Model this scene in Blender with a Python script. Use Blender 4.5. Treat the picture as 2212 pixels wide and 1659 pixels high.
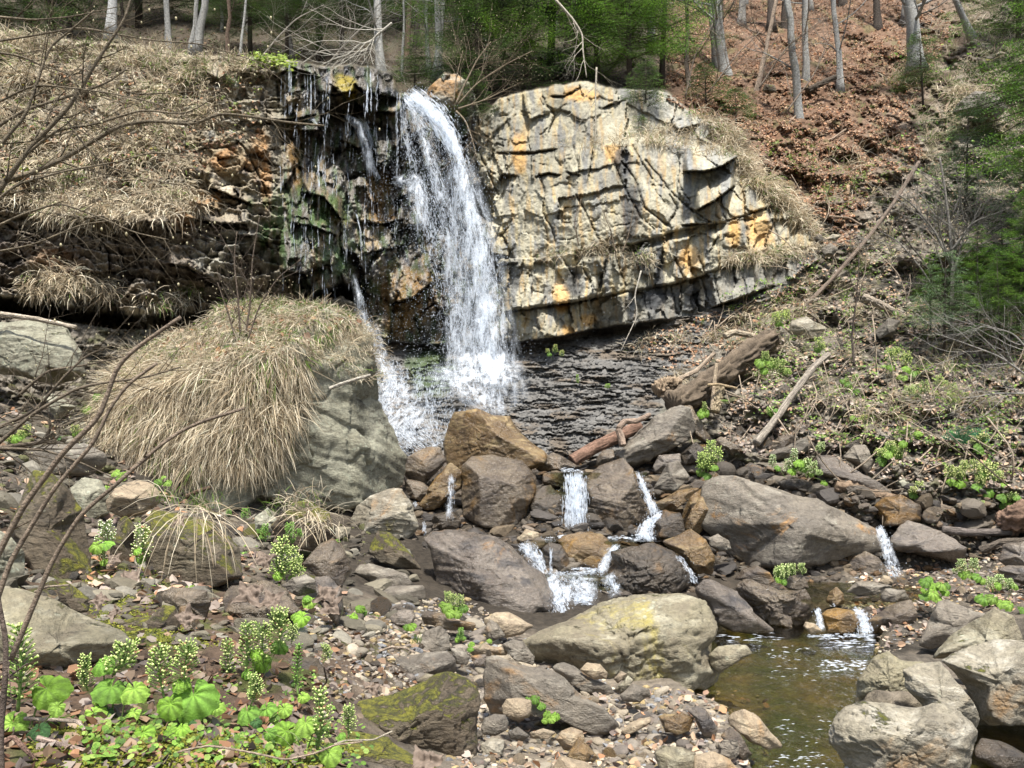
import bpy, bmesh, math, random
import numpy as np
from mathutils import Vector
from mathutils.bvhtree import BVHTree
S = bpy.context.scene
for o in list(bpy.data.objects): bpy.data.objects.remove(o)
C = S.collection
# ------------------------------------------------------------ camera, sky, sun, exposure
F = 1841.0; CX = 1106.0; HY = 1000.0; ZC = 1.7      # focal length and horizon in units of a 2212 wide picture; eye height
cam = bpy.data.objects.new('camera', bpy.data.cameras.new('camera')); C.objects.link(cam)
cam.location = (0, 0, ZC); cam.rotation_euler = (math.radians(90), 0, 0)
cam.data.sensor_width = 36; cam.data.lens = 36*F/2212; cam.data.shift_y = (HY-829.5)/2212
cam.data.clip_start = .05; cam.data.clip_end = 500
S.camera = cam
W = bpy.data.worlds.new("World"); S.world = W; W.use_nodes = True
nt = W.node_tree; sky = nt.nodes.new('ShaderNodeTexSky'); sky.sky_type = 'NISHITA'; sky.sun_disc = False
SUN_EL, SUN_AZ = math.radians(67), math.radians(172)   # azimuth clockwise from +Y: behind the camera, to the left
sky.sun_elevation = SUN_EL; sky.sun_rotation = SUN_AZ; sky.air_density = 1.2; sky.dust_density = 3.0
nt.links.new(sky.outputs[0], nt.nodes['Background'].inputs[0]); nt.nodes['Background'].inputs[1].default_value = 0.11
sl = bpy.data.lights.new('sun', 'SUN'); sl.energy = 4.7; sl.angle = math.radians(5); sl.color = (1, .97, .92)
sun = bpy.data.objects.new('sun', sl); C.objects.link(sun)
sd = Vector((math.sin(SUN_AZ)*math.cos(SUN_EL), math.cos(SUN_AZ)*math.cos(SUN_EL), math.sin(SUN_EL)))
sun.rotation_euler = sd.to_track_quat('Z', 'Y').to_euler(); sun.location = (0, 0, 30)
S.view_settings.view_transform = 'Standard'; S.view_settings.look = 'None'
S.view_settings.exposure = 1.0; S.view_settings.gamma = 1
S.render.engine = 'CYCLES'
try: S.cycles.transparent_max_bounces = 12; S.cycles.max_bounces = 6
except Exception: pass

# ------------------------------------------------------------ numbers
R = random.Random(7)
def h01(i, j, k, s=0):
    with np.errstate(over='ignore'):
        x = (np.asarray(i).astype(np.int64)*374761393 + np.asarray(j).astype(np.int64)*668265263 + np.asarray(k).astype(np.int64)*2147483647 + s*1274126177) & 0xffffffff
        x = ((x ^ (x >> 13))*1274126177) & 0xffffffff
        x = ((x ^ (x >> 16))*2246822519) & 0xffffffff
        x = x ^ (x >> 15)
    return (x & 0xffffff)/float(0xffffff)
_rg = np.random.RandomState(5); _P = np.tile(_rg.permutation(256), 3).astype(np.int32)
_G = _rg.normal(size=(256, 3)); _G = (_G/np.linalg.norm(_G, axis=1)[:, None]).astype(np.float32); _a = _rg.rand(256)*6.28318; _G2 = np.stack([np.cos(_a), np.sin(_a)], 1).astype(np.float32)
def vnoise(p, s=0):                              # gradient noise in -1..1
    p = np.asarray(p); i = np.floor(p); f = (p-i).astype(np.float32); i = (i.astype(np.int64)+s*37) & 255; u = f*f*f*(f*(f*6-15)+10); r = 0
    for c in (0, 1):
        hc = _P[(i[:, 2]+c) & 255]
        for b in (0, 1):
            hb = _P[hc+((i[:, 1]+b) & 255)]; q = 0
            for a in (0, 1):
                g = _G[_P[hb+((i[:, 0]+a) & 255)]]; v = g[:, 0]*(f[:, 0]-a)+g[:, 1]*(f[:, 1]-b)+g[:, 2]*(f[:, 2]-c); q = q+v*(u[:, 0] if a else 1-u[:, 0])
            r = r+q*(u[:, 1] if b else 1-u[:, 1])*(u[:, 2] if c else 1-u[:, 2])
    return r*1.6
def vn2(x, y, s=0):
    i = np.floor(x); j = np.floor(y); fx = (x-i).astype(np.float32); fy = (y-j).astype(np.float32); i = (i.astype(np.int64)+s*37) & 255; j = (j.astype(np.int64)+s*91) & 255
    ux = fx*fx*fx*(fx*(fx*6-15)+10); uy = fy*fy*fy*(fy*(fy*6-15)+10); r = 0
    for b in (0, 1):
        hb = _P[(j+b) & 255]; q = 0
        for a in (0, 1): g = _G2[_P[hb+((i+a) & 255)]]; q = q+(g[:, 0]*(fx-a)+g[:, 1]*(fy-b))*(ux if a else 1-ux)
        r = r+q*(uy if b else 1-uy)
    return r*1.6
def fbm(p, o=4, s=0, g=.5):
    r = 0; a = 1; t = 0; p = np.asarray(p, float)
    for k in range(o): r = r + a*vnoise(p*2**k + 13.7*k, s+k); t += a; a *= g
    return r/t
def n2(x, y, o=3, s=0, g=.5):
    x = np.asarray(x); y = np.asarray(y); sh = np.broadcast(x, y).shape; x = np.broadcast_to(x, sh).ravel(); y = np.broadcast_to(y, sh).ravel(); r = 0; a = 1; t = 0
    for k in range(o): r = r+a*vn2(x*2**k+13.7*k, y*2**k+5.1*k, s+k); t += a; a *= g
    return (r/t).reshape(sh)
def sst(a, b, x): t = np.clip((x-a)/(b-a), 0, 1); return t*t*(3-2*t)
def lerp(a, b, t): return a+(b-a)*t
def vor(a, b, s=0, jit=.85):                     # jittered-grid cells: random numbers of the cell, distance to its border, local offsets
    ia = np.floor(a).astype(np.int64); ib = np.floor(b).astype(np.int64)
    d1 = np.full(a.shape, 9e9); d2 = d1.copy(); ka = ia.copy(); kb = ib.copy(); la = a*0; lb = a*0
    for di in (-1, 0, 1):
        for dj in (-1, 0, 1):
            ca = ia+di; cb = ib+dj
            xa = ca+.5+(h01(ca, cb, 0, s)-.5)*jit; xb = cb+.5+(h01(ca, cb, 1, s)-.5)*jit
            d = np.abs(a-xa)**2+np.abs(b-xb)**2; m = d < d1
            d2 = np.where(m, d1, np.minimum(d2, d)); d1 = np.where(m, d, d1)
            ka = np.where(m, ca, ka); kb = np.where(m, cb, kb); la = np.where(m, a-xa, la); lb = np.where(m, b-xb, lb)
    e = np.sqrt(d2)-np.sqrt(d1)
    return [h01(ka, kb, q, s+5) for q in (2, 3, 4, 5)], e, la, lb
def rbf(pts, X, Y, sm=0.0):                      # smooth surface through scattered (x, y, value)
    P = np.array(pts, float); sc = 1/max(np.ptp(P[:, 0]), np.ptp(P[:, 1])); n = len(P)
    D = np.hypot(P[:, None, 0]-P[None, :, 0], P[:, None, 1]-P[None, :, 1])*sc
    A = np.zeros((n+3, n+3)); A[:n, :n] = -D+np.eye(n)*sm
    A[:n, n] = 1; A[:n, n+1] = P[:, 0]*sc; A[:n, n+2] = P[:, 1]*sc; A[n:, :n] = A[:n, n:].T
    w = np.linalg.solve(A, np.r_[P[:, 2], 0, 0, 0]); sh = np.shape(X); x = np.ravel(X); y = np.ravel(Y)
    out = w[n]+w[n+1]*x*sc+w[n+2]*y*sc
    for k in range(n): out = out - w[k]*np.hypot(x-P[k, 0], y-P[k, 1])*sc
    return out.reshape(sh)
def at(px, py, Y): return np.array([(px-CX)/F*Y, Y, ZC+(HY-py)/F*Y])
# ------------------------------------------------------------ objects
def tag(o, label=None, cat=None, group=None, kind=None):
    if label: o['label'] = label
    if cat: o['category'] = cat
    if group: o['group'] = group
    if kind: o['kind'] = kind
    return o
def thing(name, label, cat, loc=(0, 0, 0), group=None):
    o = bpy.data.objects.new(name, None); C.objects.link(o); o.location = loc; o.empty_display_size = .1
    return tag(o, label, cat, group)
def mk(name, V, Fc, mat, parent=None, smooth=True, col=None, loc=None, extra=None):
    """V (n,3); Fc a list of integer arrays (m,3) or (m,4)"""
    V = np.asarray(V, np.float32)
    if loc is not None: V = V-np.asarray(loc, np.float32)
    if not isinstance(Fc, (list, tuple)): Fc = [Fc]
    Fc = [np.asarray(f, np.int32) for f in Fc if len(f)]
    me = bpy.data.meshes.new(name); me.vertices.add(len(V)); me.vertices.foreach_set('co', V.ravel())
    L = np.concatenate([f.ravel() for f in Fc]); tot = np.concatenate([np.full(len(f), f.shape[1], np.int32) for f in Fc])
    st = np.r_[0, np.cumsum(tot)[:-1]].astype(np.int32)
    me.loops.add(len(L)); me.loops.foreach_set('vertex_index', L)
    me.polygons.add(len(tot)); me.polygons.foreach_set('loop_start', st); me.polygons.foreach_set('loop_total', tot)
    me.polygons.foreach_set('use_smooth', np.full(len(tot), smooth))
    me.update(calc_edges=True)
    if col is not None:
        a = me.color_attributes.new('Col', 'FLOAT_COLOR', 'POINT'); c = np.ones((len(V), 4), np.float32); c[:, :3] = col; a.data.foreach_set('color', c.ravel())
    if extra is not None:
        a = me.attributes.new('Wet', 'FLOAT', 'POINT'); a.data.foreach_set('value', np.asarray(extra, np.float32).ravel())
    me.materials.append(mat)
    o = bpy.data.objects.new(name, me); C.objects.link(o)
    if loc is not None: o.location = loc
    if parent is not None:
        o.parent = parent
        if loc is None and parent.location.length > 0: V2 = V-np.array(parent.location, np.float32); me.vertices.foreach_set('co', V2.ravel()); me.update()
        elif loc is not None: o.location = Vector([float(q) for q in loc])-parent.location
    return o
class Acc:                                       # collects pieces into one mesh
    def __init__(s): s.V = []; s.T = []; s.Q = []; s.c = []; s.n = 0
    def add(s, V, f, col=None):
        V = np.asarray(V, float); f = np.asarray(f, np.int64)+s.n; (s.Q if f.shape[1] == 4 else s.T).append(f)
        s.V.append(V); s.n += len(V); s.c.append(np.broadcast_to(np.asarray(col if col is not None else (1, 1, 1), float), (len(V), 3)))
    def build(s, name, mat, parent=None, smooth=True, loc=None):
        Fc = []
        if s.T: Fc.append(np.concatenate(s.T))
        if s.Q: Fc.append(np.concatenate(s.Q))
        return mk(name, np.concatenate(s.V), Fc, mat, parent, smooth, np.concatenate(s.c), loc)
def tube(P, r, sides=6, seed=0, rough=0.):       # swept tube with closed ends
    P = np.asarray(P, float); n = len(P); r = np.broadcast_to(np.asarray(r, float), (n,))
    T = np.gradient(P, axis=0); T /= np.linalg.norm(T, axis=1)[:, None]+1e-9
    up = np.array([.13, .31, .94]); A = np.cross(T, up); A /= np.linalg.norm(A, axis=1)[:, None]+1e-9; B = np.cross(T, A)
    a = np.arange(sides)/sides*2*math.pi
    rr = r[:, None]*np.ones(sides)[None]
    if rough: rr = rr*(1+rough*(h01(np.arange(n)[:, None], np.arange(sides)[None], seed)-.5)*2)
    V = P[:, None]+rr[..., None]*(np.cos(a)[None, :, None]*A[:, None]+np.sin(a)[None, :, None]*B[:, None])
    i = np.arange(n-1)[:, None]*sides; j = np.arange(sides)[None]; k = (j+1) % sides
    f = np.stack([i+j, i+k, i+sides+k, i+sides+j], -1).reshape(-1, 4)
    V = np.r_[V.reshape(-1, 3), P[:1], P[-1:]]
    e = n*sides; j = j.ravel(); k = k.ravel()
    t = np.r_[np.stack([k, j, np.full(sides, e)], 1), np.stack([e-sides+j, e-sides+k, np.full(sides, e+1)], 1)]
    return V, f, t
def addtube(acc, P, r, sides=6, col=None, rough=0., seed=0):
    V, f, t = tube(P, r, sides, seed, rough); n0 = acc.n; acc.add(V, f, col); acc.T.append(t+n0)
def spline(P, n):
    P = np.asarray(P, float); d = np.r_[0, np.cumsum(np.linalg.norm(np.diff(P, axis=0), axis=1))]; t = np.linspace(0, d[-1], n)
    Q = np.stack([np.interp(t, d, P[:, k]) for k in range(P.shape[1])], 1)
    for _ in range(max(1, n//max(2, len(P))//2)): Q[1:-1] = (Q[:-2]+2*Q[1:-1]+Q[2:])/4
    return Q
# ------------------------------------------------------------ materials
class NT:
    def __init__(s, name):
        s.m = bpy.data.materials.new(name); s.m.use_nodes = True; s.t = s.m.node_tree; s.t.nodes.clear()
        s.out = s.t.nodes.new('ShaderNodeOutputMaterial')
    def n(s, typ, **kw):
        nd = s.t.nodes.new('ShaderNode'+typ)
        for k, v in kw.items():
            if k.startswith('i_'):
                key = k[2:]; key = int(key) if key.isdigit() else key.replace('_', ' '); s.set(nd.inputs[key], v)
            else: setattr(nd, k, v)
        return nd
    def set(s, inp, v):
        if isinstance(v, bpy.types.NodeSocket): s.t.links.new(v, inp)
        elif isinstance(v, (tuple, list)) and len(v) == 3 and inp.type == 'RGBA': inp.default_value = (*v, 1)
        else: inp.default_value = v
    def math(s, op, a, b=0., c=None, clamp=False):
        nd = s.n('Math', operation=op, use_clamp=clamp); s.set(nd.inputs[0], a); s.set(nd.inputs[1], b)
        if c is not None: s.set(nd.inputs[2], c)
        return nd.outputs[0]
    def mix(s, f, a, b, bt='MIX'):
        nd = s.n('Mix', data_type='RGBA', blend_type=bt); s.set(nd.inputs[0], f); s.set(nd.inputs[6], a); s.set(nd.inputs[7], b); return nd.outputs[2]
    def noise(s, co, sc, det=6, rough=.6, dist=0.):
        nd = s.n('TexNoise'); s.t.links.new(co, nd.inputs['Vector']); nd.inputs['Scale'].default_value = sc; nd.inputs['Detail'].default_value = det
        nd.inputs['Roughness'].default_value = rough; nd.inputs['Distortion'].default_value = dist; return nd.outputs[0]
    def ramp(s, f, lo, hi):
        nd = s.n('MapRange', interpolation_type='SMOOTHSTEP'); s.set(nd.inputs[0], f); nd.inputs[1].default_value = lo; nd.inputs[2].default_value = hi; return nd.outputs[0]
    def bump(s, h, st, d, nrm=None):
        nd = s.n('Bump'); nd.inputs['Strength'].default_value = st; nd.inputs['Distance'].default_value = d; s.set(nd.inputs['Height'], h)
        if nrm is not None: s.t.links.new(nrm, nd.inputs['Normal'])
        return nd.outputs[0]
    def done(s, sh): s.t.links.new(sh, s.out.inputs[0]); return s.m
def rock_mat(name, c1, c2, c3, stain=0., stain_c=(.30, .15, .035), moss=0., moss_c=(.075, .08, .012), lichen=0., lichen_c=(.34, .35, .26), rough=(.6, .9), layer=1., sc=1., spec=.5, dark=.35, wetline=0., yellow=0.):
    T = NT(name); tc = T.n('TexCoord').outputs['Object']; oi = T.n('ObjectInfo')
    vm = T.n('VectorMath', operation='SCALE'); vm.inputs[0].default_value = (31, 17, 23); T.t.links.new(oi.outputs['Random'], vm.inputs[3])
    ad = T.n('VectorMath', operation='ADD'); T.t.links.new(tc, ad.inputs[0]); T.t.links.new(vm.outputs[0], ad.inputs[1]); co = ad.outputs[0]
    mp = T.n('Mapping'); mp.inputs['Scale'].default_value = (1, 1, 3.2); mp.inputs['Rotation'].default_value = (.25, .35, .2); T.t.links.new(co, mp.inputs[0]); cl = mp.outputs[0]
    n1 = T.noise(co, 1.5*sc, 9, .62, .6); n2_ = T.noise(cl, 3.2*sc, 9, .68, .4); n3 = T.noise(co, 26*sc, 6, .7); n4 = T.noise(cl, 9*sc, 8, .7, .5)
    col = T.mix(T.ramp(n1, .35, .66), c1, c2); col = T.mix(T.ramp(n2_, .48, .68), col, c3)
    if stain: col = T.mix(T.math('MULTIPLY', T.ramp(T.noise(co, 1.1*sc, 7, .65, 1.2), .62-.2*stain, .74-.1*stain), .85), col, stain_c)
    col = T.mix(T.math('MULTIPLY', T.ramp(n4, .56, .74), dark), col, (.02, .018, .016))
    sp = T.n('MapRange', i_0=n3); sp.inputs[1].default_value = .25; sp.inputs[2].default_value = .75; sp.inputs[3].default_value = .55; sp.inputs[4].default_value = 1.45
    col = T.mix(1., col, sp.outputs[0], 'MULTIPLY')
    geo = T.n('NewGeometry'); sx = T.n('SeparateXYZ'); T.t.links.new(geo.outputs['Normal'], sx.inputs[0])
    if yellow: col = T.mix(T.math('MULTIPLY', T.ramp(T.noise(co, 1.7*sc, 8, .7, .8), .64-.14*yellow, .72), .8), col, (.36, .30, .06))
    if lichen:
        v = T.n('TexVoronoi'); v.inputs['Scale'].default_value = 17*sc; T.t.links.new(co, v.inputs[0])
        lm = T.math('MULTIPLY', T.ramp(v.outputs['Distance'], .34, .16), T.ramp(T.noise(co, 2.4*sc, 4, .6), .66-.22*lichen, .74-.16*lichen))
        lm2 = T.ramp(T.noise(co, 6*sc, 10, .78), .66-.12*lichen, .72-.08*lichen)
        col = T.mix(T.math('MULTIPLY', T.math('MAXIMUM', lm, T.math('MULTIPLY', lm2, .6)), .75), col, lichen_c)
    rg = T.n('MapRange', i_0=n2_); rg.inputs[1].default_value = .3; rg.inputs[2].default_value = .7; rg.inputs[3].default_value = rough[0]; rg.inputs[4].default_value = rough[1]; rgh = rg.outputs[0]
    mr = T.n('TexVoronoi', feature='DISTANCE_TO_EDGE'); mr.inputs['Scale'].default_value = 1.5*sc
    dd = T.n('VectorMath', operation='SCALE'); cn = T.n('TexNoise'); cn.inputs['Scale'].default_value = 2.3*sc; cn.inputs['Detail'].default_value = 5; T.t.links.new(cl, cn.inputs[0]); T.t.links.new(cn.outputs[1], dd.inputs[0]); dd.inputs[3].default_value = 1.1
    da = T.n('VectorMath', operation='ADD'); T.t.links.new(cl, da.inputs[0]); T.t.links.new(dd.outputs[0], da.inputs[1]); T.t.links.new(da.outputs[0], mr.inputs[0])
    crk = T.math('MULTIPLY', T.ramp(mr.outputs[0], .0, .022), 1.); crk = T.math('MAXIMUM', crk, T.ramp(n1, .36, .42))
    col = T.mix(T.math('MAXIMUM', crk, .35), (.03, .025, .02), col)
    hh = T.math('ADD', T.math('MULTIPLY', n4, .4*layer), T.math('MULTIPLY', n3, .42)); hh = T.math('ADD', hh, T.math('MULTIPLY', crk, .25)); hh = T.math('ADD', hh, T.math('MULTIPLY', T.noise(co, 90*sc, 4, .6), .2))
    if moss:
        mn = T.noise(co, 3.3*sc, 10, .72, .4)
        ml = T.math('ADD', mn, T.math('SUBTRACT', T.math('MULTIPLY', sx.outputs[2], .24), .05)); mm = T.ramp(ml, .80-.3*moss, .86-.27*moss)
        mc = T.mix(T.ramp(T.noise(co, 22, 6, .75), .38, .62), (moss_c[0]*.7, moss_c[1]*.7, moss_c[2]), (moss_c[0]*2.3, moss_c[1]*2.1, moss_c[2]*1.5)); col = T.mix(mm, col, mc)
        rgh = T.math('MAXIMUM', rgh, T.math('MULTIPLY', mm, .95)); hh = T.math('ADD', hh, T.math('MULTIPLY', mm, T.math('ADD', .25, T.noise(co, 70, 3, .7))))
    p = T.n('BsdfPrincipled'); T.set(p.inputs['Base Color'], col); T.set(p.inputs['Roughness'], rgh); p.inputs['Specular IOR Level'].default_value = spec
    T.t.links.new(T.bump(hh, .9, .05), p.inputs['Normal'])
    return T.done(p.outputs[0])
def col_mat(name, rough=.85, trans=0., bump=0., spec=.3, bsc=30, var=0., wet=False):
    """colour from the mesh's own Col attribute (what each blade, leaf or stone is made of)"""
    T = NT(name); a = T.n('VertexColor', layer_name='Col') if hasattr(bpy.types, 'ShaderNodeVertexColor') else T.n('Attribute', attribute_name='Col'); col = a.outputs[0]
    tc = T.n('TexCoord').outputs['Object']
    p = T.n('BsdfPrincipled'); rg = rough
    if var: col = T.mix(1., col, T.n('MapRange', i_0=T.noise(tc, bsc, 8, .72), i_1=.3, i_2=.7, i_3=1-var, i_4=1+var).outputs[0], 'MULTIPLY')
    if wet:
        w = T.n('Attribute', attribute_name='Wet').outputs['Fac']
        g = T.n('MapRange', i_0=w); g.inputs[3].default_value = rough; g.inputs[4].default_value = .22; rg = T.math('ADD', g.outputs[0], T.math('MULTIPLY', T.noise(tc, 12, 4), .12))
    T.set(p.inputs['Base Color'], col); T.set(p.inputs['Roughness'], rg); p.inputs['Specular IOR Level'].default_value = spec
    if bump:
        h = T.math('ADD', T.noise(tc, bsc, 8, .7), T.math('MULTIPLY', T.noise(tc, bsc*4, 4, .6), .4)); T.t.links.new(T.bump(h, .9, bump), p.inputs['Normal'])
    sh = p.outputs[0]
    if trans:
        tr = T.n('BsdfTranslucent'); T.t.links.new(col, tr.inputs[0]); mx = T.n('MixShader'); mx.inputs[0].default_value = trans
        T.t.links.new(sh, mx.inputs[1]); T.t.links.new(tr.outputs[0], mx.inputs[2]); sh = mx.outputs[0]
    return T.done(sh)
M = {}
M['cliff'] = col_mat('cliff_rock', .72, bump=.03, spec=.4, bsc=7, var=.35, wet=True)
M['earth'] = col_mat('earth', .9, bump=.04, spec=.2, bsc=14, var=.45, wet=True)
M['blade'] = col_mat('grass_blade', .7, trans=.35, spec=.3)
M['leaf'] = col_mat('leaf', .5, trans=.38, spec=.45, bump=.008, bsc=45, var=.3)
M['dead'] = col_mat('dead_leaf', .7, trans=.15, spec=.25)
M['bark'] = col_mat('bark', .8, bump=.03, spec=.2, bsc=26, var=.5)
M['needle'] = col_mat('needle', .6, trans=.3, spec=.3)
M['pebble'] = col_mat('pebble', .7, bump=.012, spec=.4, bsc=28, var=.3)
M['petal'] = col_mat('petal', .6, trans=.3, spec=.3)
# ------------------------------------------------------------ LAND 1: the cliffs, the shale and the hillside as one seamless relief
def pl(pts):
    a = np.array(pts, float); return lambda x: np.interp(x, a[:, 0], a[:, 1])
rimL = pl([(-900, 30), (-300, 60), (0, 70), (100, 88), (300, 100), (420, 125), (560, 128), (620, 132), (700, 148), (760, 143), (800, 150), (845, 160), (862, 205), (905, 207), (930, 190), (960, 158), (1000, 170), (1022, 200), (1040, 262), (1080, 215),
           (1130, 202), (1200, 188), (1262, 178), (1330, 195), (1440, 200), (1500, 255), (1580, 285), (1610, 330), (1640, 372), (1700, 420), (1740, 470), (1765, 545), (1800, 600), (3000, 600)])
cliffR = pl([(0, 1800), (300, 1530), (345, 1615), (372, 1640), (430, 1705), (480, 1748), (560, 1770), (600, 1720), (640, 1610), (680, 1500), (700, 1420), (740, 1400), (3000, 1400)])   # right edge of the cliff by py
yA = pl([(1100, 560), (1159, 558), (1304, 537), (1367, 529), (1467, 500), (1575, 479), (1671, 446), (1800, 420)])
yB = pl([(1000, 690), (1100, 672), (1200, 658), (1296, 641), (1463, 612), (1575, 575), (1742, 537), (1800, 525)])
yC = pl([(-900, 690), (0, 672), (150, 695), (250, 712), (420, 708), (600, 690), (740, 640), (765, 655), (800, 700), (830, 735), (1000, 745), (1110, 738), (1200, 727), (1300, 707), (1400, 694), (1500, 678), (1600, 650), (1700, 610), (1760, 572), (3000, 560)])
LOW = [(-700, 700, 9.5), (-400, 600, 10.5), (-400, 250, 12.5), (-400, 60, 14), (0, 690, 12.3), (0, 600, 12.2), (0, 450, 12.8), (0, 250, 14), (0, 80, 15.5), (200, 680, 13.0), (200, 480, 13), (200, 300, 14.2), (200, 110, 16), (400, 700, 13.9), (400, 560, 13.4), (400, 400, 14.1), (400, 300, 14.8), (400, 130, 16),
       (560, 650, 14.3), (560, 450, 14.5), (560, 300, 15.5), (560, 150, 16.2), (700, 600, 14.4), (700, 480, 14.7), (640, 300, 16.3), (650, 150, 16.6), (745, 600, 14.8), (790, 640, 16.4), (820, 500, 16.4), (800, 300, 16.5), (800, 170, 16.3), (900, 600, 16.4), (900, 400, 16.8), (880, 215, 17), (1000, 700, 16.1), (1000, 400, 16.8), (1020, 300, 16.7), (1000, 180, 17.2),
       (820, 780, 16.0), (820, 900, 14.8), (880, 975, 13.5), (1000, 880, 15), (1100, 760, 15.8), (1100, 960, 13.4), (1300, 720, 15.8), (1300, 980, 12.8), (1400, 880, 13.6), (1500, 700, 15.5), (1500, 880, 13), (600, 800, 14), (600, 1000, 12.6), (300, 800, 13), (300, 1000, 11.5), (0, 800, 11), (0, 1000, 9.5), (-500, 900, 7.5), (-500, 1080, 6.5), (0, 1090, 8.8), (600, 1090, 11.8), (1000, 1060, 12.6), (1400, 1060, 12),
       (1050, 400, 16.6), (1060, 600, 16.2), (1100, 730, 15.5), (1200, 700, 15.2), (1200, 450, 15.8), (1200, 220, 17), (1400, 670, 15.2), (1400, 450, 15.7), (1400, 220, 17.2), (1600, 620, 15.2), (1600, 450, 15.8), (1580, 310, 16.8), (1740, 560, 15.6), (1740, 480, 16.2),
       (1700, 700, 14.4), (1600, 800, 13.4), (1550, 950, 12.4), (1800, 900, 12.1), (1800, 1000, 11.6), (1800, 700, 14.8), (1800, 1080, 11.2), (2000, 1000, 11.2), (2200, 1000, 10.9), (2200, 1080, 10.5), (2000, 800, 12.8), (2200, 800, 12.4), (2200, 600, 14.4), (2000, 600, 15.2), (2000, 450, 16.8), (2200, 300, 18.4), (2212, 450, 16.2), (2600, 1080, 8.6), (2600, 1230, 8.6), (2200, 1230, 10.6), (1800, 1230, 11.3), (1400, 1230, 12.3), (1000, 1230, 13), (600, 1230, 12.2), (0, 1230, 9.4), (-500, 1230, 7), (2600, 800, 10), (2600, 500, 13), (2600, 200, 17)]
UP = [(-900, 100, 15), (-900, 0, 22), (-900, -600, 60), (0, 140, 17.2), (0, 0, 24), (400, 160, 18), (400, 60, 22), (400, 0, 27), (800, 220, 17.8), (800, 100, 22), (800, 0, 30), (1000, 240, 18), (1200, 200, 18.4), (1200, 80, 24), (1200, 0, 29), (1000, 0, 30), (1450, 200, 19), (1450, 100, 23), (1500, 0, 28.5), (1550, 280, 18),
      (1600, 200, 20.3), (1700, 330, 18), (1700, 420, 17), (1760, 500, 16.4), (1750, 200, 20.8), (1800, 100, 24), (1800, 0, 28), (2000, 300, 18.6), (2000, 100, 22.5), (2000, 0, 25), (2200, 100, 21), (2212, 0, 23), (2600, 0, 20), (2600, 200, 17), (2212, 300, 18.4), (2000, 450, 16.8), (1800, 600, 15.6), (2212, 450, 16.2), (2600, 500, 13),
      (0, -500, 60), (1000, -500, 66), (2000, -500, 52), (2600, -500, 45), (0, -200, 40), (1000, -200, 43), (2000, -200, 35), (1500, -200, 41)]
def grid_axis(a, b, step, lo, hi, big): return np.r_[np.arange(lo, a, big), np.arange(a, b, step), np.arange(b, hi+1, big)]
GX = grid_axis(-12, 2226, 2., -800, 2900, 14); GY = grid_axis(-12, 1230, 2., -560, 1230, 14)
PX, PY = np.meshgrid(GX, GY)
def zi(k, ox, oy, P): return [(ox+x*k, oy+y*k) for x, y in P]
_I = lambda *P: zi(.41664, 950.5, 0, P)
_K = lambda *P: zi(.36459, 0, 0, P)
_L = lambda *P: zi(.36459, 518.5, 86.4, P)
LEDGES = [(_I((1270, 885), (1380, 885), (1460, 860), (1560, 800)), 55, .8), (_I((1330, 1088), (1420, 1040), (1520, 965)), 60, .75), (_I((1200, 640), (1240, 670), (1340, 645)), 22, .5), (_I((850, 560), (870, 545), (950, 520)), 24, .3), (_I((500, 915), (560, 895), (620, 905)), 20, .25),
          (_I((1260, 1165), (1320, 1160), (1390, 1158)), 14, .35), (_I((600, 1578), (700, 1565), (820, 1540)), 60, .3), (_I((580, 495), (640, 498), (720, 455)), 30, .18), (_I((1640, 1090), (1730, 1065)), 30, .25), (_I((660, 890), (720, 905)), 20, .2), (_I((300, 790), (480, 788), (600, 770)), 26, .18),
          (_K((1120, 1290), (1300, 1325), (1460, 1325)), 26, .45), (_K((1230, 1100), (1390, 1170), (1500, 1215)), 24, .4), (_K((1120, 1190), (1290, 1240)), 22, .35), (_K((300, 1275), (440, 1285), (700, 1310), (1000, 1335)), 34, .4), (_K((1400, 1390), (1500, 1400)), 14, .25), (_K((1000, 1560), (1110, 1580), (1180, 1620), (1260, 1650)), 30, .35), (_K((1220, 430), (1300, 470), (1340, 440)), 26, .5), (_K((100, 1060), (250, 1080), (480, 1190)), 30, .3),
          (_L((230, 200), (300, 160), (450, 210)), 30, .35), (_L((460, 300), (560, 320), (680, 300)), 50, .6), (_L((680, 260), (740, 310), (800, 320), (930, 345)), 40, .4), (_L((820, 420), (930, 430)), 24, .6), (_L((180, 470), (300, 470), (440, 440)), 16, .5), (_L((370, 900), (500, 930), (600, 1060)), 60, .7), (_L((300, 1080), (420, 1100), (560, 1150)), 30, .4), (_L((740, 1080), (850, 1090), (960, 1060)), 30, .35), (_L((730, 1265), (860, 1240), (980, 1210)), 40, .3), (_L((880, 1560), (1020, 1530), (1130, 1440)), 90, .5), (_L((600, 590), (700, 640), (760, 620)), 40, .5), (_L((900, 960), (1010, 900)), 30, .4), (_L((1500, 1330), (1640, 1320)), 20, .3)]
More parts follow.
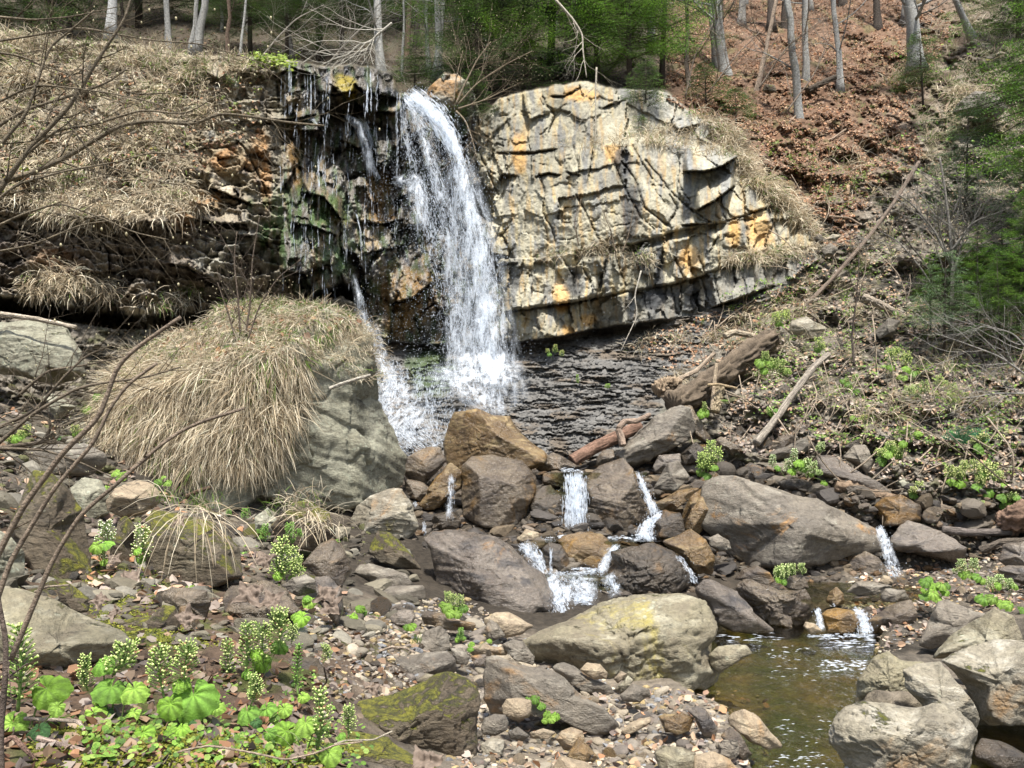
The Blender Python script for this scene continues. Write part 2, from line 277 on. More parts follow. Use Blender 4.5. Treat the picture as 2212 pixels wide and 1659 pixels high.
JOINTS = [_I((530, 500), (560, 560), (595, 600), (560, 690)), _I((510, 905), (545, 1000), (530, 1100), (575, 1180), (600, 1270)), _I((705, 1010), (760, 1110), (800, 1200), (835, 1265)), _I((895, 820), (940, 940), (1000, 1060), (1040, 1130), (1110, 1190)), _I((1060, 830), (1130, 910), (1200, 1000), (1300, 1090), (1390, 1150)), _I((940, 840), (1010, 930), (1060, 1080), (1180, 1170)),
          _I((860, 760), (900, 850), (930, 930)), _I((1000, 760), (1050, 850), (1100, 930)), _I((690, 760), (720, 860), (715, 930)), _I((800, 620), (806, 690), (790, 800), (770, 920)), _I((1190, 1010), (1230, 1080), (1200, 1130)), _I((730, 1290), (745, 1400), (800, 1500)), _I((610, 1310), (690, 1430), (700, 1540)), _I((900, 1300), (930, 1400), (960, 1480)), _I((1100, 1270), (1110, 1440)), _I((1170, 1240), (1210, 1330), (1260, 1440)), _I((1340, 1330), (1370, 1420)), _I((1250, 1450), (1250, 1600)), _I((1360, 1450), (1390, 1560)), _I((1420, 1430), (1440, 1530)), _I((1520, 1380), (1530, 1470)), _I((720, 1560), (730, 1660)), _I((1580, 1140), (1600, 1290)), _I((1700, 1090), (1760, 1250)), _I((160, 700), (250, 900), (300, 1010)), _I((1440, 1230), (1400, 1300)),
          _K((1310, 540), (1350, 600), (1380, 700)), _K((1640, 480), (1650, 640)), _K((570, 1350), (640, 1500), (650, 1650)), _K((740, 1330), (830, 1450), (900, 1600)), _K((100, 1430), (150, 1560)), _K((1220, 1150), (1300, 1280)), _K((1470, 920), (1560, 1100), (1600, 1250)), _K((200, 1360), (230, 1500))]
def relief(PX, PY):
    wx = PX+9*n2(PX/45, PY/45, 3, 3)+3*n2(PX/9, PY/9, 2, 4); wy = PY+8*n2(PX/50, PY/50, 3, 5)+3*n2(PX/10, PY/10, 2, 6)
    rim = rimL(PX)+5*n2(PX/22, PY*0, 3, 8)
    up = sst(0, 9, rim-PY)*(PX < 1780) + (PX >= 1780)*(PY < 600)*sst(0, 60, 600-PY)
    Yl = rbf(LOW, PX, PY, .002); Yu = rbf(UP, PX, PY, .002)
    yc = yC(wx)+3*n2(PX/30, PX*0, 2, 9); ya = yA(wx)+3*n2(PX/17, PY/60, 2, 10); yb = yB(wx)+2*n2(PX/14, PY/60, 2, 11)
    edge = cliffR(PY)+12*n2(PX/40, PY/25, 3, 12)
    inR = sst(-4, 10, edge-PX)*sst(1000, 1100, PX)*(1-up); rock = (PY < yc)*(1-up)*sst(-3, 8, edge-PX)
    d = np.zeros_like(PX); crack = np.zeros_like(PX); tone = np.zeros_like(PX)
    # --- right cliff: a tall slab with slanting joints over two courses of blocks
    k = lerp(.15, .62, sst(1150, 1450, PX)); s1 = (PY < ya)
    r, e, la, lb = vor((wx-k*wy)/92+7, (wy+.22*wx)/165, 21); big = .75*(r[0]-.5)+la*(r[1]-.5)*.9+lb*(r[2]-.5)*.35
    r2, e2, la2, lb2 = vor((wx-k*wy)/38, (wy+.25*wx)/58, 22); med = .17*(r2[0]-.5)+la2*(r2[1]-.5)*.22+lb2*(r2[2]-.5)*.12
    up1 = big*.75+med; c1 = np.maximum(np.exp(-(e/.035)**2)*(r[3] > .3), .8*np.exp(-(e2/.05)**2)*(r2[3] > .45)); t1 = (r[2]-.5)*.8+(r2[1]-.5)*.7
    row = np.where(PY < yb, 1., 2.); yy = np.where(PY < yb, (wy-ya)/(np.maximum(yb-ya, 20)), (wy-yb)/np.maximum(yc-yb, 20))
    r, e, la, lb = vor((wx+(.25-.5*(row > 1.5))*wy)/58+row*31, row*7+.5+0*wx, 23, .75); r2, e2, la2, lb2 = vor(wx/24+row*5, wy/30, 24)
    bl = .5*(r[0]-.5)+la*(r[1]-.5)*.7+.2*(r2[0]-.5)+la2*(r2[1]-.5)*.25+lb2*(r2[2]-.5)*.25-.22*(row < 1.5)-.1; cb = np.maximum(np.exp(-(e/.05)**2), .7*np.exp(-(e2/.05)**2)*(r2[3] > .55)); tb = (r[2]-.5)*1.4+(r2[1]-.5)*.6
    right = sst(1040, 1130, PX-.12*(PY-400)*0)
    up1 = up1*.55; dR = np.where(s1, up1, bl); cR = np.where(s1, c1, cb); tR = np.where(s1, t1, tb)
    cR = cR*sst(-.05, .2, n2(PX/40, PY/40, 2, 27))*.8; gap = np.exp(-((PY-ya)/3.2)**2)*(PX > 1240)+np.exp(-((PY-yb)/3.)**2)*.9
    cR = np.maximum(cR, gap)
    dR = dR+.25*sst(14, 0, np.abs(PY-ya-8))*(PX > 1240)
    dR = dR-.3*sst(0, 18, PY-pl([(1180, 320), (1240, 318), (1300, 300), (1420, 285), (1560, 330)])(PX))*sst(1200, 1260, PX)*(PY < ya)
    # --- left cliff: dipping ledges
    dip = .16*(wx-400)
    r, e, la, lb = vor((wx)/85, (wy-dip)/62, 31); lbig = .9*(r[0]-.5)+la*(r[1]-.5)*.8+lb*(r[2]-.4)*.9
    r2, e2, la2, lb2 = vor(wx/44, (wy-dip*1.2)/24, 32); lmed = .42*(r2[0]-.5)+la2*(r2[1]-.5)*.35+lb2*.3
    dL = lbig*.6+lmed; cL = np.maximum(np.exp(-(e/.05)**2), np.exp(-(e2/.07)**2)*(r2[3] > .4)); tL = (r[2]-.5)*.9+(r2[1]-.5)*.8
    cL = cL*sst(-.02, .2, n2(PX/40, PY/30, 2, 37))
    ml = .55+.45*sst(300, 420, PY); dL = dL*ml
    # long course of dark blocks at 480-620 with a lip above and a dark hollow below
    wall = sst(468, 486, PY)*(1-sst(622, 640, PY))*sst(430, 380, PX); dL = dL*(1-.35*wall); dL = dL-.15*np.exp(-((PY-455-.05*PX)/16)**2)*sst(420, 360, PX)
    # fall wall: drippy, blocky, wet
    wet = sst(575, 640, PX-.15*(250-PY)*(PY < 250))*(1-sst(1010, 1075, PX-.18*(PY-400)))*(PY < yc+10)
    r, e, la, lb = vor(wx/66, wy/95, 41); r2, e2, la2, lb2 = vor(wx/24, wy/40, 42)
    dW = .9*(r[0]-.5)+la*(r[1]-.5)*.8+lb*(r[2]-.6)*1.+.3*(r2[0]-.5)+.3*lb2*(r2[1]-.5)+.10*n2(PX/7, PY/40, 3, 43); cW = np.maximum(np.exp(-(e/.07)**2), .7*np.exp(-(e2/.08)**2)*(r2[3] > .5)); tW = (r[2]-.5)*.8+(r2[1]-.5)*.6
    cW = cW*sst(0, .2, n2(PX/40, PY/40, 2, 47))
    cap = np.exp(-((PY-190)/36)**4)*sst(600, 630, PX)*sst(870, 850, PX); dW = dW*(1-.5*cap)-.25*cap*(.6+.7*(n2(PX/30, PY/40, 2, 44))); dW = dW+.3*np.exp(-((PY-238)/22)**2)*sst(620, 650, PX)*sst(860, 830, PX)
    slab = np.exp(-(((PX-880)/85)**4+((PY-640)/80)**4)); dW = dW*(1-.8*slab)-.25*slab
    d = np.where(wet > .5, dW, np.where(PX < 700, dL, dR)); w1 = sst(.3, .7, wet)
    base = np.where(PX < 700, dL, dR*right+dW*(1-right)); d = lerp(base, dW, w1); crack = lerp(np.where(PX < 700, cL, cR), cW, w1); tone = lerp(np.where(PX < 700, tL, tR), tW, w1)
    # ledges and joints placed after the photograph: (points, height of the swelling above, how far it stands out)
    for pts, hh, am in LEDGES:
        am = am*(.4 if pts[0][0] > 1040 and hh < 50 else 1); f = pl(pts); x0, x1 = pts[0][0], pts[-1][0]; ye = f(PX+2*n2(PX/9, PY/9, 2, 46))+2.5*n2(PX/10, PX*0, 3, 45); m = sst(x0-6, x0+8, PX)*sst(x1+6, x1-8, PX)
        d = d-am*m*sst(-hh, 0, PY-ye)*(PY < ye)+.10*m*sst(8, 0, PY-ye)*(PY >= ye); crack = np.maximum(crack, m*np.exp(-((PY-ye-1.5)/2.)**2)*.9)
    for pts in JOINTS:
        P = np.array(pts, float); x0, y0 = P.min(0)-12; x1, y1 = P.max(0)+12; J = np.where((GX > x0) & (GX < x1))[0]; I = np.where((GY > y0) & (GY < y1))[0]
        if not len(I) or not len(J): continue
        sl_ = np.s_[I[0]:I[-1]+1, J[0]:J[-1]+1]; qx = PX[sl_]+2.5*n2(PX[sl_]/12, PY[sl_]/12, 3, 48); qy = PY[sl_]+2.5*n2(PX[sl_]/12, PY[sl_]/12, 3, 49); dm = np.full(qx.shape, 99.); sg = np.zeros(qx.shape)
        for q in range(len(P)-1):
            v = P[q+1]-P[q]; t = np.clip(((qx-P[q, 0])*v[0]+(qy-P[q, 1])*v[1])/(v@v), 0, 1); dd = np.hypot(qx-P[q, 0]-t*v[0], qy-P[q, 1]-t*v[1]); sd_ = np.sign((qx-P[q, 0])*v[1]-(qy-P[q, 1])*v[0]); sg = np.where(dd < dm, sd_, sg); dm = np.minimum(dm, dd)
        crack[sl_] = np.maximum(crack[sl_], np.exp(-(dm/2.)**2)); d[sl_] += .05*sg*np.exp(-dm/7)
    # bulge lip of the left cliff over a dark hollow
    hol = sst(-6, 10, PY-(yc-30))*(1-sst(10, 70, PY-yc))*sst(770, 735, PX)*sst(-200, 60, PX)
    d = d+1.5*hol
    fall = (PY > yc)*1.; d = d*rock; crack = crack*rock
    d = d+(.16-.07*sst(1040, 1100, PX))*crack
    holR = sst(0, 5, PY-yc)*(1-sst(6, 46, PY-yc))*sst(790, 830, PX)*sst(1500, 1380, PX); d = d+.55*holR
    # shale: thin broken shelves
    sh = (PY >= yc)*(1-up)*sst(700, 830, PX)*(1-sst(-30, 60, PX-pl([(600, 1700), (700, 1560), (800, 1480), (900, 1420), (1000, 1330), (1100, 1300)])(PY)))
    q = (wy-.0*wx+.06*(wx-1100)*(wx < 1100)+10*n2(PX/160, PY/70, 3, 51))/6.4; q = q+1.3*n2(q/3.1, q*0+PX/400, 2, 56); lay = np.floor(q); fr = q-lay
    st = h01(lay, np.floor(wx/40+h01(lay, 0, 0, 3)*9+2*n2(PX/60, PY/9, 2, 55)), 1, 52)
    dS = (.5+1.1*sst(-.25, .3, n2(PX/70, PY/22, 3, 57)))*(.085*(st-.5)+.085*(fr-.5)*-1)+.10*n2(PX/24, PY/9, 4, 53)+.25*n2(PX/120, PY/60, 3, 54)
    d = d+dS*sh
    # hillside roughness
    hill = np.clip(1-rock-sh, 0, 1)
    dH = .55*n2(PX/90, PY/60, 5, 61)+.16*n2(PX/14, PY/10, 3, 62)+.5*np.abs(n2(PX/150, PY/110, 3, 63))
    d = d+dH*hill*lerp(.8, 1.5, up)
    d = d+(.05*n2(PX/6, PY/6, 3, 71)+.10*n2(PX/26, PY/26, 3, 72))*rock*lerp(1, .45, sst(1040, 1100, PX))
    Y = lerp(Yl, Yu, up)+d
    Y = np.minimum(Y, 120)
    return Y, dict(up=up, rock=rock, crack=crack, tone=tone, wet=wet*rock, sh=sh, hill=hill, yc=yc, ya=ya, yb=yb, st=st, fr=fr, hol=hol)
RY, RM = relief(PX, PY)
def mixc(a, b, t): return a+(np.asarray(b)-a)*t[..., None]
def blob(cx, cy, rx, ry, s=0): return sst(1.15, .55, np.hypot((PX-cx)/rx, (PY-cy)/ry)+.5*n2(PX/28, PY/28, 4, 90+s))
def land_colour():
    up, rock, crack, tone, wet, sh = [RM[k] for k in ('up', 'rock', 'crack', 'tone', 'wet', 'sh')]
    f1 = n2(PX/60, PY/110, 5, 81); f2 = n2(PX/14, PY/60, 5, 82); f3 = n2(PX/5, PY/6, 3, 83)
    c = np.empty(PX.shape+(3,)); c[:] = (.31, .285, .205)                                     # tan sandstone
    c = mixc(c, (.23, .215, .165), sst(-.1, .25, f1)); c = mixc(c, (.36, .29, .15), sst(.12, .4, f2)*.7); c = mixc(c, (.15, .15, .14), sst(.06, .34, n2(PX/22, PY/120, 5, 84))*.85); c = mixc(c, (.34, .22, .08), sst(.1, .35, n2(PX/12, PY/80, 4, 80))*.55)
    c = c*(1+.4*tone)[..., None]
    grey = sst(1330, 1480, PX-.35*(PY-300))*sst(480, 380, PY+.2*(PX-1400)); c = mixc(c, (.20, .205, .20), grey*.6*sst(-.3, .2, n2(PX/30, PY/50, 4, 85)))
    c = mixc(c, (.115, .115, .11), sst(1240, 1400, PX)*sst(0, 12, PY-RM['yb'])*.7)
    for b in ((1250, 205, 46, 17), (1490, 560, 26, 34), (1640, 500, 30, 48), (1585, 505, 16, 44), (1212, 640, 20, 40), (1325, 330, 26, 22), (1225, 720, 16, 18), (1270, 690, 20, 16), (1120, 330, 18, 50)): c = mixc(c, (.50, .27, .055), blob(*b, s=b[0] % 7)*.6)
    for b in ((1392, 560, 22, 44), (1365, 450, 26, 70), (1345, 350, 22, 40), (1410, 640, 44, 30), (1240, 610, 24, 34), (1425, 585, 10, 50), (1500, 645, 18, 40)): c = mixc(c, (.035, .037, .04), blob(*b, s=b[0] % 5)*.85)
    # left cliff
    lf = sst(640, 560, PX); cl = np.empty_like(c); cl[:] = (.19, .155, .11); cl = mixc(cl, (.32, .285, .215), sst(0, .3, f1)); cl = mixc(cl, (.045, .04, .035), sst(.05, .3, f2)); cl = mixc(cl, (.27, .25, .20), sst(.12, .32, n2(PX/35, PY/22, 5, 86))*.7); cl = cl*(1+.8*tone)[..., None]
    for b in ((115, 560, 60, 26), (150, 600, 50, 14), (490, 345, 60, 40), (560, 330, 26, 60), (575, 400, 14, 60), (440, 430, 60, 30), (400, 470, 40, 30)): cl = mixc(cl, (.36, .17, .04), blob(*b, s=b[0] % 7)*.55)
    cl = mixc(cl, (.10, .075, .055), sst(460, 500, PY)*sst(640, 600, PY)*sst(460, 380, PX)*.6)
    for b in ((500, 520, 60, 30), (450, 560, 40, 26), (520, 200, 30, 50), (480, 270, 40, 30)): cl = mixc(cl, (.30, .29, .24), blob(*b, s=b[0] % 7)*.6)
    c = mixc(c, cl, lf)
    # wet wall
    cw = np.empty_like(c); cw[:] = (.085, .074, .055); cw = mixc(cw, (.17, .13, .075), sst(0, .3, f1)); cw = mixc(cw, (.03, .031, .034), sst(.05, .3, f2)); cw = mixc(cw, (.22, .205, .19), sst(.1, .3, n2(PX/12, PY/30, 5, 87))*.7)
    cw = mixc(cw, (.035, .06, .018), sst(0, .22, n2(PX/16, PY/50, 4, 88))*.7); cw = cw*(1+.8*tone)[..., None]
    for b in ((880, 640, 80, 75), (820, 430, 40, 70), (895, 800, 50, 30), (860, 700, 30, 40), (640, 330, 20, 90), (730, 480, 20, 60)): cw = mixc(cw, (.17, .095, .025), blob(*b, s=b[0] % 7)*.75*sst(-.35, .1, f2))
    for b in ((745, 180, 26, 22), (760, 200, 14, 16)): cw = mixc(cw, (.22, .17, .02), blob(*b, s=3))
    c = mixc(c, cw, sst(.2, .8, wet+.3*n2(PX/20, PY/25, 4, 89)*(wet > .02)))
    for b in ((660, 460, 110, 60), (720, 540, 60, 60), (600, 520, 50, 50), (560, 440, 30, 20)): c = mixc(c, (.05, .09, .025), blob(*b, s=b[0] % 7)*sst(-.2, .2, f2)*.85)
    c = mixc(c, c*.3, crack*.5)
    # shale
    cs = np.empty_like(c); cs[:] = (.105, .10, .09); cs = mixc(cs, (.135, .13, .12), sst(.45, .9, RM['st'])); cs = mixc(cs, (.12, .085, .05), sst(.05, .35, n2(PX/90, PY/30, 4, 91))*.6); cs = mixc(cs, (.035, .034, .032), sst(.28, .02, RM['fr'])*.6+0*cs[..., 0]); cs = mixc(cs, (.04, .07, .02), blob(930, 800, 60, 60)*.8)
    c = mixc(c, cs, sh)
    under = RM['hol']; c = mixc(c, (.02, .019, .018), np.clip(under, 0, 1)*.8*(RM['rock'] < .5))  # shade of the hollow under the left cliff, painted into the colour
    # hillside soil
    ch = np.empty_like(c); ch[:] = (.15, .13, .10); ch = mixc(ch, (.23, .205, .165), sst(-.05, .3, n2(PX/30, PY/20, 5, 92))); ch = mixc(ch, (.05, .045, .035), sst(.05, .3, n2(PX/50, PY/30, 5, 93)))
    red = sst(560, 300, PY+.0*PX+60*n2(PX/90, PY/90, 3, 94))*sst(1380, 1480, PX)*sst(2250, 1900, PX+.5*PY); ch = mixc(ch, (.17, .095, .055), red*.8)
    ch = mixc(ch, (.10, .105, .04), sst(.1, .3, n2(PX/40, PY/25, 4, 95))*.5)
    fo = sst(1480, 1350, PX)*sst(.4, .6, up); ch = mixc(ch, (.06, .045, .03), fo*.8)  # tree shade on the upper slope, painted into the soil colour
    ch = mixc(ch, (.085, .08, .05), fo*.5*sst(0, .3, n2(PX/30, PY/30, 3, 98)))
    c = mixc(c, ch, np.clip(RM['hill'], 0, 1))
    str_ = sst(520, 380, PY+.0*PX+40*n2(PX/60, PY/60, 3, 96))*sst(600, 500, PX)*(1-up); c = mixc(c, (.22, .18, .11), str_*sst(-.25, .1, n2(PX/35, PY/35, 4, 97))*.8)
    c = c*(1+.35*f3)[..., None]
    w = np.clip(np.maximum(wet, sh*.8*sst(1180, 1050, PX)), 0, 1); w = np.maximum(w, blob(440, 560, 180, 90)*.4)
    return np.clip(c, .004, .8), w
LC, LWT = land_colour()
RV = np.stack([(PX-CX)/F*RY, RY, ZC+(HY-PY)/F*RY], -1)
H_, W_ = PX.shape; idx = np.arange(H_*W_).reshape(H_, W_)
quads = np.stack([idx[1:, :-1], idx[1:, 1:], idx[:-1, 1:], idx[:-1, :-1]], -1).reshape(-1, 4)
qx = PX[:-1, :-1].ravel(); qr = (RM['rock'][:-1, :-1] > .5).ravel(); qs = ((RM['sh'][:-1, :-1] > .5) & (RM['rock'][:-1, :-1] <= .5)).ravel()
fallw = (qx >= 590) & (qx < 1060)
def land(name, sel, mat, label):
    q = quads[sel]; u, inv = np.unique(q.ravel(), return_inverse=True)
    o = mk(name, RV.reshape(-1, 3)[u], inv.reshape(-1, 4), mat, col=LC.reshape(-1, 3)[u], extra=LWT.ravel()[u])
    o['kind'] = 'structure'; o['label'] = label; o['category'] = 'cliff' if 'cliff' in name else 'slope'; return o
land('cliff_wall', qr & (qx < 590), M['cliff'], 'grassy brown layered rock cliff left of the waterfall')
land('cliff_wall', qr & fallw, M['cliff'], 'dark wet green-stained rock wall the waterfall runs down')
land('cliff_wall', qr & (qx >= 1060), M['cliff'], 'dry tan sandstone cliff of big blocks right of the waterfall')
land('shale_slope', qs, M['cliff'], 'grey thin-layered shale slope under the tan cliff')
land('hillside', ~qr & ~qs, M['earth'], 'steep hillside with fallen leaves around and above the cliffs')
def rel_Y(px, py):                               # distance of the relief behind a picture point
    px = np.atleast_1d(np.asarray(px, float)); py = np.atleast_1d(np.asarray(py, float))
    i = np.clip(np.searchsorted(GX, px)-1, 0, len(GX)-2); j = np.clip(np.searchsorted(GY, py)-1, 0, len(GY)-2)
    u = np.clip((px-GX[i])/(GX[i+1]-GX[i]), 0, 1); v = np.clip((py-GY[j])/(GY[j+1]-GY[j]), 0, 1)
    return RY[j, i]*(1-u)*(1-v)+RY[j, i+1]*u*(1-v)+RY[j+1, i]*(1-u)*v+RY[j+1, i+1]*u*v
# ------------------------------------------------------------ LAND 2: the stream bed and banks as a height field
# (px, py, distance) of ground points, turned into (x, y, height)
GP = [(-300, 1640, 2.4), (100, 1655, 2.5), (500, 1655, 2.7), (60, 1560, 2.9), (300, 1520, 3.3), (600, 1560, 3.3), (300, 1440, 3.9), (620, 1420, 4.3), (750, 1640, 3.6), (860, 1560, 4.5),
      (200, 1320, 5.2), (450, 1330, 5.3), (650, 1330, 5.6), (760, 1400, 5.2), (800, 1350, 6.3), (900, 1400, 6.0), (760, 1330, 6.9), (100, 1230, 6.0), (300, 1230, 6.4), (560, 1220, 7.4), (700, 1240, 7.8), (60, 1040, 8.2), (150, 1100, 7.6), (300, 1110, 8.6), (480, 1120, 9.5), (700, 1130, 9.6), (780, 1180, 9.4), (860, 1200, 9.6), (-300, 1200, 5.4), (-400, 1000, 6.5), (-100, 850, 9.3), (0, 900, 9.0),
      (1000, 1400, 6.6), (950, 1500, 5.6), (1040, 1620, 4.75), (1200, 1650, 4.5), (1400, 1650, 4.5), (1500, 1580, 4.95), (1400, 1500, 5.8), (1150, 1380, 7.3), (1050, 1340, 7.9),
      (1550, 1640, 4.4), (1650, 1655, 4.3), (1650, 1560, 4.9), (1800, 1480, 5.6), (1600, 1500, 5.4), (1700, 1420, 6.4), (1620, 1390, 7.1), (1800, 1380, 7.4), (2150, 1600, 4.6), (2300, 1650, 4.2), (2000, 1500, 5.2),
      (1900, 1290, 9.2), (1750, 1300, 9.4), (1850, 1250, 10.3), (2050, 1330, 8.4), (2150, 1300, 8.6), (2000, 1240, 10.3), (2212, 1240, 9.8), (2050, 1400, 7.3), (2150, 1480, 6.3), (2500, 1400, 6.2), (2500, 1200, 8.6), (2120, 1170, 10.8), (2212, 1150, 10.6), (1950, 1150, 11.2), (2400, 1060, 9.6),
      (1220, 1320, 8.7), (1350, 1310, 9.1), (1250, 1245, 9.6), (1400, 1240, 10), (1220, 1175, 10.4), (1350, 1170, 10.6), (1000, 1165, 10.8), (900, 1130, 11), (1500, 1180, 11), (1600, 1238, 10.6), (1720, 1240, 10.6), (1850, 1225, 10.6), (1900, 1215, 10.8), (1600, 1030, 12.2), (1560, 1040, 12), (1250, 1040, 11.6), (1400, 1045, 11.8), (1000, 1040, 12.4), (900, 1010, 13), (1200, 1005, 13), (880, 990, 14), (1400, 1000, 12.6), (1650, 1000, 11.9), (1800, 1060, 11.4)]
G3 = np.array([at(*g) for g in GP]); G3 = np.r_[G3, [(-9, 2, 1.6), (-9, 8, 2.6), (-9, 14, 3), (9, 3, .25), (12, 8, 1.5), (12, 14, 4), (0, 18, 1.5), (5, 18, 2), (-6, 18, 2), (0, 0, .45), (3, 0, .1), (-3, 0, 1.0), (0, 1.8, .5)]]
gxs = np.r_[np.arange(-10, -5, .12), np.arange(-5, 6.5, .035), np.arange(6.5, 12.1, .12)]; gys = np.r_[np.arange(-1.5, 2, .12), np.arange(2, 14.2, .035), np.arange(14.2, 18, .15)]
QX, QY = np.meshgrid(gxs, gys)
QZ = rbf(G3, QX, QY, .004); QZ0 = QZ.copy()
# pool bed: a carved channel where the stream stands
def inpoly(x, y, P):
    P = np.asarray(P, float); r = np.zeros(np.shape(x), bool); j = len(P)-1
    for i in range(len(P)):
        xi, yi = P[i]; xj, yj = P[j]
        r ^= ((yi > y) != (yj > y)) & (x < (xj-xi)*(y-yi)/(yj-yi+1e-12)+xi); j = i
    return r
QZ = QZ+.05*n2(QX*1.3, QY*1.3, 4, 101)+.03*n2(QX*6, QY*6, 4, 102)
gp_px = QX/np.maximum(QY, .5)*F+CX; gp_py = HY-(QZ-ZC)/np.maximum(QY, .5)*F
pool = np.zeros_like(QZ)
POOL = [(1470, 1500), (1540, 1400), (1540, 1350), (1700, 1330), (1760, 1350), (1900, 1370), (1890, 1440), (1850, 1500), (1850, 1560), (1900, 1600), (2110, 1560), (2400, 1560), (2400, 1760), (1640, 1760), (1620, 1640), (1570, 1560), (1510, 1530)]
pw = np.array([((ZC-0.02)*F/(p[1]-HY)*(p[0]-CX)/F, (ZC-0.02)*F/(p[1]-HY)) for p in POOL])
inp = inpoly(QX, QY, pw).astype(float)
for _ in range(6): inp[1:-1, 1:-1] = (inp[1:-1, 1:-1]*4+inp[:-2, 1:-1]+inp[2:, 1:-1]+inp[1:-1, :-2]+inp[1:-1, 2:])/8
QZ = lerp(QZ, np.minimum(QZ, -.16+.10*n2(QX*2, QY*2, 3, 103)), inp); QZ = lerp(QZ, np.maximum(QZ, .045), (inp < .05)*(QY < 7.5)*(gp_px > 950)*.9)
gc = np.empty(QX.shape+(3,)); gc[:] = (.10, .085, .066); gc = mixc(gc, (.17, .14, .105), sst(0, .3, n2(QX*3, QY*3, 5, 104))); gc = mixc(gc, (.04, .034, .026), sst(0, .3, n2(QX*1.6, QY*1.6, 5, 105)))
bank = sst(-.3, -1.3, QX-.0*QY)*sst(7.5, 6, QY); gc = mixc(gc, (.10, .062, .038), bank*.7); gc = mixc(gc, (.07, .085, .02), bank*sst(.02, .25, n2(QX*2.4, QY*2.4, 4, 106))*.8)
gc = mixc(gc, (.035, .028, .02), sst(7.2, 8.2, QY)*sst(-2.6, -1.6, QX)*sst(4.5, 2.5, QX)*.85); gc = mixc(gc, (.22, .185, .14), sst(6.8, 6, QY)*sst(-.6, -.1, QX)*.8*(1-inp)); gc = mixc(gc, (.17, .14, .06), inp); gc = gc*(1+.5*n2(QX*14, QY*14, 3, 107))[..., None]
gi = np.arange(QX.size).reshape(QX.shape); gq = np.stack([gi[:-1, :-1], gi[:-1, 1:], gi[1:, 1:], gi[1:, :-1]], -1).reshape(-1, 4)
o = mk('ground', np.stack([QX, QY, QZ], -1).reshape(-1, 3), gq, M['earth'], col=np.clip(gc, .01, 1).reshape(-1, 3), extra=np.clip(inp+.2, 0, 1).ravel()); tag(o, 'stream bed and muddy banks of gravel and soil below the waterfall', 'ground', kind='structure')
def gz(x, y):
    x = np.atleast_1d(np.asarray(x, float)); y = np.atleast_1d(np.asarray(y, float))
    i = np.clip(np.searchsorted(gxs, x)-1, 0, len(gxs)-2); j = np.clip(np.searchsorted(gys, y)-1, 0, len(gys)-2)
    u = np.clip((x-gxs[i])/(gxs[i+1]-gxs[i]), 0, 1); v = np.clip((y-gys[j])/(gys[j+1]-gys[j]), 0, 1)
    return QZ[j, i]*(1-u)*(1-v)+QZ[j, i+1]*u*(1-v)+QZ[j+1, i]*(1-u)*v+QZ[j+1, i+1]*u*v
_s = np.linspace(1.6, 17, 420)
def surf(px, py):                                # nearest land point seen through a picture point
    px = np.atleast_1d(np.asarray(px, float)); py = np.atleast_1d(np.asarray(py, float)); best = rel_Y(px, py); best = np.where((py > 1228), 99, best)
    for k in range(0, len(px), 4000):
        a = px[k:k+4000, None]; b = py[k:k+4000, None]; x = (a-CX)/F*_s; z = ZC+(HY-b)/F*_s
        below = z < gz(x.ravel(), np.broadcast_to(_s, x.shape).ravel()).reshape(x.shape); hit = below.argmax(1); ok = below.any(1)
        best[k:k+4000] = np.where(ok & (_s[hit] < best[k:k+4000]), _s[hit], best[k:k+4000])
    return np.stack([(px-CX)/F*best, best, ZC+(HY-py)/F*best], 1)
# ------------------------------------------------------------ STONES
_ico = {}
def ico(l):
    if l not in _ico:
        bm = bmesh.new(); bmesh.ops.create_icosphere(bm, subdivisions=l, radius=1); V = np.array([v.co[:] for v in bm.verts]); Fc = np.array([[v.index for v in f.verts] for f in bm.faces]); bm.free()
        _ico[l] = (V/np.linalg.norm(V, axis=1)[:, None], Fc)
    return _ico[l]
def star(P, th):                                 # radius of a closed outline seen from its centre
    P = np.asarray(P, float); t = np.linspace(-math.pi, math.pi, 721); d = np.stack([np.cos(t), np.sin(t)], 1)[:, None]; p = P[None]; e = (np.roll(P, -1, 0)-P)[None]
    den = d[..., 0]*e[..., 1]-d[..., 1]*e[..., 0]; den = np.where(np.abs(den) < 1e-12, 1e-12, den)
    r = (p[..., 0]*e[..., 1]-p[..., 1]*e[..., 0])/den; u = (p[..., 0]*d[..., 1]-p[..., 1]*d[..., 0])/den
    r = np.where((r > 0) & (u >= -1e-6) & (u <= 1+1e-6), r, 0).max(1); r = np.maximum(r, .15*np.median(r)+1e-3)
    return np.interp(th, t, r)
def vor3(p):
    i0 = np.floor(p).astype(np.int64); best = np.full(len(p), 9e9); R3 = np.zeros((3, len(p))); O = np.zeros((3, len(p)))
    for a in (-1, 0, 1):
        for b in (-1, 0, 1):
            for c in (-1, 0, 1):
                c0 = i0+np.array([a, b, c]); h = _P[_P[_P[c0[:, 0] & 255]+(c0[:, 1] & 255)]+(c0[:, 2] & 255)]; g = _G[h]; f = (c0+.5+g*.42)-p; d = (f*f).sum(1); m = d < best; best = np.where(m, d, best); O = np.where(m, f.T, O); R3 = np.where(m, np.abs(_G[(h+37) & 255].T), R3)
    return R3, O
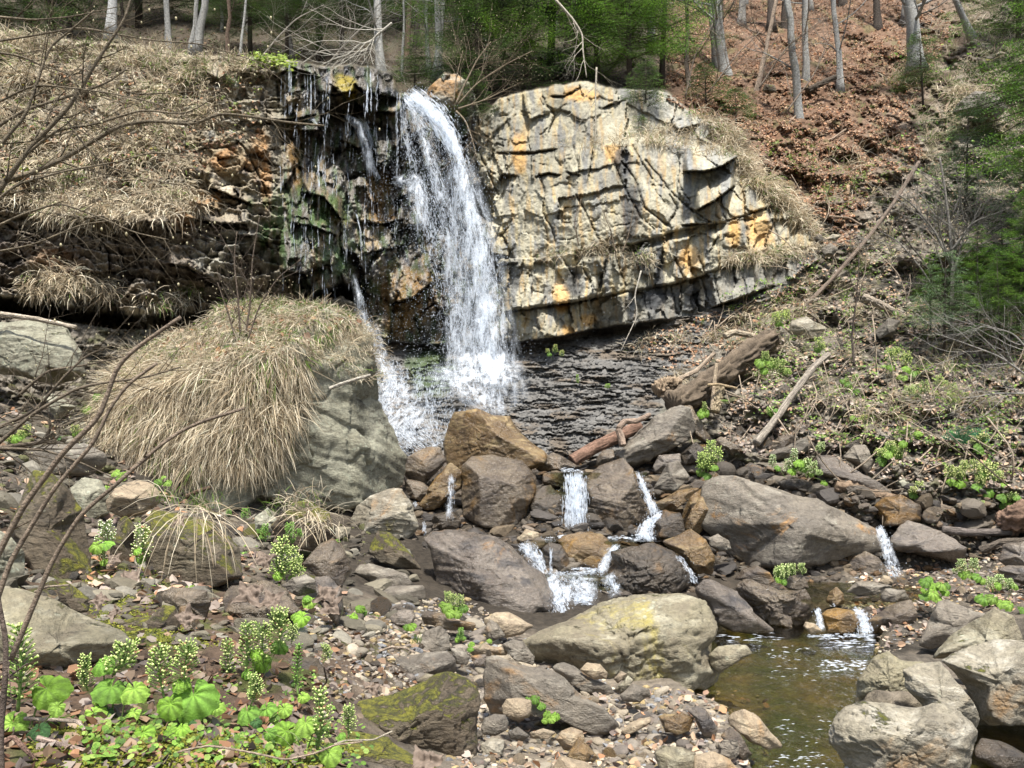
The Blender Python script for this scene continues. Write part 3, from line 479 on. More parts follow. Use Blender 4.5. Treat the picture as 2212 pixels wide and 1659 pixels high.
def shape(D, seed, Pout=None, s=1., depth=.8, sharp=40, cone=.22, facets=None, nf=9, rough=.032, lay=.022, flat=(1, 1, 1), fine=1.):
    rn = np.random.RandomState(seed); k = []; sharp = sharp*2.2 if sharp > 11 else sharp
    if Pout is not None:
        th = np.arctan2(D[:, 2], D[:, 0]); rho = np.hypot(D[:, 0], D[:, 2]); Rr = star(Pout, th)
        k.append(Rr/np.maximum(rho+cone*np.maximum(-D[:, 1], 0)-.10*np.maximum(D[:, 1], 0), 1e-3))
    if Pout is None: k.append(np.full(len(D), 1.05*s))
    pl_ = list(facets) if facets is not None else [(rn.uniform(-.35, .35), -.62, .75, rn.uniform(.50, .72)), (rn.uniform(-.4, .4), -1, rn.uniform(-.15, .2), rn.uniform(.5, .72)), (rn.choice([-1, 1])*.8, -.8, rn.uniform(-.1, .3), rn.uniform(.6, .8))]
    pl_ += [(0, 1, 0, depth), (0, -1, 0, depth)]
    for _ in range(nf):
        v = rn.normal(size=3); v /= np.linalg.norm(v); pl_.append((*v, rn.uniform(*((.72, 1.02) if sharp < 11 else (.52, .95))) if Pout is None else rn.uniform(.86, 1.1)))
    if Pout is not None:
        for _ in range(5): v = np.array([rn.uniform(-1, 1), -rn.uniform(.5, 1), rn.uniform(-.6, 1)]); pl_.append((*(v/np.linalg.norm(v)), rn.uniform(.60, .78)))
    for nx, ny, nz, h in pl_:
        n = np.array((nx, ny, nz), float); n /= np.linalg.norm(n); c = D@n; k.append(np.where(c > .02, h*s/np.maximum(c, .02), 1e3))
    k = np.stack(k); m = k.min(0); r = m*np.power(np.power(k/m, -sharp).sum(0), -1/sharp)
    V = D*r[:, None]*np.array(flat); q = V/s; sd = seed*1.73
    ax = np.array([rn.uniform(-.4, .4), rn.uniform(-.3, .3), 1]); ax /= np.linalg.norm(ax); w = q+sd
    a = q@ax; lay_n = vnoise(np.stack([a*9+sd, (w[:, 0])*1.2, w[:, 1]*1.2], 1), 3)+.6*vnoise(np.stack([a*23+sd, w[:, 0]*2.2, w[:, 1]*2.2], 1), 4)
    if sharp > 11 and len(D) > 3000:
        for fr, am in ((2.1, .08), (4.6, .022)):
            r3, off = vor3(w*fr); lay_n = lay_n*1.; ch = am*((r3[0]-.5)*.9+off[0]*(r3[1]-.5)*1.5+off[1]*(r3[2]-.5)*1.5+off[2]*(r3[0]*2-1)*1.); V = V+D*(ch*s*(rough/.05)*(.5 if facets is not None and Pout is not None else 1))[:, None]
    dn = rough*(fbm(w*1.6, 4, 1)*.7+.5*np.abs(fbm(w*3.3, 3, 2)))+lay*lay_n+rough*.35*fbm(w*8, 3, 5)*fine
    cl = fbm(w*1.9+9, 3, 8); dn = dn-.6*rough*np.exp(-(cl/.022)**2)*fine                        # fissures
    return V+D*(dn*s)[:, None]
def boulder(name, label, mat, P, Y, seed, cat='boulder', lvl=None, group=None, **kw):
    """P: outline in picture units; Y: distance of its middle"""
    P = np.array(P, float); c = (P.max(0)+P.min(0))/2; x, y = P[:, 0], P[:, 1]; A = .5*abs(np.dot(x, np.roll(y, 1))-np.dot(y, np.roll(x, 1)))
    c = np.array([P[:, 0].mean(), P[:, 1].mean()])*.5+c*.5
    n = len(P); Q = []                            # add noisy points along the outline
    for i in range(n):
        a, b = P[i], P[(i+1) % n]; L = np.linalg.norm(b-a); m = max(1, int(L/14)); e = (b-a)/max(L, 1e-6); no = np.array([-e[1], e[0]])
        for j in range(m): t = j/m; Q.append(a+(b-a)*t+no*(R.gauss(0, .9)*min(1, L/30) if j else 0))
    Q = np.array(Q)
    out = np.stack([(Q[:, 0]-c[0])/F*Y, -(Q[:, 1]-c[1])/F*Y], 1); s = math.sqrt(A/math.pi)/F*Y
    if lvl is None: lvl = 6 if s*F/Y > 62 else 5 if s*F/Y > 22 else 4
    D, Fc = ico(lvl); kw.setdefault('depth', .8); V = shape(D, seed, out, s, **kw)
    for _ in range(3):                            # make the widest section follow the outline
        kp = Y/(Y+V[:, 1]); cw_ = at(c[0], c[1], Y); ux = (cw_[0]+V[:, 0])*kp-cw_[0]; uz = (cw_[2]-ZC+V[:, 2])*kp-cw_[2]+ZC; th = np.arctan2(uz, ux); rho = np.hypot(ux, uz); nb = 120 if lvl > 5 else 60; b = ((th+math.pi)/(2*math.pi)*nb).astype(int) % nb; mx = np.zeros(nb); np.maximum.at(mx, b, rho)
        cth = (np.arange(nb)+.5)/nb*2*math.pi-math.pi; ra = np.where(mx > 0, np.clip(star(out, cth)/np.maximum(mx, 1e-3), .6, 2.4), 1.); ra = (np.roll(ra, 1)+4*ra+np.roll(ra, -1))/6
        f = np.interp(th, np.r_[cth-2*math.pi, cth, cth+2*math.pi], np.r_[ra, ra, ra]); V[:, 0] *= f; V[:, 2] *= f
    o = mk(name, V, Fc, mat); o.location = at(c[0], c[1], Y); tag(o, label, cat, group); BV.append((V+np.array(o.location), Fc)); return o
BV = []
M['grey'] = rock_mat('grey_rock', (.165, .14, .105), (.10, .085, .066), (.24, .215, .17), stain=.1, lichen=.35, dark=.6, rough=(.5, .8))
M['brown'] = rock_mat('brown_wet_rock', (.09, .07, .05), (.16, .128, .09), (.05, .038, .03), stain=.5, stain_c=(.20, .11, .03), rough=(.16, .42), dark=.6)
M['ochre'] = rock_mat('ochre_wet_rock', (.155, .10, .045), (.095, .064, .035), (.27, .20, .10), stain=.45, stain_c=(.26, .14, .025), rough=(.16, .45), dark=.6)
M['darkwet'] = rock_mat('dark_wet_rock', (.05, .04, .029), (.085, .066, .046), (.03, .026, .022), stain=.35, stain_c=(.12, .065, .018), rough=(.18, .5), dark=.6, moss=.12, moss_c=(.03, .045, .01))
M['mossy'] = rock_mat('mossy_rock', (.085, .062, .038), (.14, .115, .075), (.045, .036, .025), moss=.85, moss_c=(.085, .088, .012), lichen=.3, rough=(.7, .95))
M['pale'] = rock_mat('pale_lichen_rock', (.26, .23, .165), (.15, .13, .095), (.38, .35, .28), stain=.35, lichen=.5, yellow=.3, moss=.10, dark=.7, rough=(.6, .85))
M['yellow'] = rock_mat('yellow_lichen_rock', (.21, .185, .115), (.145, .12, .08), (.30, .275, .195), yellow=.45, lichen=.4, moss=.2, dark=.6, rough=(.6, .85))
M['violet'] = rock_mat('purple_brown_rock', (.105, .085, .067), (.175, .148, .118), (.05, .045, .042), stain=.22, rough=(.18, .42), dark=.6)
M['tan'] = rock_mat('tan_rock', (.29, .225, .145), (.20, .155, .105), (.36, .30, .20), stain=.35, dark=.45, rough=(.5, .8))
M['lichen'] = rock_mat('lichen_rock', (.19, .18, .125), (.28, .27, .20), (.09, .08, .055), lichen=.9, lichen_c=(.33, .35, .26), moss=.25, dark=.6, rough=(.75, .95))
def cv(k, ox, oy): return lambda *P: [(ox+x*k, oy+y*k) for x, y in P]
zA = cv(1, 0, 0); zB = cv(.36459, 777.7, 691.3); zC = cv(.37501, 1382.5, 604.9); zD = cv(.35157, 0, 1123.3); zE = cv(.35157, 691.3, 1209.7); zG = cv(.35157, 1434.4, 1123.3); zH = cv(.39064, 0, 604.9); zI = cv(.41664, 950.5, 0); zJ = cv(.41678, 1469, 0)
TOPF = lambda t=.55, f=.62, x=0, s=0.: [(x, -.5, .85, t), (-x*.5+s, -1, -.05, f)]
BO = [
 # ---- rocks round the little falls
 ('boulder', 'tall glossy ochre boulder with a sloping wet top standing in front of the waterfall foot', 'ochre', zB((490, 740), (528, 600), (560, 542), (700, 522), (780, 560), (890, 570), (930, 640), (990, 700), (1115, 790), (1100, 850), (1000, 900), (660, 950), (520, 900)), 12.2, 1, dict(facets=[(.45, -.42, .78, .50), (-.85, -.75, .1, .48)], lay=.012, sharp=22)),
 ('boulder', 'big dark cube-like wet boulder with a flat purple top left of the centre fall', 'brown', zB((605, 860), (660, 805), (800, 798), (960, 830), (1045, 930), (1045, 1030), (1000, 1140), (960, 1250), (860, 1275), (700, 1230), (610, 1160), (598, 1000)), 11.1, 2, dict(facets=[(.18, -.42, .9, .56), (.12, -1, -.12, .55), (-.9, -.6, 0, .68)], sharp=24, lay=.015)),
 ('boulder', 'rounded grey-brown boulder just right of the centre fall', 'brown', zB((1340, 930), (1420, 860), (1560, 815), (1620, 880), (1650, 1000), (1712, 1140), (1690, 1230), (1600, 1285), (1470, 1285), (1370, 1200), (1335, 1080)), 11.1, 3, dict(facets=[(-.35, -.75, .6, .56), (.6, -.8, -.2, .62)], sharp=12)),
 ('boulder', 'long tilted grey slab lying on the shale under the rotten log', 'grey', zB((1505, 800), (1620, 690), (1740, 570), (1900, 500), (1960, 520), (1992, 650), (1940, 720), (1700, 850), (1620, 880), (1550, 860)), 12.2, 4, dict(facets=[(-.3, -.75, .62, .45), (.2, -.9, -.5, .6)], lay=.03, sharp=20)),
 ('boulder', 'brown leaning plate with yellow moss at its tip behind the tilted grey slab', 'brown', zB((1905, 512), (1960, 500), (2085, 700), (2072, 745), (1980, 700), (1950, 560)), 12.4, 5, dict(depth=.6)),
 ('boulder', 'large smooth purple-brown slab with an ochre wet right edge left of the lower cascade', 'violet', zB((370, 1300), (420, 1250), (560, 1238), (800, 1280), (900, 1340), (985, 1430), (1090, 1500), (1150, 1620), (1150, 1740), (950, 1790), (720, 1760), (560, 1690), (450, 1570), (430, 1440), (405, 1350)), 8.8, 6, dict(facets=[(.38, -.72, .55, .5), (-.75, -.75, -.1, .62), (.9, -.5, .1, .85)], sharp=18, lay=.02, depth=.7)),
 ('boulder', 'ochre topped flat stone sitting between the two arms of the cascade', 'ochre', zB((1165, 1310), (1210, 1270), (1300, 1256), (1430, 1265), (1505, 1330), (1440, 1450), (1300, 1490), (1220, 1420)), 10.1, 7, dict(facets=[(0, -.35, .94, .5), (0, -1, -.3, .7)])),
 ('boulder', 'lumpy dark mottled boulder right of the lower cascade', 'darkwet', zB((1420, 1540), (1500, 1440), (1480, 1370), (1600, 1340), (1740, 1320), (1860, 1370), (1960, 1480), (1965, 1570), (1880, 1625), (1700, 1640), (1560, 1640)), 9.6, 8, dict(rough=.12, sharp=8)),
 ('boulder', 'ochre-brown wedge boulder beside the thin trickle right of the cascade', 'ochre', zB((1780, 1320), (1960, 1236), (2050, 1300), (2105, 1400), (2095, 1510), (1990, 1510), (1900, 1400), (1850, 1360)), 9.9, 9, dict(rough=.07)),
 ('boulder', 'pale boulder with two white calcite streaks under the right end of the grass mound', 'pale', zB((-20, 1100), (60, 1040), (160, 1000), (250, 998), (312, 1100), (350, 1230), (290, 1300), (150, 1310), (0, 1260), (-60, 1180)), 10.3, 10, dict(facets=[(.1, -.85, .5, .55)])),
 ('boulder', 'round brown boulder wedged between the grass mound and the ochre boulder', 'brown', zB((255, 820), (330, 780), (400, 750), (480, 750), (515, 830), (450, 910), (380, 985), (300, 965), (245, 900)), 11.8, 11, {}),
 ('boulder', 'slanting green-ochre slab left of the dark cube boulder', 'ochre', zB((340, 1100), (430, 960), (530, 838), (612, 900), (600, 1000), (480, 1110), (400, 1130)), 11.3, 12, dict(facets=[(-.5, -.8, .3, .5)])),
 ('boulder', 'small dark wet rock under the thin left trickle', 'darkwet', zB((395, 1260), (440, 1150), (540, 1125), (605, 1190), (570, 1260)), 10.9, 13, {}),
 ('boulder', 'wet green rock face between the cube boulder and the centre fall', 'darkwet', zB((1040, 1000), (1130, 975), (1218, 1060), (1222, 1190), (1150, 1270), (1000, 1270), (990, 1100)), 11.2, 14, {}),
 ('boulder', 'dark wet rock at the lip of the centre fall', 'darkwet', zB((1085, 905), (1200, 895), (1215, 985), (1130, 1000), (1075, 965)), 11.6, 15, {}),
 ('boulder', 'dark wet rock wall directly behind the centre fall', 'darkwet', zB((1200, 945), (1280, 930), (1360, 940), (1370, 1100), (1360, 1260), (1270, 1280), (1200, 1260), (1195, 1100)), 11.6, 16, dict(facets=[(0, -1, .2, .5)])),
 ('stone', 'small pale ochre stone at the foot of the cube boulder', 'tan', zB((925, 1300), (980, 1238), (1062, 1262), (1055, 1305), (960, 1318)), 10.4, 17, {}),
 ('boulder', 'green algae covered stone the cascade pours over', 'darkwet', zB((1080, 1350), (1120, 1315), (1190, 1330), (1245, 1430), (1245, 1510), (1160, 1520), (1100, 1490)), 9.8, 18, {}),
 ('boulder', 'dark six sided stone above the right-hand trickle', 'grey', zB((1735, 1000), (1780, 920), (1822, 848), (1885, 826), (1955, 930), (1860, 1035), (1790, 1012)), 11.1, 19, dict(facets=[(.7, -.6, .3, .5), (-.7, -.7, .2, .5)], sharp=26)),
 ('stone', 'brown rounded stone just above the right-hand trickle', 'violet', zB((1733, 870), (1770, 800), (1900, 786), (1905, 850), (1820, 905), (1750, 905)), 11.6, 20, {}),
 ('stone', 'dark block tucked behind the dark six sided stone', 'darkwet', zB((1896, 800), (1990, 718), (2055, 770), (1995, 850), (1925, 860)), 12, 21, {}),
 ('stone', 'flat ochre plate right of the right-hand trickle', 'ochre', zB((1745, 1085), (1880, 1008), (2025, 985), (1945, 1065), (1850, 1135), (1770, 1138)), 10.8, 22, dict(depth=.6)),
 ('boulder', 'upright ochre rock leaning on the huge grey boulder', 'ochre', zB((1890, 1200), (1960, 1035), (2060, 975), (2080, 1200), (2000, 1280), (1910, 1250)), 11, 23, {}),
 ('boulder', 'mossy dark wedge rock left of the large purple-brown slab', 'mossy', zB((45, 1375), (100, 1248), (180, 1258), (300, 1380), (375, 1480), (280, 1480), (120, 1440)), 8.8, 24, {}),
 ('boulder', 'flat layered grey slab lying on a block left of the purple-brown slab', 'grey', zB((-10, 1450), (60, 1436), (150, 1468), (280, 1500), (325, 1572), (240, 1612), (40, 1580), (-40, 1500)), 8.2, 25, dict(lay=.05, facets=[(0, -.5, .85, .5)])),
 ('boulder', 'square grey block under the flat layered slab', 'grey', zE((150, 180), (330, 160), (640, 148), (658, 250), (560, 335), (380, 345), (230, 295), (145, 265)), 7.9, 26, dict(facets=[(0, -1, .1, .5)], sharp=24)),
 ('boulder', 'wet brown rock on the left of the thin left trickle, below the round brown boulder', 'brown', zB((255, 930), (380, 960), (430, 1010), (360, 1080), (270, 1050)), 11.6, 27, {}),
 ('boulder', 'low brown rock between the ochre boulder and the reddish log', 'brown', zB((1010, 850), (1090, 800), (1180, 795), (1260, 840), (1300, 870), (1200, 900), (1060, 900)), 12.1, 28, {}),
 ('stone', 'small round brown stone against the end of the reddish log', 'brown', zB((1400, 820), (1440, 770), (1500, 765), (1510, 810), (1450, 870), (1400, 860)), 11.9, 29, {}),
 ('boulder', 'dark wet rock in the recess right of the rounded boulder by the trickle', 'darkwet', zB((1740, 1200), (1800, 1120), (1900, 1140), (1930, 1260), (1850, 1310), (1750, 1290)), 10.6, 30, {}),
 # ---- the pebble bar
 ('boulder', 'huge pale yellow-lichened boulder on the pebble bar beside the pool', 'yellow', zA((1112, 1390), (1160, 1362), (1230, 1335), (1300, 1300), (1370, 1284), (1470, 1279), (1525, 1296), (1552, 1350), (1545, 1385), (1528, 1398), (1540, 1425), (1558, 1462), (1530, 1492), (1430, 1497), (1320, 1470), (1200, 1450), (1150, 1430)), 6.4, 31, dict(rough=.075, facets=[(-.15, -.55, .8, .47), (.1, -1, -.25, .58), (.8, -.6, .1, .85)], sharp=12, lay=.03, depth=.7)),
 ('boulder', 'long curved purple-grey slab standing on edge in the pebbles', 'grey', zE((1002, 700), (1020, 610), (1050, 580), (1110, 590), (1200, 632), (1420, 675), (1500, 720), (1600, 825), (1750, 900), (1850, 1015), (1840, 1105), (1740, 1125), (1600, 1060), (1450, 965), (1250, 960), (1050, 950), (1005, 850)), 5.08, 32, dict(facets=[(-.05, -.95, .28, .30), (0, -.2, .98, .62)], depth=.42, lay=.012, rough=.03, cone=.08, sharp=18)),
 ('stone', 'thin dark slab leaning behind the long curved slab', 'grey', zE((1415, 670), (1470, 620), (1560, 650), (1650, 712), (1800, 780), (1812, 835), (1740, 845), (1600, 800)), 5.8, 33, dict(depth=.5, lay=.05)),
 ('stone', 'smooth rounded cream stone on top of the thin dark slab', 'tan', zE((1592, 675), (1640, 628), (1720, 638), (1768, 690), (1762, 732), (1680, 735)), 5.75, 34, dict(sharp=5, lay=.005)),
 ('boulder', 'squat grey block with pale scratch lines on the leaf-strewn gravel', 'grey', zE((295, 700), (340, 590), (400, 558), (530, 588), (640, 568), (780, 556), (830, 600), (838, 690), (760, 740), (560, 800), (430, 815), (365, 770)), 5.7, 35, dict(facets=[(0, -.92, .4, .45), (0, -.1, 1, .62)], sharp=18)),
 ('boulder', 'grey block with a notched top behind the squat grey block', 'grey', zE((600, 560), (612, 490), (640, 440), (738, 400), (792, 460), (802, 545), (700, 600), (620, 610)), 6.2, 36, dict(facets=[(-.5, -.8, .5, .4), (.7, -.8, .1, .5)], sharp=20)),
 ('boulder', 'large dark mossy rock with a jagged right end in the foreground', 'mossy', zE((60, 960), (200, 870), (430, 830), (650, 740), (720, 690), (800, 680), (900, 720), (970, 780), (992, 860), (965, 1000), (975, 1130), (940, 1330), (700, 1380), (480, 1250), (400, 1150), (200, 1090), (70, 1010)), 4.25, 37, dict(facets=[(-.25, -.42, .87, .42), (.25, -1, -.15, .5), (.85, -.6, 0, .72)], sharp=18, rough=.06, depth=.62)),
 ('boulder', 'low mossy slab at the bottom edge beside the curly bark', 'mossy', zE((-40, 1100), (60, 1050), (200, 1052), (420, 1092), (480, 1150), (600, 1210), (760, 1300), (600, 1380), (0, 1380)), 3.75, 38, dict(facets=[(0, -.4, .9, .4)], depth=.7)),
 ('stone', 'flat-topped brown rock under the small flowering clump mid-stream bank', 'brown', zE((615, 340), (660, 308), (760, 320), (850, 370), (962, 380), (940, 440), (800, 435), (640, 395)), 6.9, 39, {}),
 ('stone', 'pale tan wedge stone at the left toe of the huge pale boulder', 'tan', zE((1005, 360), (1080, 318), (1160, 318), (1320, 405), (1240, 460), (1140, 480), (1010, 400)), 6.9, 40, dict(sharp=9)),
 ('stone', 'grey leaning triangle stone before the pale tan wedge', 'grey', zE((998, 450), (1040, 358), (1090, 390), (1145, 470), (1060, 500)), 6.6, 41, {}),
 ('stone', 'long flat tan stone behind the long curved slab', 'tan', zE((890, 540), (1000, 512), (1155, 540), (1148, 590), (940, 590)), 6.1, 42, dict(depth=.6)),
 ('stone', 'blue-grey blunt stone against the huge pale boulder', 'grey', zE((1115, 520), (1180, 486), (1250, 500), (1320, 590), (1312, 650), (1200, 620)), 6.05, 43, {}),
 ('stone', 'small brown stone left of the curved slab tip', 'violet', zE((925, 590), (1022, 580), (1015, 655), (950, 650)), 5.75, 44, {}),
 ('stone', 'grey stone between the notched block and the curved slab', 'grey', zE((798, 540), (870, 542), (925, 590), (905, 645), (830, 640)), 5.95, 45, {}),
 ('stone', 'blocky cream boulder stone beside the round-leaved seedling', 'tan', zE((1115, 900), (1145, 852), (1220, 846), (1300, 860), (1300, 930), (1285, 968), (1200, 988), (1125, 955)), 4.85, 46, dict(sharp=9)),
 ('stone', 'smooth round grey cobble below the blocky cream stone', 'grey', zE((985, 1030), (1010, 970), (1070, 945), (1140, 950), (1160, 1000), (1150, 1045), (1080, 1082), (1000, 1075)), 4.75, 47, dict(sharp=5)),
 ('stone', 'large egg-shaped tan cobble in front of the curved slab', 'tan', zE((1448, 1100), (1480, 1050), (1545, 1025), (1615, 1050), (1628, 1110), (1560, 1160), (1500, 1170)), 4.65, 48, dict(sharp=6)),
 ('stone', 'yellow-ochre pointed stone in the pebbles', 'ochre', zE((1515, 1210), (1590, 1083), (1650, 1140), (1712, 1210), (1680, 1245), (1560, 1240)), 4.45, 49, dict(sharp=22)),
 ('stone', 'ochre rimmed layered rock by the water edge', 'ochre', zE((2075, 960), (2120, 942), (2240, 955), (2245, 1020), (2200, 1070), (2120, 1060)), 4.9, 50, {}),
 ('stone', 'slender tan stone lying aslant below the huge pale boulder', 'tan', zE((1845, 1060), (1900, 1000), (2030, 960), (2036, 1000), (1885, 1085)), 4.95, 51, dict(sharp=8)),
 ('stone', 'smooth blue-grey stone near the pool edge', 'grey', zE((1838, 830), (1920, 758), (2022, 790), (2036, 835), (1965, 875), (1860, 870)), 5.4, 52, dict(sharp=10)),
 ('stone', 'angular yellowish stone standing under the huge pale boulder', 'yellow', zE((1810, 800), (1890, 705), (1928, 740), (1850, 825)), 5.55, 53, {}),
 ('stone', 'small white rounded pebble stone under the huge pale boulder', 'tan', zE((1803, 730), (1850, 680), (1888, 700), (1830, 760)), 5.8, 54, dict(sharp=5)),
 ('stone', 'large pale slanting stone cut by the bottom edge of the picture', 'yellow', zE((2055, 1180), (2110, 1138), (2230, 1150), (2300, 1200), (2300, 1340), (2100, 1340)), 4.15, 55, dict(sharp=10)),
 ('stone', 'flat tan stone at the bottom edge left of the yellow-ochre stone', 'tan', zE((1425, 1280), (1470, 1200), (1640, 1240), (1700, 1290), (1640, 1340), (1430, 1340)), 4.2, 56, {}),
 ('stone', 'brown rounded cobble just below the smooth round grey cobble', 'grey', zE((1155, 1060), (1215, 1022), (1290, 1080), (1245, 1115), (1170, 1100)), 4.65, 57, dict(sharp=6)),
 ('stone', 'flat wafer stone in front of the curved slab', 'tan', zE((1285, 1060), (1370, 1034), (1455, 1060), (1400, 1100), (1300, 1096)), 4.65, 58, dict(depth=.5)),
 ('stone', 'white wrinkled stone low in the pebbles by the mossy rock', 'pale', zE((985, 1130), (1060, 1088), (1135, 1110), (1125, 1200), (1045, 1230), (1000, 1200)), 4.4, 59, {}),
 ('stone', 'striped grey finger stone beside the white wrinkled stone', 'grey', zE((1150, 1205), (1220, 1138), (1255, 1160), (1185, 1222)), 4.45, 60, {}),
 ('stone', 'tan angular stone half buried in leaves left of the squat grey block', 'tan', zE((40, 670), (110, 632), (195, 740), (150, 780), (80, 745)), 5.1, 61, {}),
 ('stone', 'white and grey folded stone beside curled bark', 'pale', zE((170, 780), (260, 708), (315, 740), (245, 860), (180, 860)), 4.9, 62, {}),
 ('stone', 'rusty layered stone near the foot of the square grey block', 'ochre', zE((320, 400), (345, 362), (420, 370), (430, 420), (360, 430)), 6.6, 63, {}),
 ('stone', 'pale banded rock near the foot of the square grey block', 'violet', zE((430, 350), (480, 308), (560, 305), (590, 350), (560, 410), (480, 405), (435, 380)), 6.8, 64, {}),
 ('stone', 'dark domed stone in the leaf litter left of the notched block', 'brown', zE((145, 545), (185, 495), (240, 520), (245, 590), (190, 590)), 5.7, 65, {}),
 ('stone', 'grey domed stone behind the dark domed stone', 'grey', zE((180, 420), (215, 382), (270, 400), (265, 440), (200, 440)), 6.2, 66, {}),
 ('stone', 'yellow-brown stone half hidden between squat block and mossy rock', 'yellow', zE((590, 745), (650, 695), (700, 705), (680, 760), (610, 770)), 5.2, 67, {}),
 # ---- right of the stream
 ('boulder', 'huge smooth grey boulder with lichen specks and a crack, right of the falls', 'grey', zA((1505, 1130), (1515, 1050), (1540, 1027), (1595, 1026), (1650, 1046), (1722, 1070), (1765, 1076), (1850, 1118), (1892, 1140), (1912, 1180), (1895, 1198), (1830, 1205), (1780, 1220), (1700, 1232), (1600, 1228), (1575, 1214), (1560, 1180)), 10.75, 68, dict(facets=[(.12, -.62, .75, .46), (-.9, -.75, .05, .60), (.5, -.9, -.3, .66)], sharp=20, lay=.008, rough=.035, depth=.75)),
 ('boulder', 'low wet rock under the right end of the huge grey boulder', 'brown', zG((1125, 220), (1240, 188), (1320, 230), (1372, 310), (1335, 375), (1200, 380), (1128, 300)), 10.5, 69, {}),
 ('boulder', 'brown block with a black hollow beneath it right of the side trickle', 'violet', zG((1378, 125), (1450, 28), (1500, 0), (1600, 28), (1740, 88), (1865, 162), (1850, 245), (1800, 280), (1630, 232), (1500, 205), (1395, 190)), 10.5, 70, dict(facets=[(-.1, -.75, .6, .45), (0, -.8, -.7, .75)], sharp=22)),
 ('boulder', 'smooth reddish ramp-shaped boulder dipping into the pool', 'violet', zG((178, 430), (240, 358), (320, 368), (450, 440), (560, 568), (660, 650), (705, 690), (580, 710), (420, 690), (320, 640), (240, 530)), 8.5, 71, dict(facets=[(.4, -.6, .7, .36), (-.2, -1, -.3, .55)], rough=.03, sharp=14, lay=.01)),
 ('boulder', 'wrinkled brown boulder behind the ramp-shaped boulder', 'brown', zG((435, 395), (500, 358), (640, 400), (760, 430), (870, 418), (935, 540), (905, 630), (780, 665), (650, 650), (560, 590), (455, 460)), 9, 72, dict(rough=.07)),
 ('stone', 'small dark rounded rock behind the wrinkled brown boulder', 'brown', zG((428, 365), (480, 298), (570, 278), (650, 320), (685, 375), (640, 410), (500, 380)), 9.8, 73, {}),
 ('stone', 'low upright ochre stone in the water above the little weir', 'ochre', zG((992, 500), (1018, 440), (1060, 408), (1102, 450), (1108, 515), (1050, 535)), 8.9, 74, {}),
 ('boulder', 'ochre weir stone with water sliding over it', 'ochre', zG((965, 580), (1000, 548), (1060, 538), (1180, 560), (1205, 640), (1160, 700), (1000, 695)), 8.5, 75, {}),
 ('boulder', 'brown angular boulder right of the little weir', 'brown', zG((1250, 615), (1340, 558), (1450, 498), (1522, 488), (1562, 580), (1542, 645), (1400, 700), (1268, 700)), 8.2, 76, dict(facets=[(-.2, -.5, .8, .45), (.2, -1, -.2, .55)])),
 ('stone', 'small striped stone left of the little weir', 'tan', zG((853, 655), (870, 622), (930, 638), (975, 685), (900, 700)), 8.2, 77, {}),
 ('boulder', 'long loaf-shaped mossy stone at the pool edge beside the huge pale boulder', 'yellow', zG((270, 830), (330, 775), (420, 765), (512, 768), (545, 822), (440, 880), (345, 950), (285, 890)), 6.3, 78, dict(sharp=6)),
 ('boulder', 'lumpy mossy rock with yellow lichen crown at the right of the pool', 'yellow', zG((1180, 1080), (1185, 980), (1222, 935), (1290, 838), (1380, 803), (1450, 858), (1600, 868), (1600, 1000), (1570, 1160), (1400, 1180), (1250, 1150)), 5.5, 79, dict(rough=.11, sharp=8)),
 ('boulder', 'grey slab leaning down to the right in front of the lumpy mossy rock', 'pale', zG((1458, 920), (1560, 878), (1700, 868), (1800, 998), (1905, 1120), (1945, 1220), (1915, 1310), (1780, 1290), (1600, 1160), (1480, 1030)), 5.1, 80, dict(facets=[(.1, -.8, .6, .4), (-.6, -.8, -.4, .6)], sharp=16, depth=.6)),
 ('boulder', 'big grey-brown faceted boulder at the right edge', 'pale', zG((1695, 860), (1850, 785), (2030, 733), (2212, 740), (2420, 800), (2440, 1200), (2240, 1260), (2000, 1262), (1935, 1210), (1850, 1010), (1750, 910)), 5.3, 81, dict(facets=[(-.2, -.35, .9, .52), (-.45, -1, .1, .5), (.5, -1, -.2, .6)], sharp=22, depth=.7)),
 ('boulder', 'pointed pale slab with yellow lichen ridge behind the big right-edge boulder', 'yellow', zG((1630, 850), (1750, 720), (1900, 620), (2030, 540), (2150, 588), (2212, 740), (2300, 860), (2030, 900), (1850, 860)), 5.9, 82, dict(facets=[(-.45, -.55, .7, .4), (.6, -.9, .3, .6)], sharp=24)),
 ('boulder', 'dull grey angular rock behind the pointed pale slab', 'grey', zG((1555, 770), (1600, 680), (1680, 500), (1745, 486), (1900, 560), (2010, 580), (1900, 700), (1700, 780), (1640, 800)), 7, 83, {}),
 ('boulder', 'massive rounded wrinkled boulder in the right foreground', 'pale', zG((1008, 1300), (1050, 1200), (1120, 1140), (1200, 1108), (1350, 1118), (1500, 1150), (1600, 1145), (1705, 1108), (1800, 1158), (1900, 1248), (1932, 1300), (1905, 1400), (1890, 1500), (1840, 1620), (1500, 1680), (1200, 1640), (1075, 1450), (1012, 1370)), 4.65, 84, dict(facets=[(-.05, -.35, .93, .52), (.05, -1, -.1, .52), (-.9, -.6, 0, .8)], rough=.085, sharp=9, lay=.03, depth=.7)),
 ('boulder', 'smooth wet rock rising from the water in the bottom right corner', 'darkwet', zG((1900, 1410), (1950, 1330), (2100, 1368), (2230, 1440), (2400, 1500), (2300, 1600), (2000, 1520), (1910, 1470)), 4.75, 85, dict(sharp=6, rough=.03)),
 ('boulder', 'glossy tan wedge boulder lapped by water at the near pool edge', 'tan', zG((388, 1210), (430, 1175), (490, 1158), (560, 1190), (622, 1260), (700, 1340), (735, 1395), (640, 1415), (520, 1360), (400, 1260)), 4.7, 86, dict(sharp=10, rough=.03)),
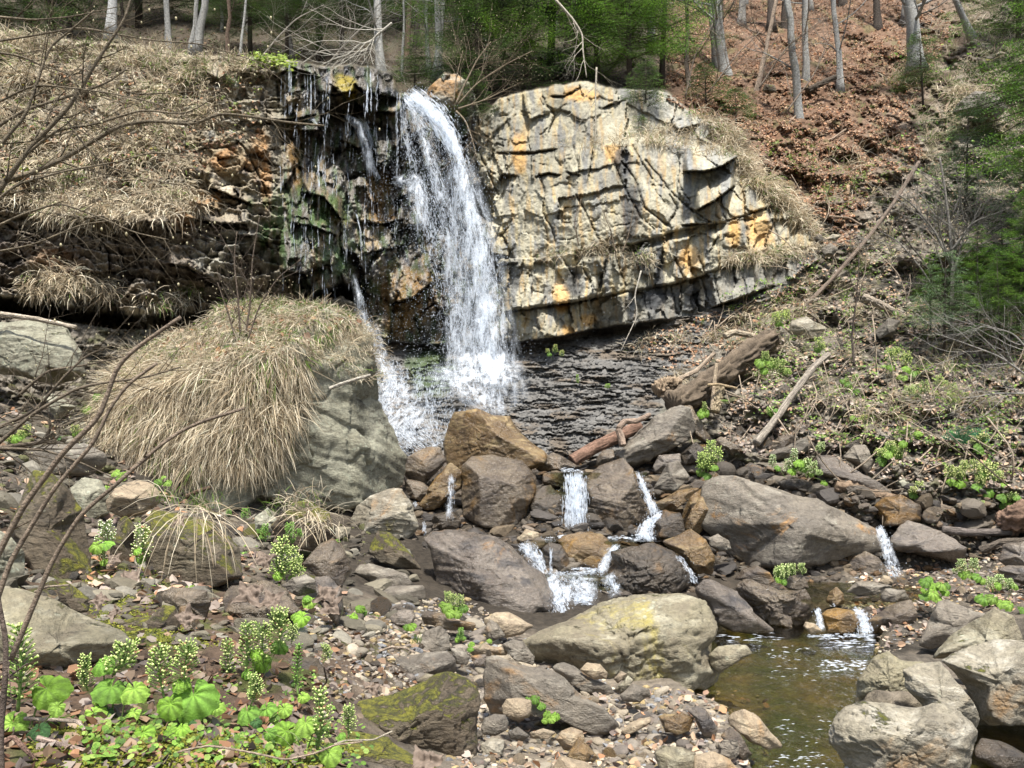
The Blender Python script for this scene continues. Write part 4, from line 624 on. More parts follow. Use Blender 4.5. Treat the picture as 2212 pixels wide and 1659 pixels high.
 ('stone', 'wet brown rounded stone left of the glossy tan wedge', 'brown', zG((345, 1325), (400, 1268), (465, 1310), (545, 1440), (490, 1490), (400, 1400)), 4.45, 87, dict(sharp=7)),
 ('stone', 'orange-edged flat stone on the bar by the water', 'ochre', zG((-5, 1215), (110, 1183), (188, 1212), (155, 1300), (80, 1325), (5, 1280)), 4.75, 88, {}),
 ('stone', 'smooth purple-brown bean-shaped stone on the bar', 'violet', zG((132, 1165), (200, 1138), (255, 1160), (332, 1280), (315, 1345), (240, 1330), (185, 1220)), 4.75, 89, dict(sharp=7)),
 ('stone', 'blocky grey pebble above the bottom edge of the bar', 'grey', zG((328, 1378), (360, 1350), (452, 1350), (462, 1440), (430, 1475), (340, 1450)), 4.35, 90, {}),
 ('stone', 'pale green-yellow cobble at the bottom edge of the bar', 'yellow', zG((-20, 1410), (100, 1395), (195, 1425), (200, 1560), (0, 1560)), 4.15, 91, dict(sharp=7)),
 ('stone', 'large tan cobble at the bottom edge near the rippling outflow', 'tan', zG((180, 1445), (300, 1420), (400, 1465), (470, 1540), (400, 1600), (170, 1600)), 4.1, 92, dict(sharp=7)),
 ('stone', 'flat layered rock on the stony spit above the weir', 'grey', zG((1115, 445), (1180, 378), (1320, 388), (1410, 400), (1340, 455), (1200, 468)), 9.1, 93, dict(lay=.06)),
 ('stone', 'grey rock with split face on the stony spit above the weir', 'grey', zG((1328, 465), (1360, 418), (1480, 428), (1505, 485), (1400, 508), (1340, 500)), 8.6, 94, {}),
 ('stone', 'small upright rock at the far end of the stony spit', 'tan', zG((1318, 385), (1345, 338), (1385, 345), (1412, 385), (1360, 400)), 9.4, 95, {}),
 ('stone', 'brown rock below the flowering clump in mid stream', 'brown', zG((735, 410), (770, 345), (850, 335), (885, 385), (880, 425), (780, 430)), 9.3, 96, {}),
 ('boulder', 'rough dark rock behind the thin right-hand trickle', 'grey', zG((270, 110), (330, 85), (400, 125), (405, 185), (340, 195), (280, 160)), 10.4, 97, {}),
 ('boulder', 'grey rock with a flat top at the right edge by the driftwood', 'violet', zG((2050, 250), (2080, 150), (2212, 130), (2330, 200), (2280, 300), (2120, 300)), 9.6, 98, {}),
 ('boulder', 'reddish rock at the right edge behind the flowering clumps', 'violet', zG((2040, 300), (2120, 275), (2240, 285), (2330, 350), (2212, 400), (2080, 360)), 8.9, 99, {}),
 # ---- left bank
 ('boulder', 'big yellow-green lichened boulder with a dark undercut at the left edge', 'yellow', zD((-120, 450), (0, 418), (100, 410), (300, 470), (450, 556), (600, 622), (750, 676), (828, 755), (720, 850), (600, 930), (450, 1080), (350, 1130), (200, 1060), (-120, 1060)), 3.75, 100, dict(facets=[(.22, -.55, .8, .42), (.15, -.75, -.65, .52)], sharp=24, rough=.025, lay=.01, depth=.7)),
 ('boulder', 'tall moss-draped boulder behind the left-edge boulder', 'mossy', zH((20, 1480), (50, 1350), (100, 1245), (180, 1050), (280, 1060), (380, 1150), (450, 1260), (498, 1500), (520, 1640), (420, 1700), (150, 1700), (40, 1600)), 6.1, 101, dict(facets=[(.1, -1, .15, .5), (.9, -.6, .1, .7)])),
 ('boulder', 'lichen spotted grey boulder at the far left edge', 'lichen', zH((-100, 1440), (0, 1380), (60, 1420), (130, 1500), (140, 1640), (60, 1720), (-100, 1700)), 5.6, 102, {}),
 ('boulder', 'flat grey boulder perched left of the grass mound', 'grey', zH((140, 980), (180, 920), (300, 908), (470, 898), (592, 960), (588, 1030), (500, 1085), (300, 1090), (190, 1050)), 8.6, 103, dict(sharp=9)),
 ('boulder', 'tan wedge boulder with white lichen spots propped on the mossy rocks', 'tan', zH((583, 1225), (640, 1148), (760, 1103), (850, 1128), (896, 1190), (882, 1235), (800, 1295), (680, 1318), (590, 1280)), 7.4, 104, dict(facets=[(.1, -.4, .9, .4), (0, -.9, -.5, .6)])),
 ('boulder', 'dark lichened rock under the tan wedge boulder', 'lichen', zH((375, 1160), (460, 1088), (560, 1105), (610, 1200), (600, 1300), (500, 1350), (430, 1260)), 7.6, 105, {}),
 ('boulder', 'upright mossy finger rock between two white flower spikes', 'mossy', zH((605, 1500), (650, 1330), (700, 1298), (742, 1350), (745, 1500), (740, 1600), (620, 1600)), 6.5, 106, {}),
 ('boulder', 'broad moss and grass capped rock under drooping straw', 'mossy', zH((790, 1500), (800, 1330), (850, 1268), (980, 1288), (1200, 1340), (1325, 1480), (1345, 1640), (1150, 1720), (860, 1700), (790, 1600)), 6.5, 107, dict(facets=[(0, -.4, .9, .5), (0, -1, -.1, .5)], sharp=18)),
 ('boulder', 'small mossy rock just above the left-edge boulder', 'mossy', zD((345, 430), (350, 398), (400, 372), (470, 420), (555, 490), (545, 565), (450, 580), (380, 510)), 4.8, 108, {}),
 ('stone', 'low mossy stone between left-edge boulder and the moss cone', 'mossy', zD((715, 645), (820, 598), (930, 598), (905, 710), (780, 710)), 4.7, 109, {}),
 ('boulder', 'cone shaped bright mossy stone', 'mossy', zD((835, 730), (920, 600), (1000, 518), (1080, 528), (1115, 640), (1095, 745), (960, 815), (860, 785)), 4.7, 110, {}),
 ('stone', 'narrow stone with peeling dead leaf beside the moss cone', 'brown', zD((1095, 530), (1160, 516), (1225, 620), (1265, 720), (1245, 830), (1160, 800), (1098, 700)), 4.8, 111, {}),
 ('boulder', 'brown blunt boulder behind the moss cone', 'brown', zD((980, 460), (1060, 408), (1270, 428), (1300, 500), (1260, 640), (1180, 570), (1010, 510)), 5.2, 112, {}),
 ('boulder', 'brown boulder with flattened dead leaves on its top', 'brown', zD((1365, 490), (1420, 400), (1560, 385), (1620, 368), (1760, 418), (1845, 550), (1790, 600), (1500, 660), (1395, 610)), 5.4, 113, dict(facets=[(0, -.7, .7, .5)])),
 ('stone', 'grey rock wedged behind the leaf-topped brown boulder', 'grey', zD((1725, 405), (1800, 350), (1880, 333), (1945, 370), (1950, 445), (1830, 470)), 5.9, 114, {}),
 ('boulder', 'rounded rock draped with dead leaves by the gravel', 'violet', zD((1925, 350), (2020, 342), (2100, 430), (2115, 560), (2065, 660), (2000, 570), (1940, 440)), 5.7, 115, {}),
 ('boulder', 'dark slab under dead stalks left of the gravel', 'darkwet', zD((1690, 870), (1800, 840), (1950, 848), (2025, 950), (2035, 1070), (1830, 1085), (1700, 990)), 4.5, 116, {}),
 ('stone', 'smooth grey stone among the foreground flower spikes', 'grey', zD((1555, 985), (1640, 963), (1752, 1010), (1745, 1095), (1650, 1145), (1580, 1115)), 4.05, 117, {}),
 ('boulder', 'round wrinkled brown boulder below the mossy knoll', 'brown', zD((1850, 270), (1960, 148), (2050, 108), (2125, 200), (2165, 310), (2100, 420), (1960, 360)), 6.6, 118, {}),
 ('boulder', 'lichen crusted block with an orange flank at the left edge below the cliff', 'lichen', zA((-60, 712), (0, 695), (70, 690), (145, 708), (178, 760), (188, 812), (120, 835), (40, 812), (-60, 806)), 10.2, 119, dict(facets=[(.2, -.5, .85, .5), (-.1, -1, 0, .55)])),
 ('stone', 'small pale triangular stone left of the grass mound', 'lichen', zH((235, 650), (290, 628), (425, 700), (310, 775)), 9.6, 120, {}),
 ('boulder', 'mossy grass-tufted knoll rock in front of the pale streaked boulder', 'mossy', zH((1490, 1360), (1600, 1240), (1700, 1215), (1825, 1290), (1860, 1400), (1760, 1520), (1560, 1460)), 7.9, 121, {}),
 ('stone', 'pale grey upright stone in the hollow under the grass mound', 'lichen', zH((1405, 1310), (1480, 1255), (1535, 1330), (1500, 1410), (1410, 1390)), 8.6, 122, {}),
 # ---- foot of the right slope
 ('boulder', 'dark overhanging slab at the foot of the right slope', 'grey', zC((715, 1010), (740, 990), (900, 925), (1000, 888), (1045, 940), (930, 1005), (780, 1050)), 11.9, 123, dict(depth=.6)),
 ('stone', 'upright brown block on the dark overhanging slab', 'violet', zC((868, 835), (930, 826), (955, 880), (900, 905)), 12.2, 124, {}),
 ('stone', 'wet brown wedge rock left of the upright brown block', 'brown', zC((745, 965), (800, 900), (890, 888), (880, 945), (790, 990)), 12, 125, {}),
 ('stone', 'dark triangular rock at the base of the leaning trunk', 'brown', zC((430, 925), (470, 898), (560, 950), (605, 990), (530, 1015)), 12, 126, {}),
 ('boulder', 'dark flat-topped rock under the grass roots on the right slope', 'darkwet', zC((1135, 965), (1260, 915), (1275, 952), (1160, 990)), 11.8, 127, {}),
 ('boulder', 'grey weathered knob at the foot of the right slope', 'grey', zC((1165, 1020), (1230, 948), (1300, 948), (1352, 1050), (1312, 1130), (1240, 1070)), 11.5, 128, {}),
 ('boulder', 'wide red-brown wet slab sloping down behind the huge grey boulder', 'violet', zC((1005, 1010), (1100, 995), (1250, 1095), (1400, 1175), (1500, 1245), (1400, 1260), (1200, 1220), (1020, 1110)), 11.4, 129, dict(depth=.6, facets=[(-.1, -.7, .7, .35)])),
 ('boulder', 'black flat block lying between flower spikes and the huge grey boulder', 'darkwet', zC((775, 1150), (900, 1138), (1050, 1180), (1118, 1212), (1080, 1262), (920, 1255), (790, 1200)), 11.5, 130, dict(sharp=22)),
 ('boulder', 'olive-brown block wedged between the two broken logs', 'brown', zC((1345, 1300), (1400, 1248), (1500, 1232), (1622, 1300), (1645, 1400), (1500, 1420), (1400, 1420)), 10.9, 131, {}),
 ('stone', 'pale flat stone standing in mud by the log', 'lichen', zC((1475, 1160), (1500, 1125), (1552, 1160), (1545, 1215), (1490, 1195)), 11.2, 132, {}),
 ('boulder', 'tan rock face sticking out of the right slope above the driftwood', 'pale', zC((845, 300), (870, 235), (960, 208), (1085, 280), (1005, 355), (860, 360)), 14.3, 133, {}),
 ('boulder', 'grey cracked outcrop right of the clump of straw on the right slope', 'grey', zC((1345, 300), (1430, 218), (1505, 230), (1455, 335), (1380, 340)), 13.9, 134, {}),
 ('stone', 'bright white stone high on the right slope', 'tan', zC((1180, 165), (1200, 135), (1270, 128), (1305, 150), (1270, 172)), 14.9, 135, {}),
 ('boulder', 'long pale slab sticking out above the green spruces at the right edge', 'pale', zA((2085, 548), (2110, 530), (2212, 520), (2300, 535), (2230, 556), (2120, 562)), 14.6, 136, dict(depth=.7)),
 ('boulder', 'wedge-shaped grey slab on the slope near the right edge', 'grey', zJ((1620, 880), (1640, 840), (1700, 800), (1740, 810), (1700, 860)), 16.2, 137, {}),
 ('boulder', 'moss-topped dark block on the crag near the upper right corner', 'mossy', zJ((1545, 330), (1560, 300), (1620, 310), (1632, 360), (1560, 378)), 19.1, 138, {}),
 ('boulder', 'rough grey crag with hanging straw in the upper right', 'grey', zJ((1400, 600), (1440, 530), (1530, 470), (1640, 480), (1700, 560), (1640, 620), (1520, 600)), 18.4, 139, dict(rough=.12)),
 ('stone', 'small grey block right of the tan cliff', 'grey', zJ((692, 1240), (700, 1215), (735, 1215), (745, 1260), (720, 1275)), 15.8, 140, {}),
 ('stone', 'flat pale slab right of the tan cliff', 'pale', zJ((742, 1245), (790, 1212), (838, 1218), (810, 1250)), 15.7, 141, {}),
 ('stone', 'dark angular block below the flat pale slab right of the tan cliff', 'grey', zJ((730, 1290), (780, 1258), (820, 1290), (790, 1330), (745, 1330)), 15.5, 142, {}),
 ('stone', 'small upright white stone on the red leaf slope', 'tan', zJ((850, 1010), (862, 960), (882, 958), (878, 1020)), 17.0, 143, {}),
 ('boulder', 'mossy dark rock between the pale trunks on the leaf slope', 'mossy', zJ((425, 470), (440, 435), (490, 440), (500, 475), (460, 490)), 20.2, 144, {}),
 ('boulder', 'grey capstone balanced on the cliff rim left of the falls', 'pale', zA((448, 150), (460, 130), (490, 124), (505, 140), (492, 172), (470, 168)), 16.3, 145, {}),
 ('boulder', 'root-topped knob of rock just right of the waterfall lip', 'pale', zA((918, 215), (925, 190), (955, 165), (985, 158), (1015, 178), (1020, 220), (1000, 260), (960, 250), (935, 235)), 16.9, 146, dict(rough=.1)),
]
BOBJ = {}
for i, (nm, lab, mat, P, Y, seed, kw) in enumerate(BO):
    o = boulder(nm, lab, M[mat], P, Y, seed*7+3, cat=nm, **kw); BOBJ[seed] = o
# the great grass-covered boulder
MOUND = zA((205, 960), (222, 900), (245, 840), (300, 775), (380, 722), (430, 715), (480, 672), (560, 656), (700, 662), (770, 694), (806, 722), (815, 800), (818, 860), (850, 925), (882, 990), (872, 1045), (800, 1105), (700, 1115), (600, 1100), (520, 1130), (420, 1100), (300, 1050), (230, 1010))
mound = boulder('grass_boulder', 'great boulder overgrown with long drooping straw-coloured grass, bare pale rock on its right end', M['lichen'], MOUND, 10.5, 500, cat='boulder', lvl=7,
                facets=[(-.3, -.5, .8, .44), (-.25, -1, .15, .46), (.7, -.9, -.1, .47), (.95, -.35, -.15, .72)], sharp=30, rough=.045, lay=.02, depth=.62, cone=.14)
# ------------------------------------------------------------ loose stones, pebbles, gravel
import re
def handle(lab): return re.split(r'\s(?:in|on|under|behind|beside|between|left|right|with|at|standing|lying|sitting|wedged|leaning|the|just|over|before|below|above|against|tucked|pour|sticking|draped|dipping|near|by|low|half|among|from|rising|lapped|perched|propped|sloping|overgrown|balanced|to|cut|covered|shaped)\s', lab)[0]
BP = [((o.location[0])/o.location[1]*F+CX, HY-(o.location[2]-ZC)/o.location[1]*F, handle(o['label'])) for o in BOBJ.values() if len(handle(o['label']).split()) >= 3]
USED = set()
def nearlab(px, py, pre):
    for b in sorted(BP, key=lambda t: math.hypot(t[0]-px, (t[1]-py)*1.2))[:6]:
        dx, dy = px-b[0], py-b[1]; r = [('right of' if dx > 0 else 'left of'), ('in front of' if dy > 0 else 'behind')]
        if abs(dx) < abs(dy): r.reverse()
        for q in r:
            l = ' '.join((pre+' '+q+' the '+b[2]).split()[:16])
            if l not in USED: USED.add(l); return l
    return l
def bary_poly(P, n, rn):
    P = np.array(P, float); lo, hi = P.min(0), P.max(0); out = np.zeros((0, 2))
    while len(out) < n:
        q = rn.rand(n*3, 2)*(hi-lo)+lo; out = np.r_[out, q[inpoly(q[:, 0], q[:, 1], P)]]
    return out[:n]
protos = {}
def pmesh(k, mat, rnd):
    key = (k, mat, rnd)
    if key not in protos:
        D, Fc = ico(4); V = shape(D, 900+k*13+(50 if rnd else 0), None, 1., depth=1., sharp=6 if rnd else 30, facets=[], nf=12, rough=.035, lay=.02)
        o = mk('stone', V, Fc, M[mat]); protos[key] = o.data; bpy.data.objects.remove(o)
    return protos[key]
cname = dict(grey='grey', brown='wet brown', ochre='ochre', darkwet='dark wet', mossy='mossy', pale='pale', yellow='yellowish', violet='purple-brown', tan='tan', lichen='lichen-flecked')
def scatter(poly, n, smin, smax, mats, seed, rnd, group, lift=.25, kind='stone'):
    rn = np.random.RandomState(seed); q = bary_poly(poly, n, rn); p = surf(q[:, 0], q[:, 1])
    for i in range(n):
        mt = mats[rn.randint(len(mats))]; me = pmesh(rn.randint(7), mt, rnd); s = (smin*(smax/smin)**(rn.rand()**1.6))/F*p[i, 1]/2
        sc = (s*rn.uniform(.8, 1.4), s*rn.uniform(.8, 1.3), s*rn.uniform(.45, .9))
        o = bpy.data.objects.new(kind, me); C.objects.link(o); o.location = (p[i, 0], p[i, 1]+s*.3, p[i, 2]+sc[2]*lift); o.rotation_euler = (rn.uniform(-.35, .35), rn.uniform(-.35, .35), rn.uniform(0, 6.28)); o.scale = sc
        big = 'small' if s*2*F/p[i, 1] < (smin+smax)*.42 else 'fist-sized' if rnd else 'blocky'
        tag(o, nearlab(q[i, 0], q[i, 1], f"{big} {cname[mt]} {'rounded pebble' if rnd else 'broken stone'}"), 'stone', group)
BAR = [(1010, 1480), (1040, 1390), (1120, 1400), (1180, 1450), (1320, 1480), (1500, 1500), (1560, 1540), (1640, 1600), (1650, 1659), (1010, 1659)]
scatter(BAR, 70, 16, 52, ['tan', 'tan', 'grey', 'pale', 'violet', 'yellow', 'ochre'], 11, True, 'pebbles on the gravel bar')
scatter([(680, 1340), (800, 1310), (1100, 1330), (1150, 1400), (1010, 1500), (850, 1420), (720, 1500), (650, 1460)], 22, 16, 46, ['tan', 'grey', 'violet', 'brown', 'grey'], 12, False, 'stones among the fallen leaves')
scatter([(880, 980), (1000, 1000), (1200, 990), (1330, 1000), (1520, 1000), (1560, 1060), (1520, 1240), (1450, 1290), (1330, 1300), (1180, 1280), (1000, 1180), (900, 1160), (860, 1080)], 42, 26, 78, ['brown', 'darkwet', 'ochre', 'violet', 'darkwet'], 13, False, 'broken rocks around the falls')
scatter([(1420, 990), (1600, 930), (1800, 960), (1900, 1060), (2212, 1080), (2212, 1180), (1950, 1160), (1850, 1110), (1700, 1060), (1550, 1020)], 30, 22, 60, ['brown', 'violet', 'grey', 'darkwet', 'ochre'], 14, False, 'rubble at the foot of the right slope')
scatter([(1900, 1240), (2212, 1200), (2212, 1310), (2080, 1340), (1980, 1380), (1890, 1420), (1820, 1400), (1840, 1300)], 26, 14, 44, ['tan', 'grey', 'violet', 'brown'], 15, False, 'stones along the right bank')
scatter([(-20, 1150), (180, 1150), (320, 1090), (560, 1150), (760, 1180), (900, 1190), (880, 1330), (640, 1330), (420, 1400), (240, 1290), (-20, 1260)], 30, 24, 70, ['mossy', 'mossy', 'brown', 'lichen', 'darkwet'], 16, False, 'mossy rubble on the left bank')
scatter([(-20, 840), (180, 830), (220, 960), (180, 1000), (-20, 1000)], 6, 24, 70, ['mossy', 'lichen', 'darkwet'], 17, False, 'mossy rubble under the left cliff')
scatter([(1760, 480), (1850, 500), (2000, 640), (2212, 700), (2212, 900), (1900, 900), (1700, 900), (1560, 930), (1600, 780)], 14, 8, 34, ['grey', 'tan', 'pale', 'violet'], 18, False, 'stones on the right slope', lift=.1)
def gravel(name, poly, n, smin, smax, cols, seed, label, z=0.1, lv=2, sh=14):
    rn = np.random.RandomState(seed); q = bary_poly(poly, n, rn); p = surf(q[:, 0], q[:, 1]); s = smin*(smax/smin)**(rn.rand(n)**2.2)/F*p[:, 1]/2
    D, Fc = ico(lv); nv = len(D); base = [shape(D, 40+k, None, 1., facets=[], nf=11, sharp=sh, rough=.02, lay=0) for k in range(8)]
    B = np.stack(base)[rn.randint(0, 8, n)]; a = rn.rand(n)*6.28; B = B*(np.stack([rn.uniform(.7, 1.4, n), rn.uniform(.7, 1.3, n), rn.uniform(.35, .8, n)], 1)*s[:, None])[:, None]
    x = B[..., 0]*np.cos(a)[:, None]-B[..., 1]*np.sin(a)[:, None]; y = B[..., 0]*np.sin(a)[:, None]+B[..., 1]*np.cos(a)[:, None]; t = rn.uniform(-.4, .4, n)[:, None]
    V = np.stack([x, y, B[..., 2]+x*t], -1)+p[:, None]; V[..., 2] += z*s[:, None]
    cc = np.array(cols)[rn.randint(0, len(cols), n)]*rn.uniform(.45, 1.1, (n, 1)); cc = np.repeat(cc, nv, 0)
    f = (Fc[None]+(np.arange(n)*nv)[:, None, None]).reshape(-1, 3)
    o = mk(name, V.reshape(-1, 3), f, M['pebble'], col=cc, smooth=sh < 12); tag(o, label, 'gravel', kind='stuff'); return o
GC = [(.36, .30, .22), (.24, .205, .165), (.44, .38, .28), (.15, .125, .10), (.28, .21, .15), (.21, .21, .21), (.36, .27, .13)]
gravel('gravel', [(640, 1320), (1000, 1290), (1150, 1380), (1330, 1480), (1520, 1490), (1660, 1600), (1670, 1670), (980, 1670), (900, 1500), (700, 1520)], 9500, 4, 26, GC, 21, 'fine mixed gravel of the pebble bar')
gravel('gravel', [(1850, 1230), (2230, 1190), (2230, 1300), (2080, 1340), (1980, 1390), (1880, 1430), (1800, 1400), (1820, 1280)], 2500, 4, 18, GC, 22, 'fine gravel along the right bank of the stream')
gravel('gravel', [(860, 960), (1000, 990), (1500, 990), (1900, 1050), (2230, 1070), (2230, 1210), (1500, 1300), (1000, 1250), (860, 1150)], 3500, 8, 34, [(.09, .07, .05), (.06, .05, .04), (.13, .09, .055), (.15, .12, .09), (.12, .07, .03)], 23, 'wet dark rubble chips between the boulders of the falls')
gravel('rubble', [(880, 1000), (1500, 1000), (1900, 1060), (2200, 1090), (2200, 1200), (1900, 1240), (1560, 1250), (1480, 1290), (1020, 1240), (880, 1160)], 640, 24, 70, [(.08, .065, .048), (.12, .10, .075), (.14, .105, .065), (.055, .047, .04)], 27, 'dark wet broken rock filling the gaps between the boulders of the falls', lv=3)
gravel('rubble', [(-20, 880), (200, 900), (300, 1080), (880, 1140), (900, 1340), (700, 1420), (420, 1400), (-20, 1300)], 260, 30, 90, [(.17, .15, .105), (.11, .095, .065), (.22, .20, .155)], 28, 'broken stones lying about the left bank', lv=3)
gravel('gravel', [(760, 1340), (1000, 1330), (1150, 1400), (1330, 1490), (1520, 1500), (1650, 1600), (1670, 1690), (1000, 1690), (1010, 1500), (760, 1480)], 420, 18, 50, [(.30, .25, .18), (.22, .19, .15), (.36, .31, .23), (.16, .135, .11)], 29, 'rounded cobbles of the pebble bar', lv=3, sh=6)
gravel('gravel', [(-20, 860), (200, 900), (300, 1080), (880, 1140), (700, 1330), (-20, 1400)], 2500, 8, 34, [(.08, .065, .04), (.05, .042, .03), (.09, .09, .03), (.12, .10, .07)], 24, 'dark stony debris of the left bank')
gravel('gravel', [(2230, 1160), (2800, 1160), (2800, 1750), (2230, 1750)], 1500, 8, 60, GC, 30, 'gravel of the right bank beyond the near boulders')
gravel('scree', [(1480, 950), (1640, 760), (1760, 560), (1850, 480), (2000, 600), (2230, 560), (2230, 1090), (1880, 1050), (1700, 1000)], 4000, 3, 16, [(.13, .115, .095), (.20, .18, .15), (.08, .07, .06)], 25, 'small grey stones strewn over the right slope')
gravel('shale_chips', [(1080, 760), (1500, 700), (1560, 720), (1420, 860), (1320, 980), (1000, 985), (1000, 800)], 1500, 3, 13, [(.07, .07, .066), (.12, .115, .11), (.05, .045, .04)], 26, 'loose flat chips of grey shale on the layered slope')
# ------------------------------------------------------------ WATER
def water_mat():
    T = NT('stream_water'); tc = T.n('TexCoord').outputs['Object']; mp = T.n('Mapping'); mp.inputs['Scale'].default_value = (1, .55, 1); mp.inputs['Rotation'].default_value = (0, 0, .5); T.t.links.new(tc, mp.inputs[0])
    n = T.noise(mp.outputs[0], 9, 4, .55, 1.2); nb = T.noise(mp.outputs[0], 2.2, 3, .5, .5); h = T.math('ADD', n, T.math('MULTIPLY', T.noise(mp.outputs[0], 30, 3, .6, .6), .35))
    nrm = T.bump(h, .8, .045); gl = T.n('BsdfGlossy'); gl.inputs['Roughness'].default_value = .03; T.t.links.new(nrm, gl.inputs['Normal']); gl.inputs[0].default_value = (1, 1, 1, 1)
    tr = T.n('BsdfTransparent'); T.set(tr.inputs[0], T.mix(T.ramp(nb, .4, .6), (.68, .63, .46), (.42, .50, .32))); fr = T.n('Fresnel'); fr.inputs[0].default_value = 1.40; T.t.links.new(nrm, fr.inputs[1])
    mx = T.n('MixShader'); T.set(mx.inputs[0], fr.outputs[0]); T.t.links.new(tr.outputs[0], mx.inputs[1]); T.t.links.new(gl.outputs[0], mx.inputs[2]); return T.done(mx.outputs[0])
M['water'] = water_mat()
def white_mat(name, al, veil=False):
    T = NT(name); p = T.n('BsdfPrincipled'); p.inputs['Base Color'].default_value = (.80, .86, .93, 1); p.inputs['Roughness'].default_value = .35; tl = T.n('BsdfTranslucent'); tl.inputs[0].default_value = (.8, .87, .95, 1)
    m = T.n('MixShader'); m.inputs[0].default_value = .35; T.t.links.new(p.outputs[0], m.inputs[1]); T.t.links.new(tl.outputs[0], m.inputs[2]); tr = T.n('BsdfTransparent'); m2 = T.n('MixShader')
    T.t.links.new(tr.outputs[0], m2.inputs[1]); T.t.links.new(m.outputs[0], m2.inputs[2])
    if veil:
        tc = T.n('TexCoord').outputs['Object']; mp = T.n('Mapping'); mp.inputs['Scale'].default_value = (1, 1, .16); T.t.links.new(tc, mp.inputs[0]); a = T.n('Attribute', attribute_name='Col').outputs['Fac']
        k = T.math('ADD', T.noise(mp.outputs[0], 9, 7, .72, .3), T.math('MULTIPLY', T.noise(tc, 22, 5, .7), .35)); f = T.math('MULTIPLY', T.ramp(k, .54, .88), a); T.set(m2.inputs[0], T.math('MULTIPLY', f, al))
    else: m2.inputs[0].default_value = al
    return T.done(m2.outputs[0])
M['white'] = white_mat('white_water', .5); M['veil'] = white_mat('water_veil', .72, True)
wrn = np.random.RandomState(3)
def strand(acc, pts, n, ln=26, wd=2.2, drops=0, dsz=1.3, clump=.0, spread=.12):
    """streaks of falling water along a path of (px, py, Y, width in picture units)"""
    Q = spline(np.array(pts, float), 80); T = np.gradient(Q[:, :2], axis=0); T /= np.linalg.norm(T, axis=1)[:, None]+1e-9
    t = wrn.rand(n)*78; i = t.astype(int); f = (t-i)[:, None]; c = Q[i]*(1-f)+Q[i+1]*f; tg = T[i]; la = np.clip(wrn.normal(size=n)*.30, -.75, .75)*c[:, 3]
    if clump: la = la+clump*c[:, 3]*np.sin(c[:, 1]/17+wrn.rand(n)*.8)*.25
    L = ln*wrn.uniform(.25, 1, n)**1.5; Wd = wd*wrn.uniform(.3, 1, n); no = np.stack([-tg[:, 1], tg[:, 0]], 1); cen = c[:, :2]+no*la[:, None]; Y = c[:, 2]+wrn.normal(size=n)*spread
    K = [(-.5, 0), (-.18, -.5), (.22, -.42), (.5, 0), (.2, .45), (-.2, .5)]; V = []
    wob = wrn.normal(size=(n, 6))*.5
    for k, (a, b) in enumerate(K):
        p = cen+tg*(a*L)[:, None]+no*((b+wob[:, k]*.4)*Wd)[:, None]; yy = Y+(.004*wrn.normal(size=n)); V.append(np.stack([(p[:, 0]-CX)/F*yy, yy, ZC+(HY-p[:, 1])/F*yy], 1))
    V = np.stack(V, 1).reshape(-1, 3); b = (np.arange(n)*6)[:, None]; acc.add(V, np.r_[b+np.array([[0, 1, 5, 5]]), b+np.array([[1, 2, 4, 5]]), b+np.array([[2, 3, 4, 4]])][:, :4] if False else b+np.array([[1, 2, 4, 5]]))
    acc.T.append(np.r_[b+np.array([[0, 1, 5]]), b+np.array([[2, 3, 4]])]+acc.n-n*6)
    if drops:
        t = wrn.rand(drops)*78; i = t.astype(int); c = Q[i]; tg = T[i]; la = wrn.normal(size=drops)*.55*c[:, 3]; no = np.stack([-tg[:, 1], tg[:, 0]], 1); p = c[:, :2]+no*la[:, None]+wrn.normal(size=(drops, 2))*4
        droplets(acc, p[:, 0], p[:, 1], c[:, 2]+wrn.normal(size=drops)*spread*1.5, dsz)
_tet = np.array([(0, 0, 1.6), (.8, .3, 0), (-.6, .7, 0), (-.2, -.8, 0), (0, 0, -1.2)]); _tf = np.array([(0, 1, 2), (0, 2, 3), (0, 3, 1), (4, 2, 1), (4, 3, 2), (4, 1, 3)])
def droplets(acc, px, py, Y, sz):
    n = len(px); s = sz*wrn.uniform(.25, 1, n)**2*Y/F*.5; P = np.stack([(px-CX)/F*Y, Y, ZC+(HY-py)/F*Y], 1); a = wrn.rand(n)*6.28
    B = _tet[None]*s[:, None, None]; x = B[..., 0]*np.cos(a)[:, None]-B[..., 1]*np.sin(a)[:, None]; y = B[..., 0]*np.sin(a)[:, None]+B[..., 1]*np.cos(a)[:, None]
    acc.add((np.stack([x, y, B[..., 2]], -1)+P[:, None]).reshape(-1, 3), (_tf[None]+(np.arange(n)*5)[:, None, None]).reshape(-1, 3))
def veil(acc, pts, cols=14, bow=.1):
    Q = spline(np.array(pts, float), 70); T = np.gradient(Q[:, :2], axis=0); T /= np.linalg.norm(T, axis=1)[:, None]+1e-9; no = np.stack([-T[:, 1], T[:, 0]], 1); u = np.linspace(-.5, .5, cols)
    P = Q[:, None, :2]+no[:, None]*(u[None, :, None]*Q[:, None, 3:4]); Y = Q[:, 2:3]-bow*(1-4*u[None]**2)+.05*n2(P[..., 0]/9, P[..., 1]/30, 2, 6); V = np.stack([(P[..., 0]-CX)/F*Y, Y, ZC+(HY-P[..., 1])/F*Y], -1)
    al = (1-(2*np.abs(u))**2.2)[None]*np.clip(np.minimum(np.arange(70)/4, (69-np.arange(70))/12), 0, 1)[:, None]; i = np.arange(70*cols).reshape(70, cols)
    acc.add(V.reshape(-1, 3), np.stack([i[:-1, :-1], i[:-1, 1:], i[1:, 1:], i[1:, :-1]], -1).reshape(-1, 4), np.repeat(al.reshape(-1, 1), 3, 1))
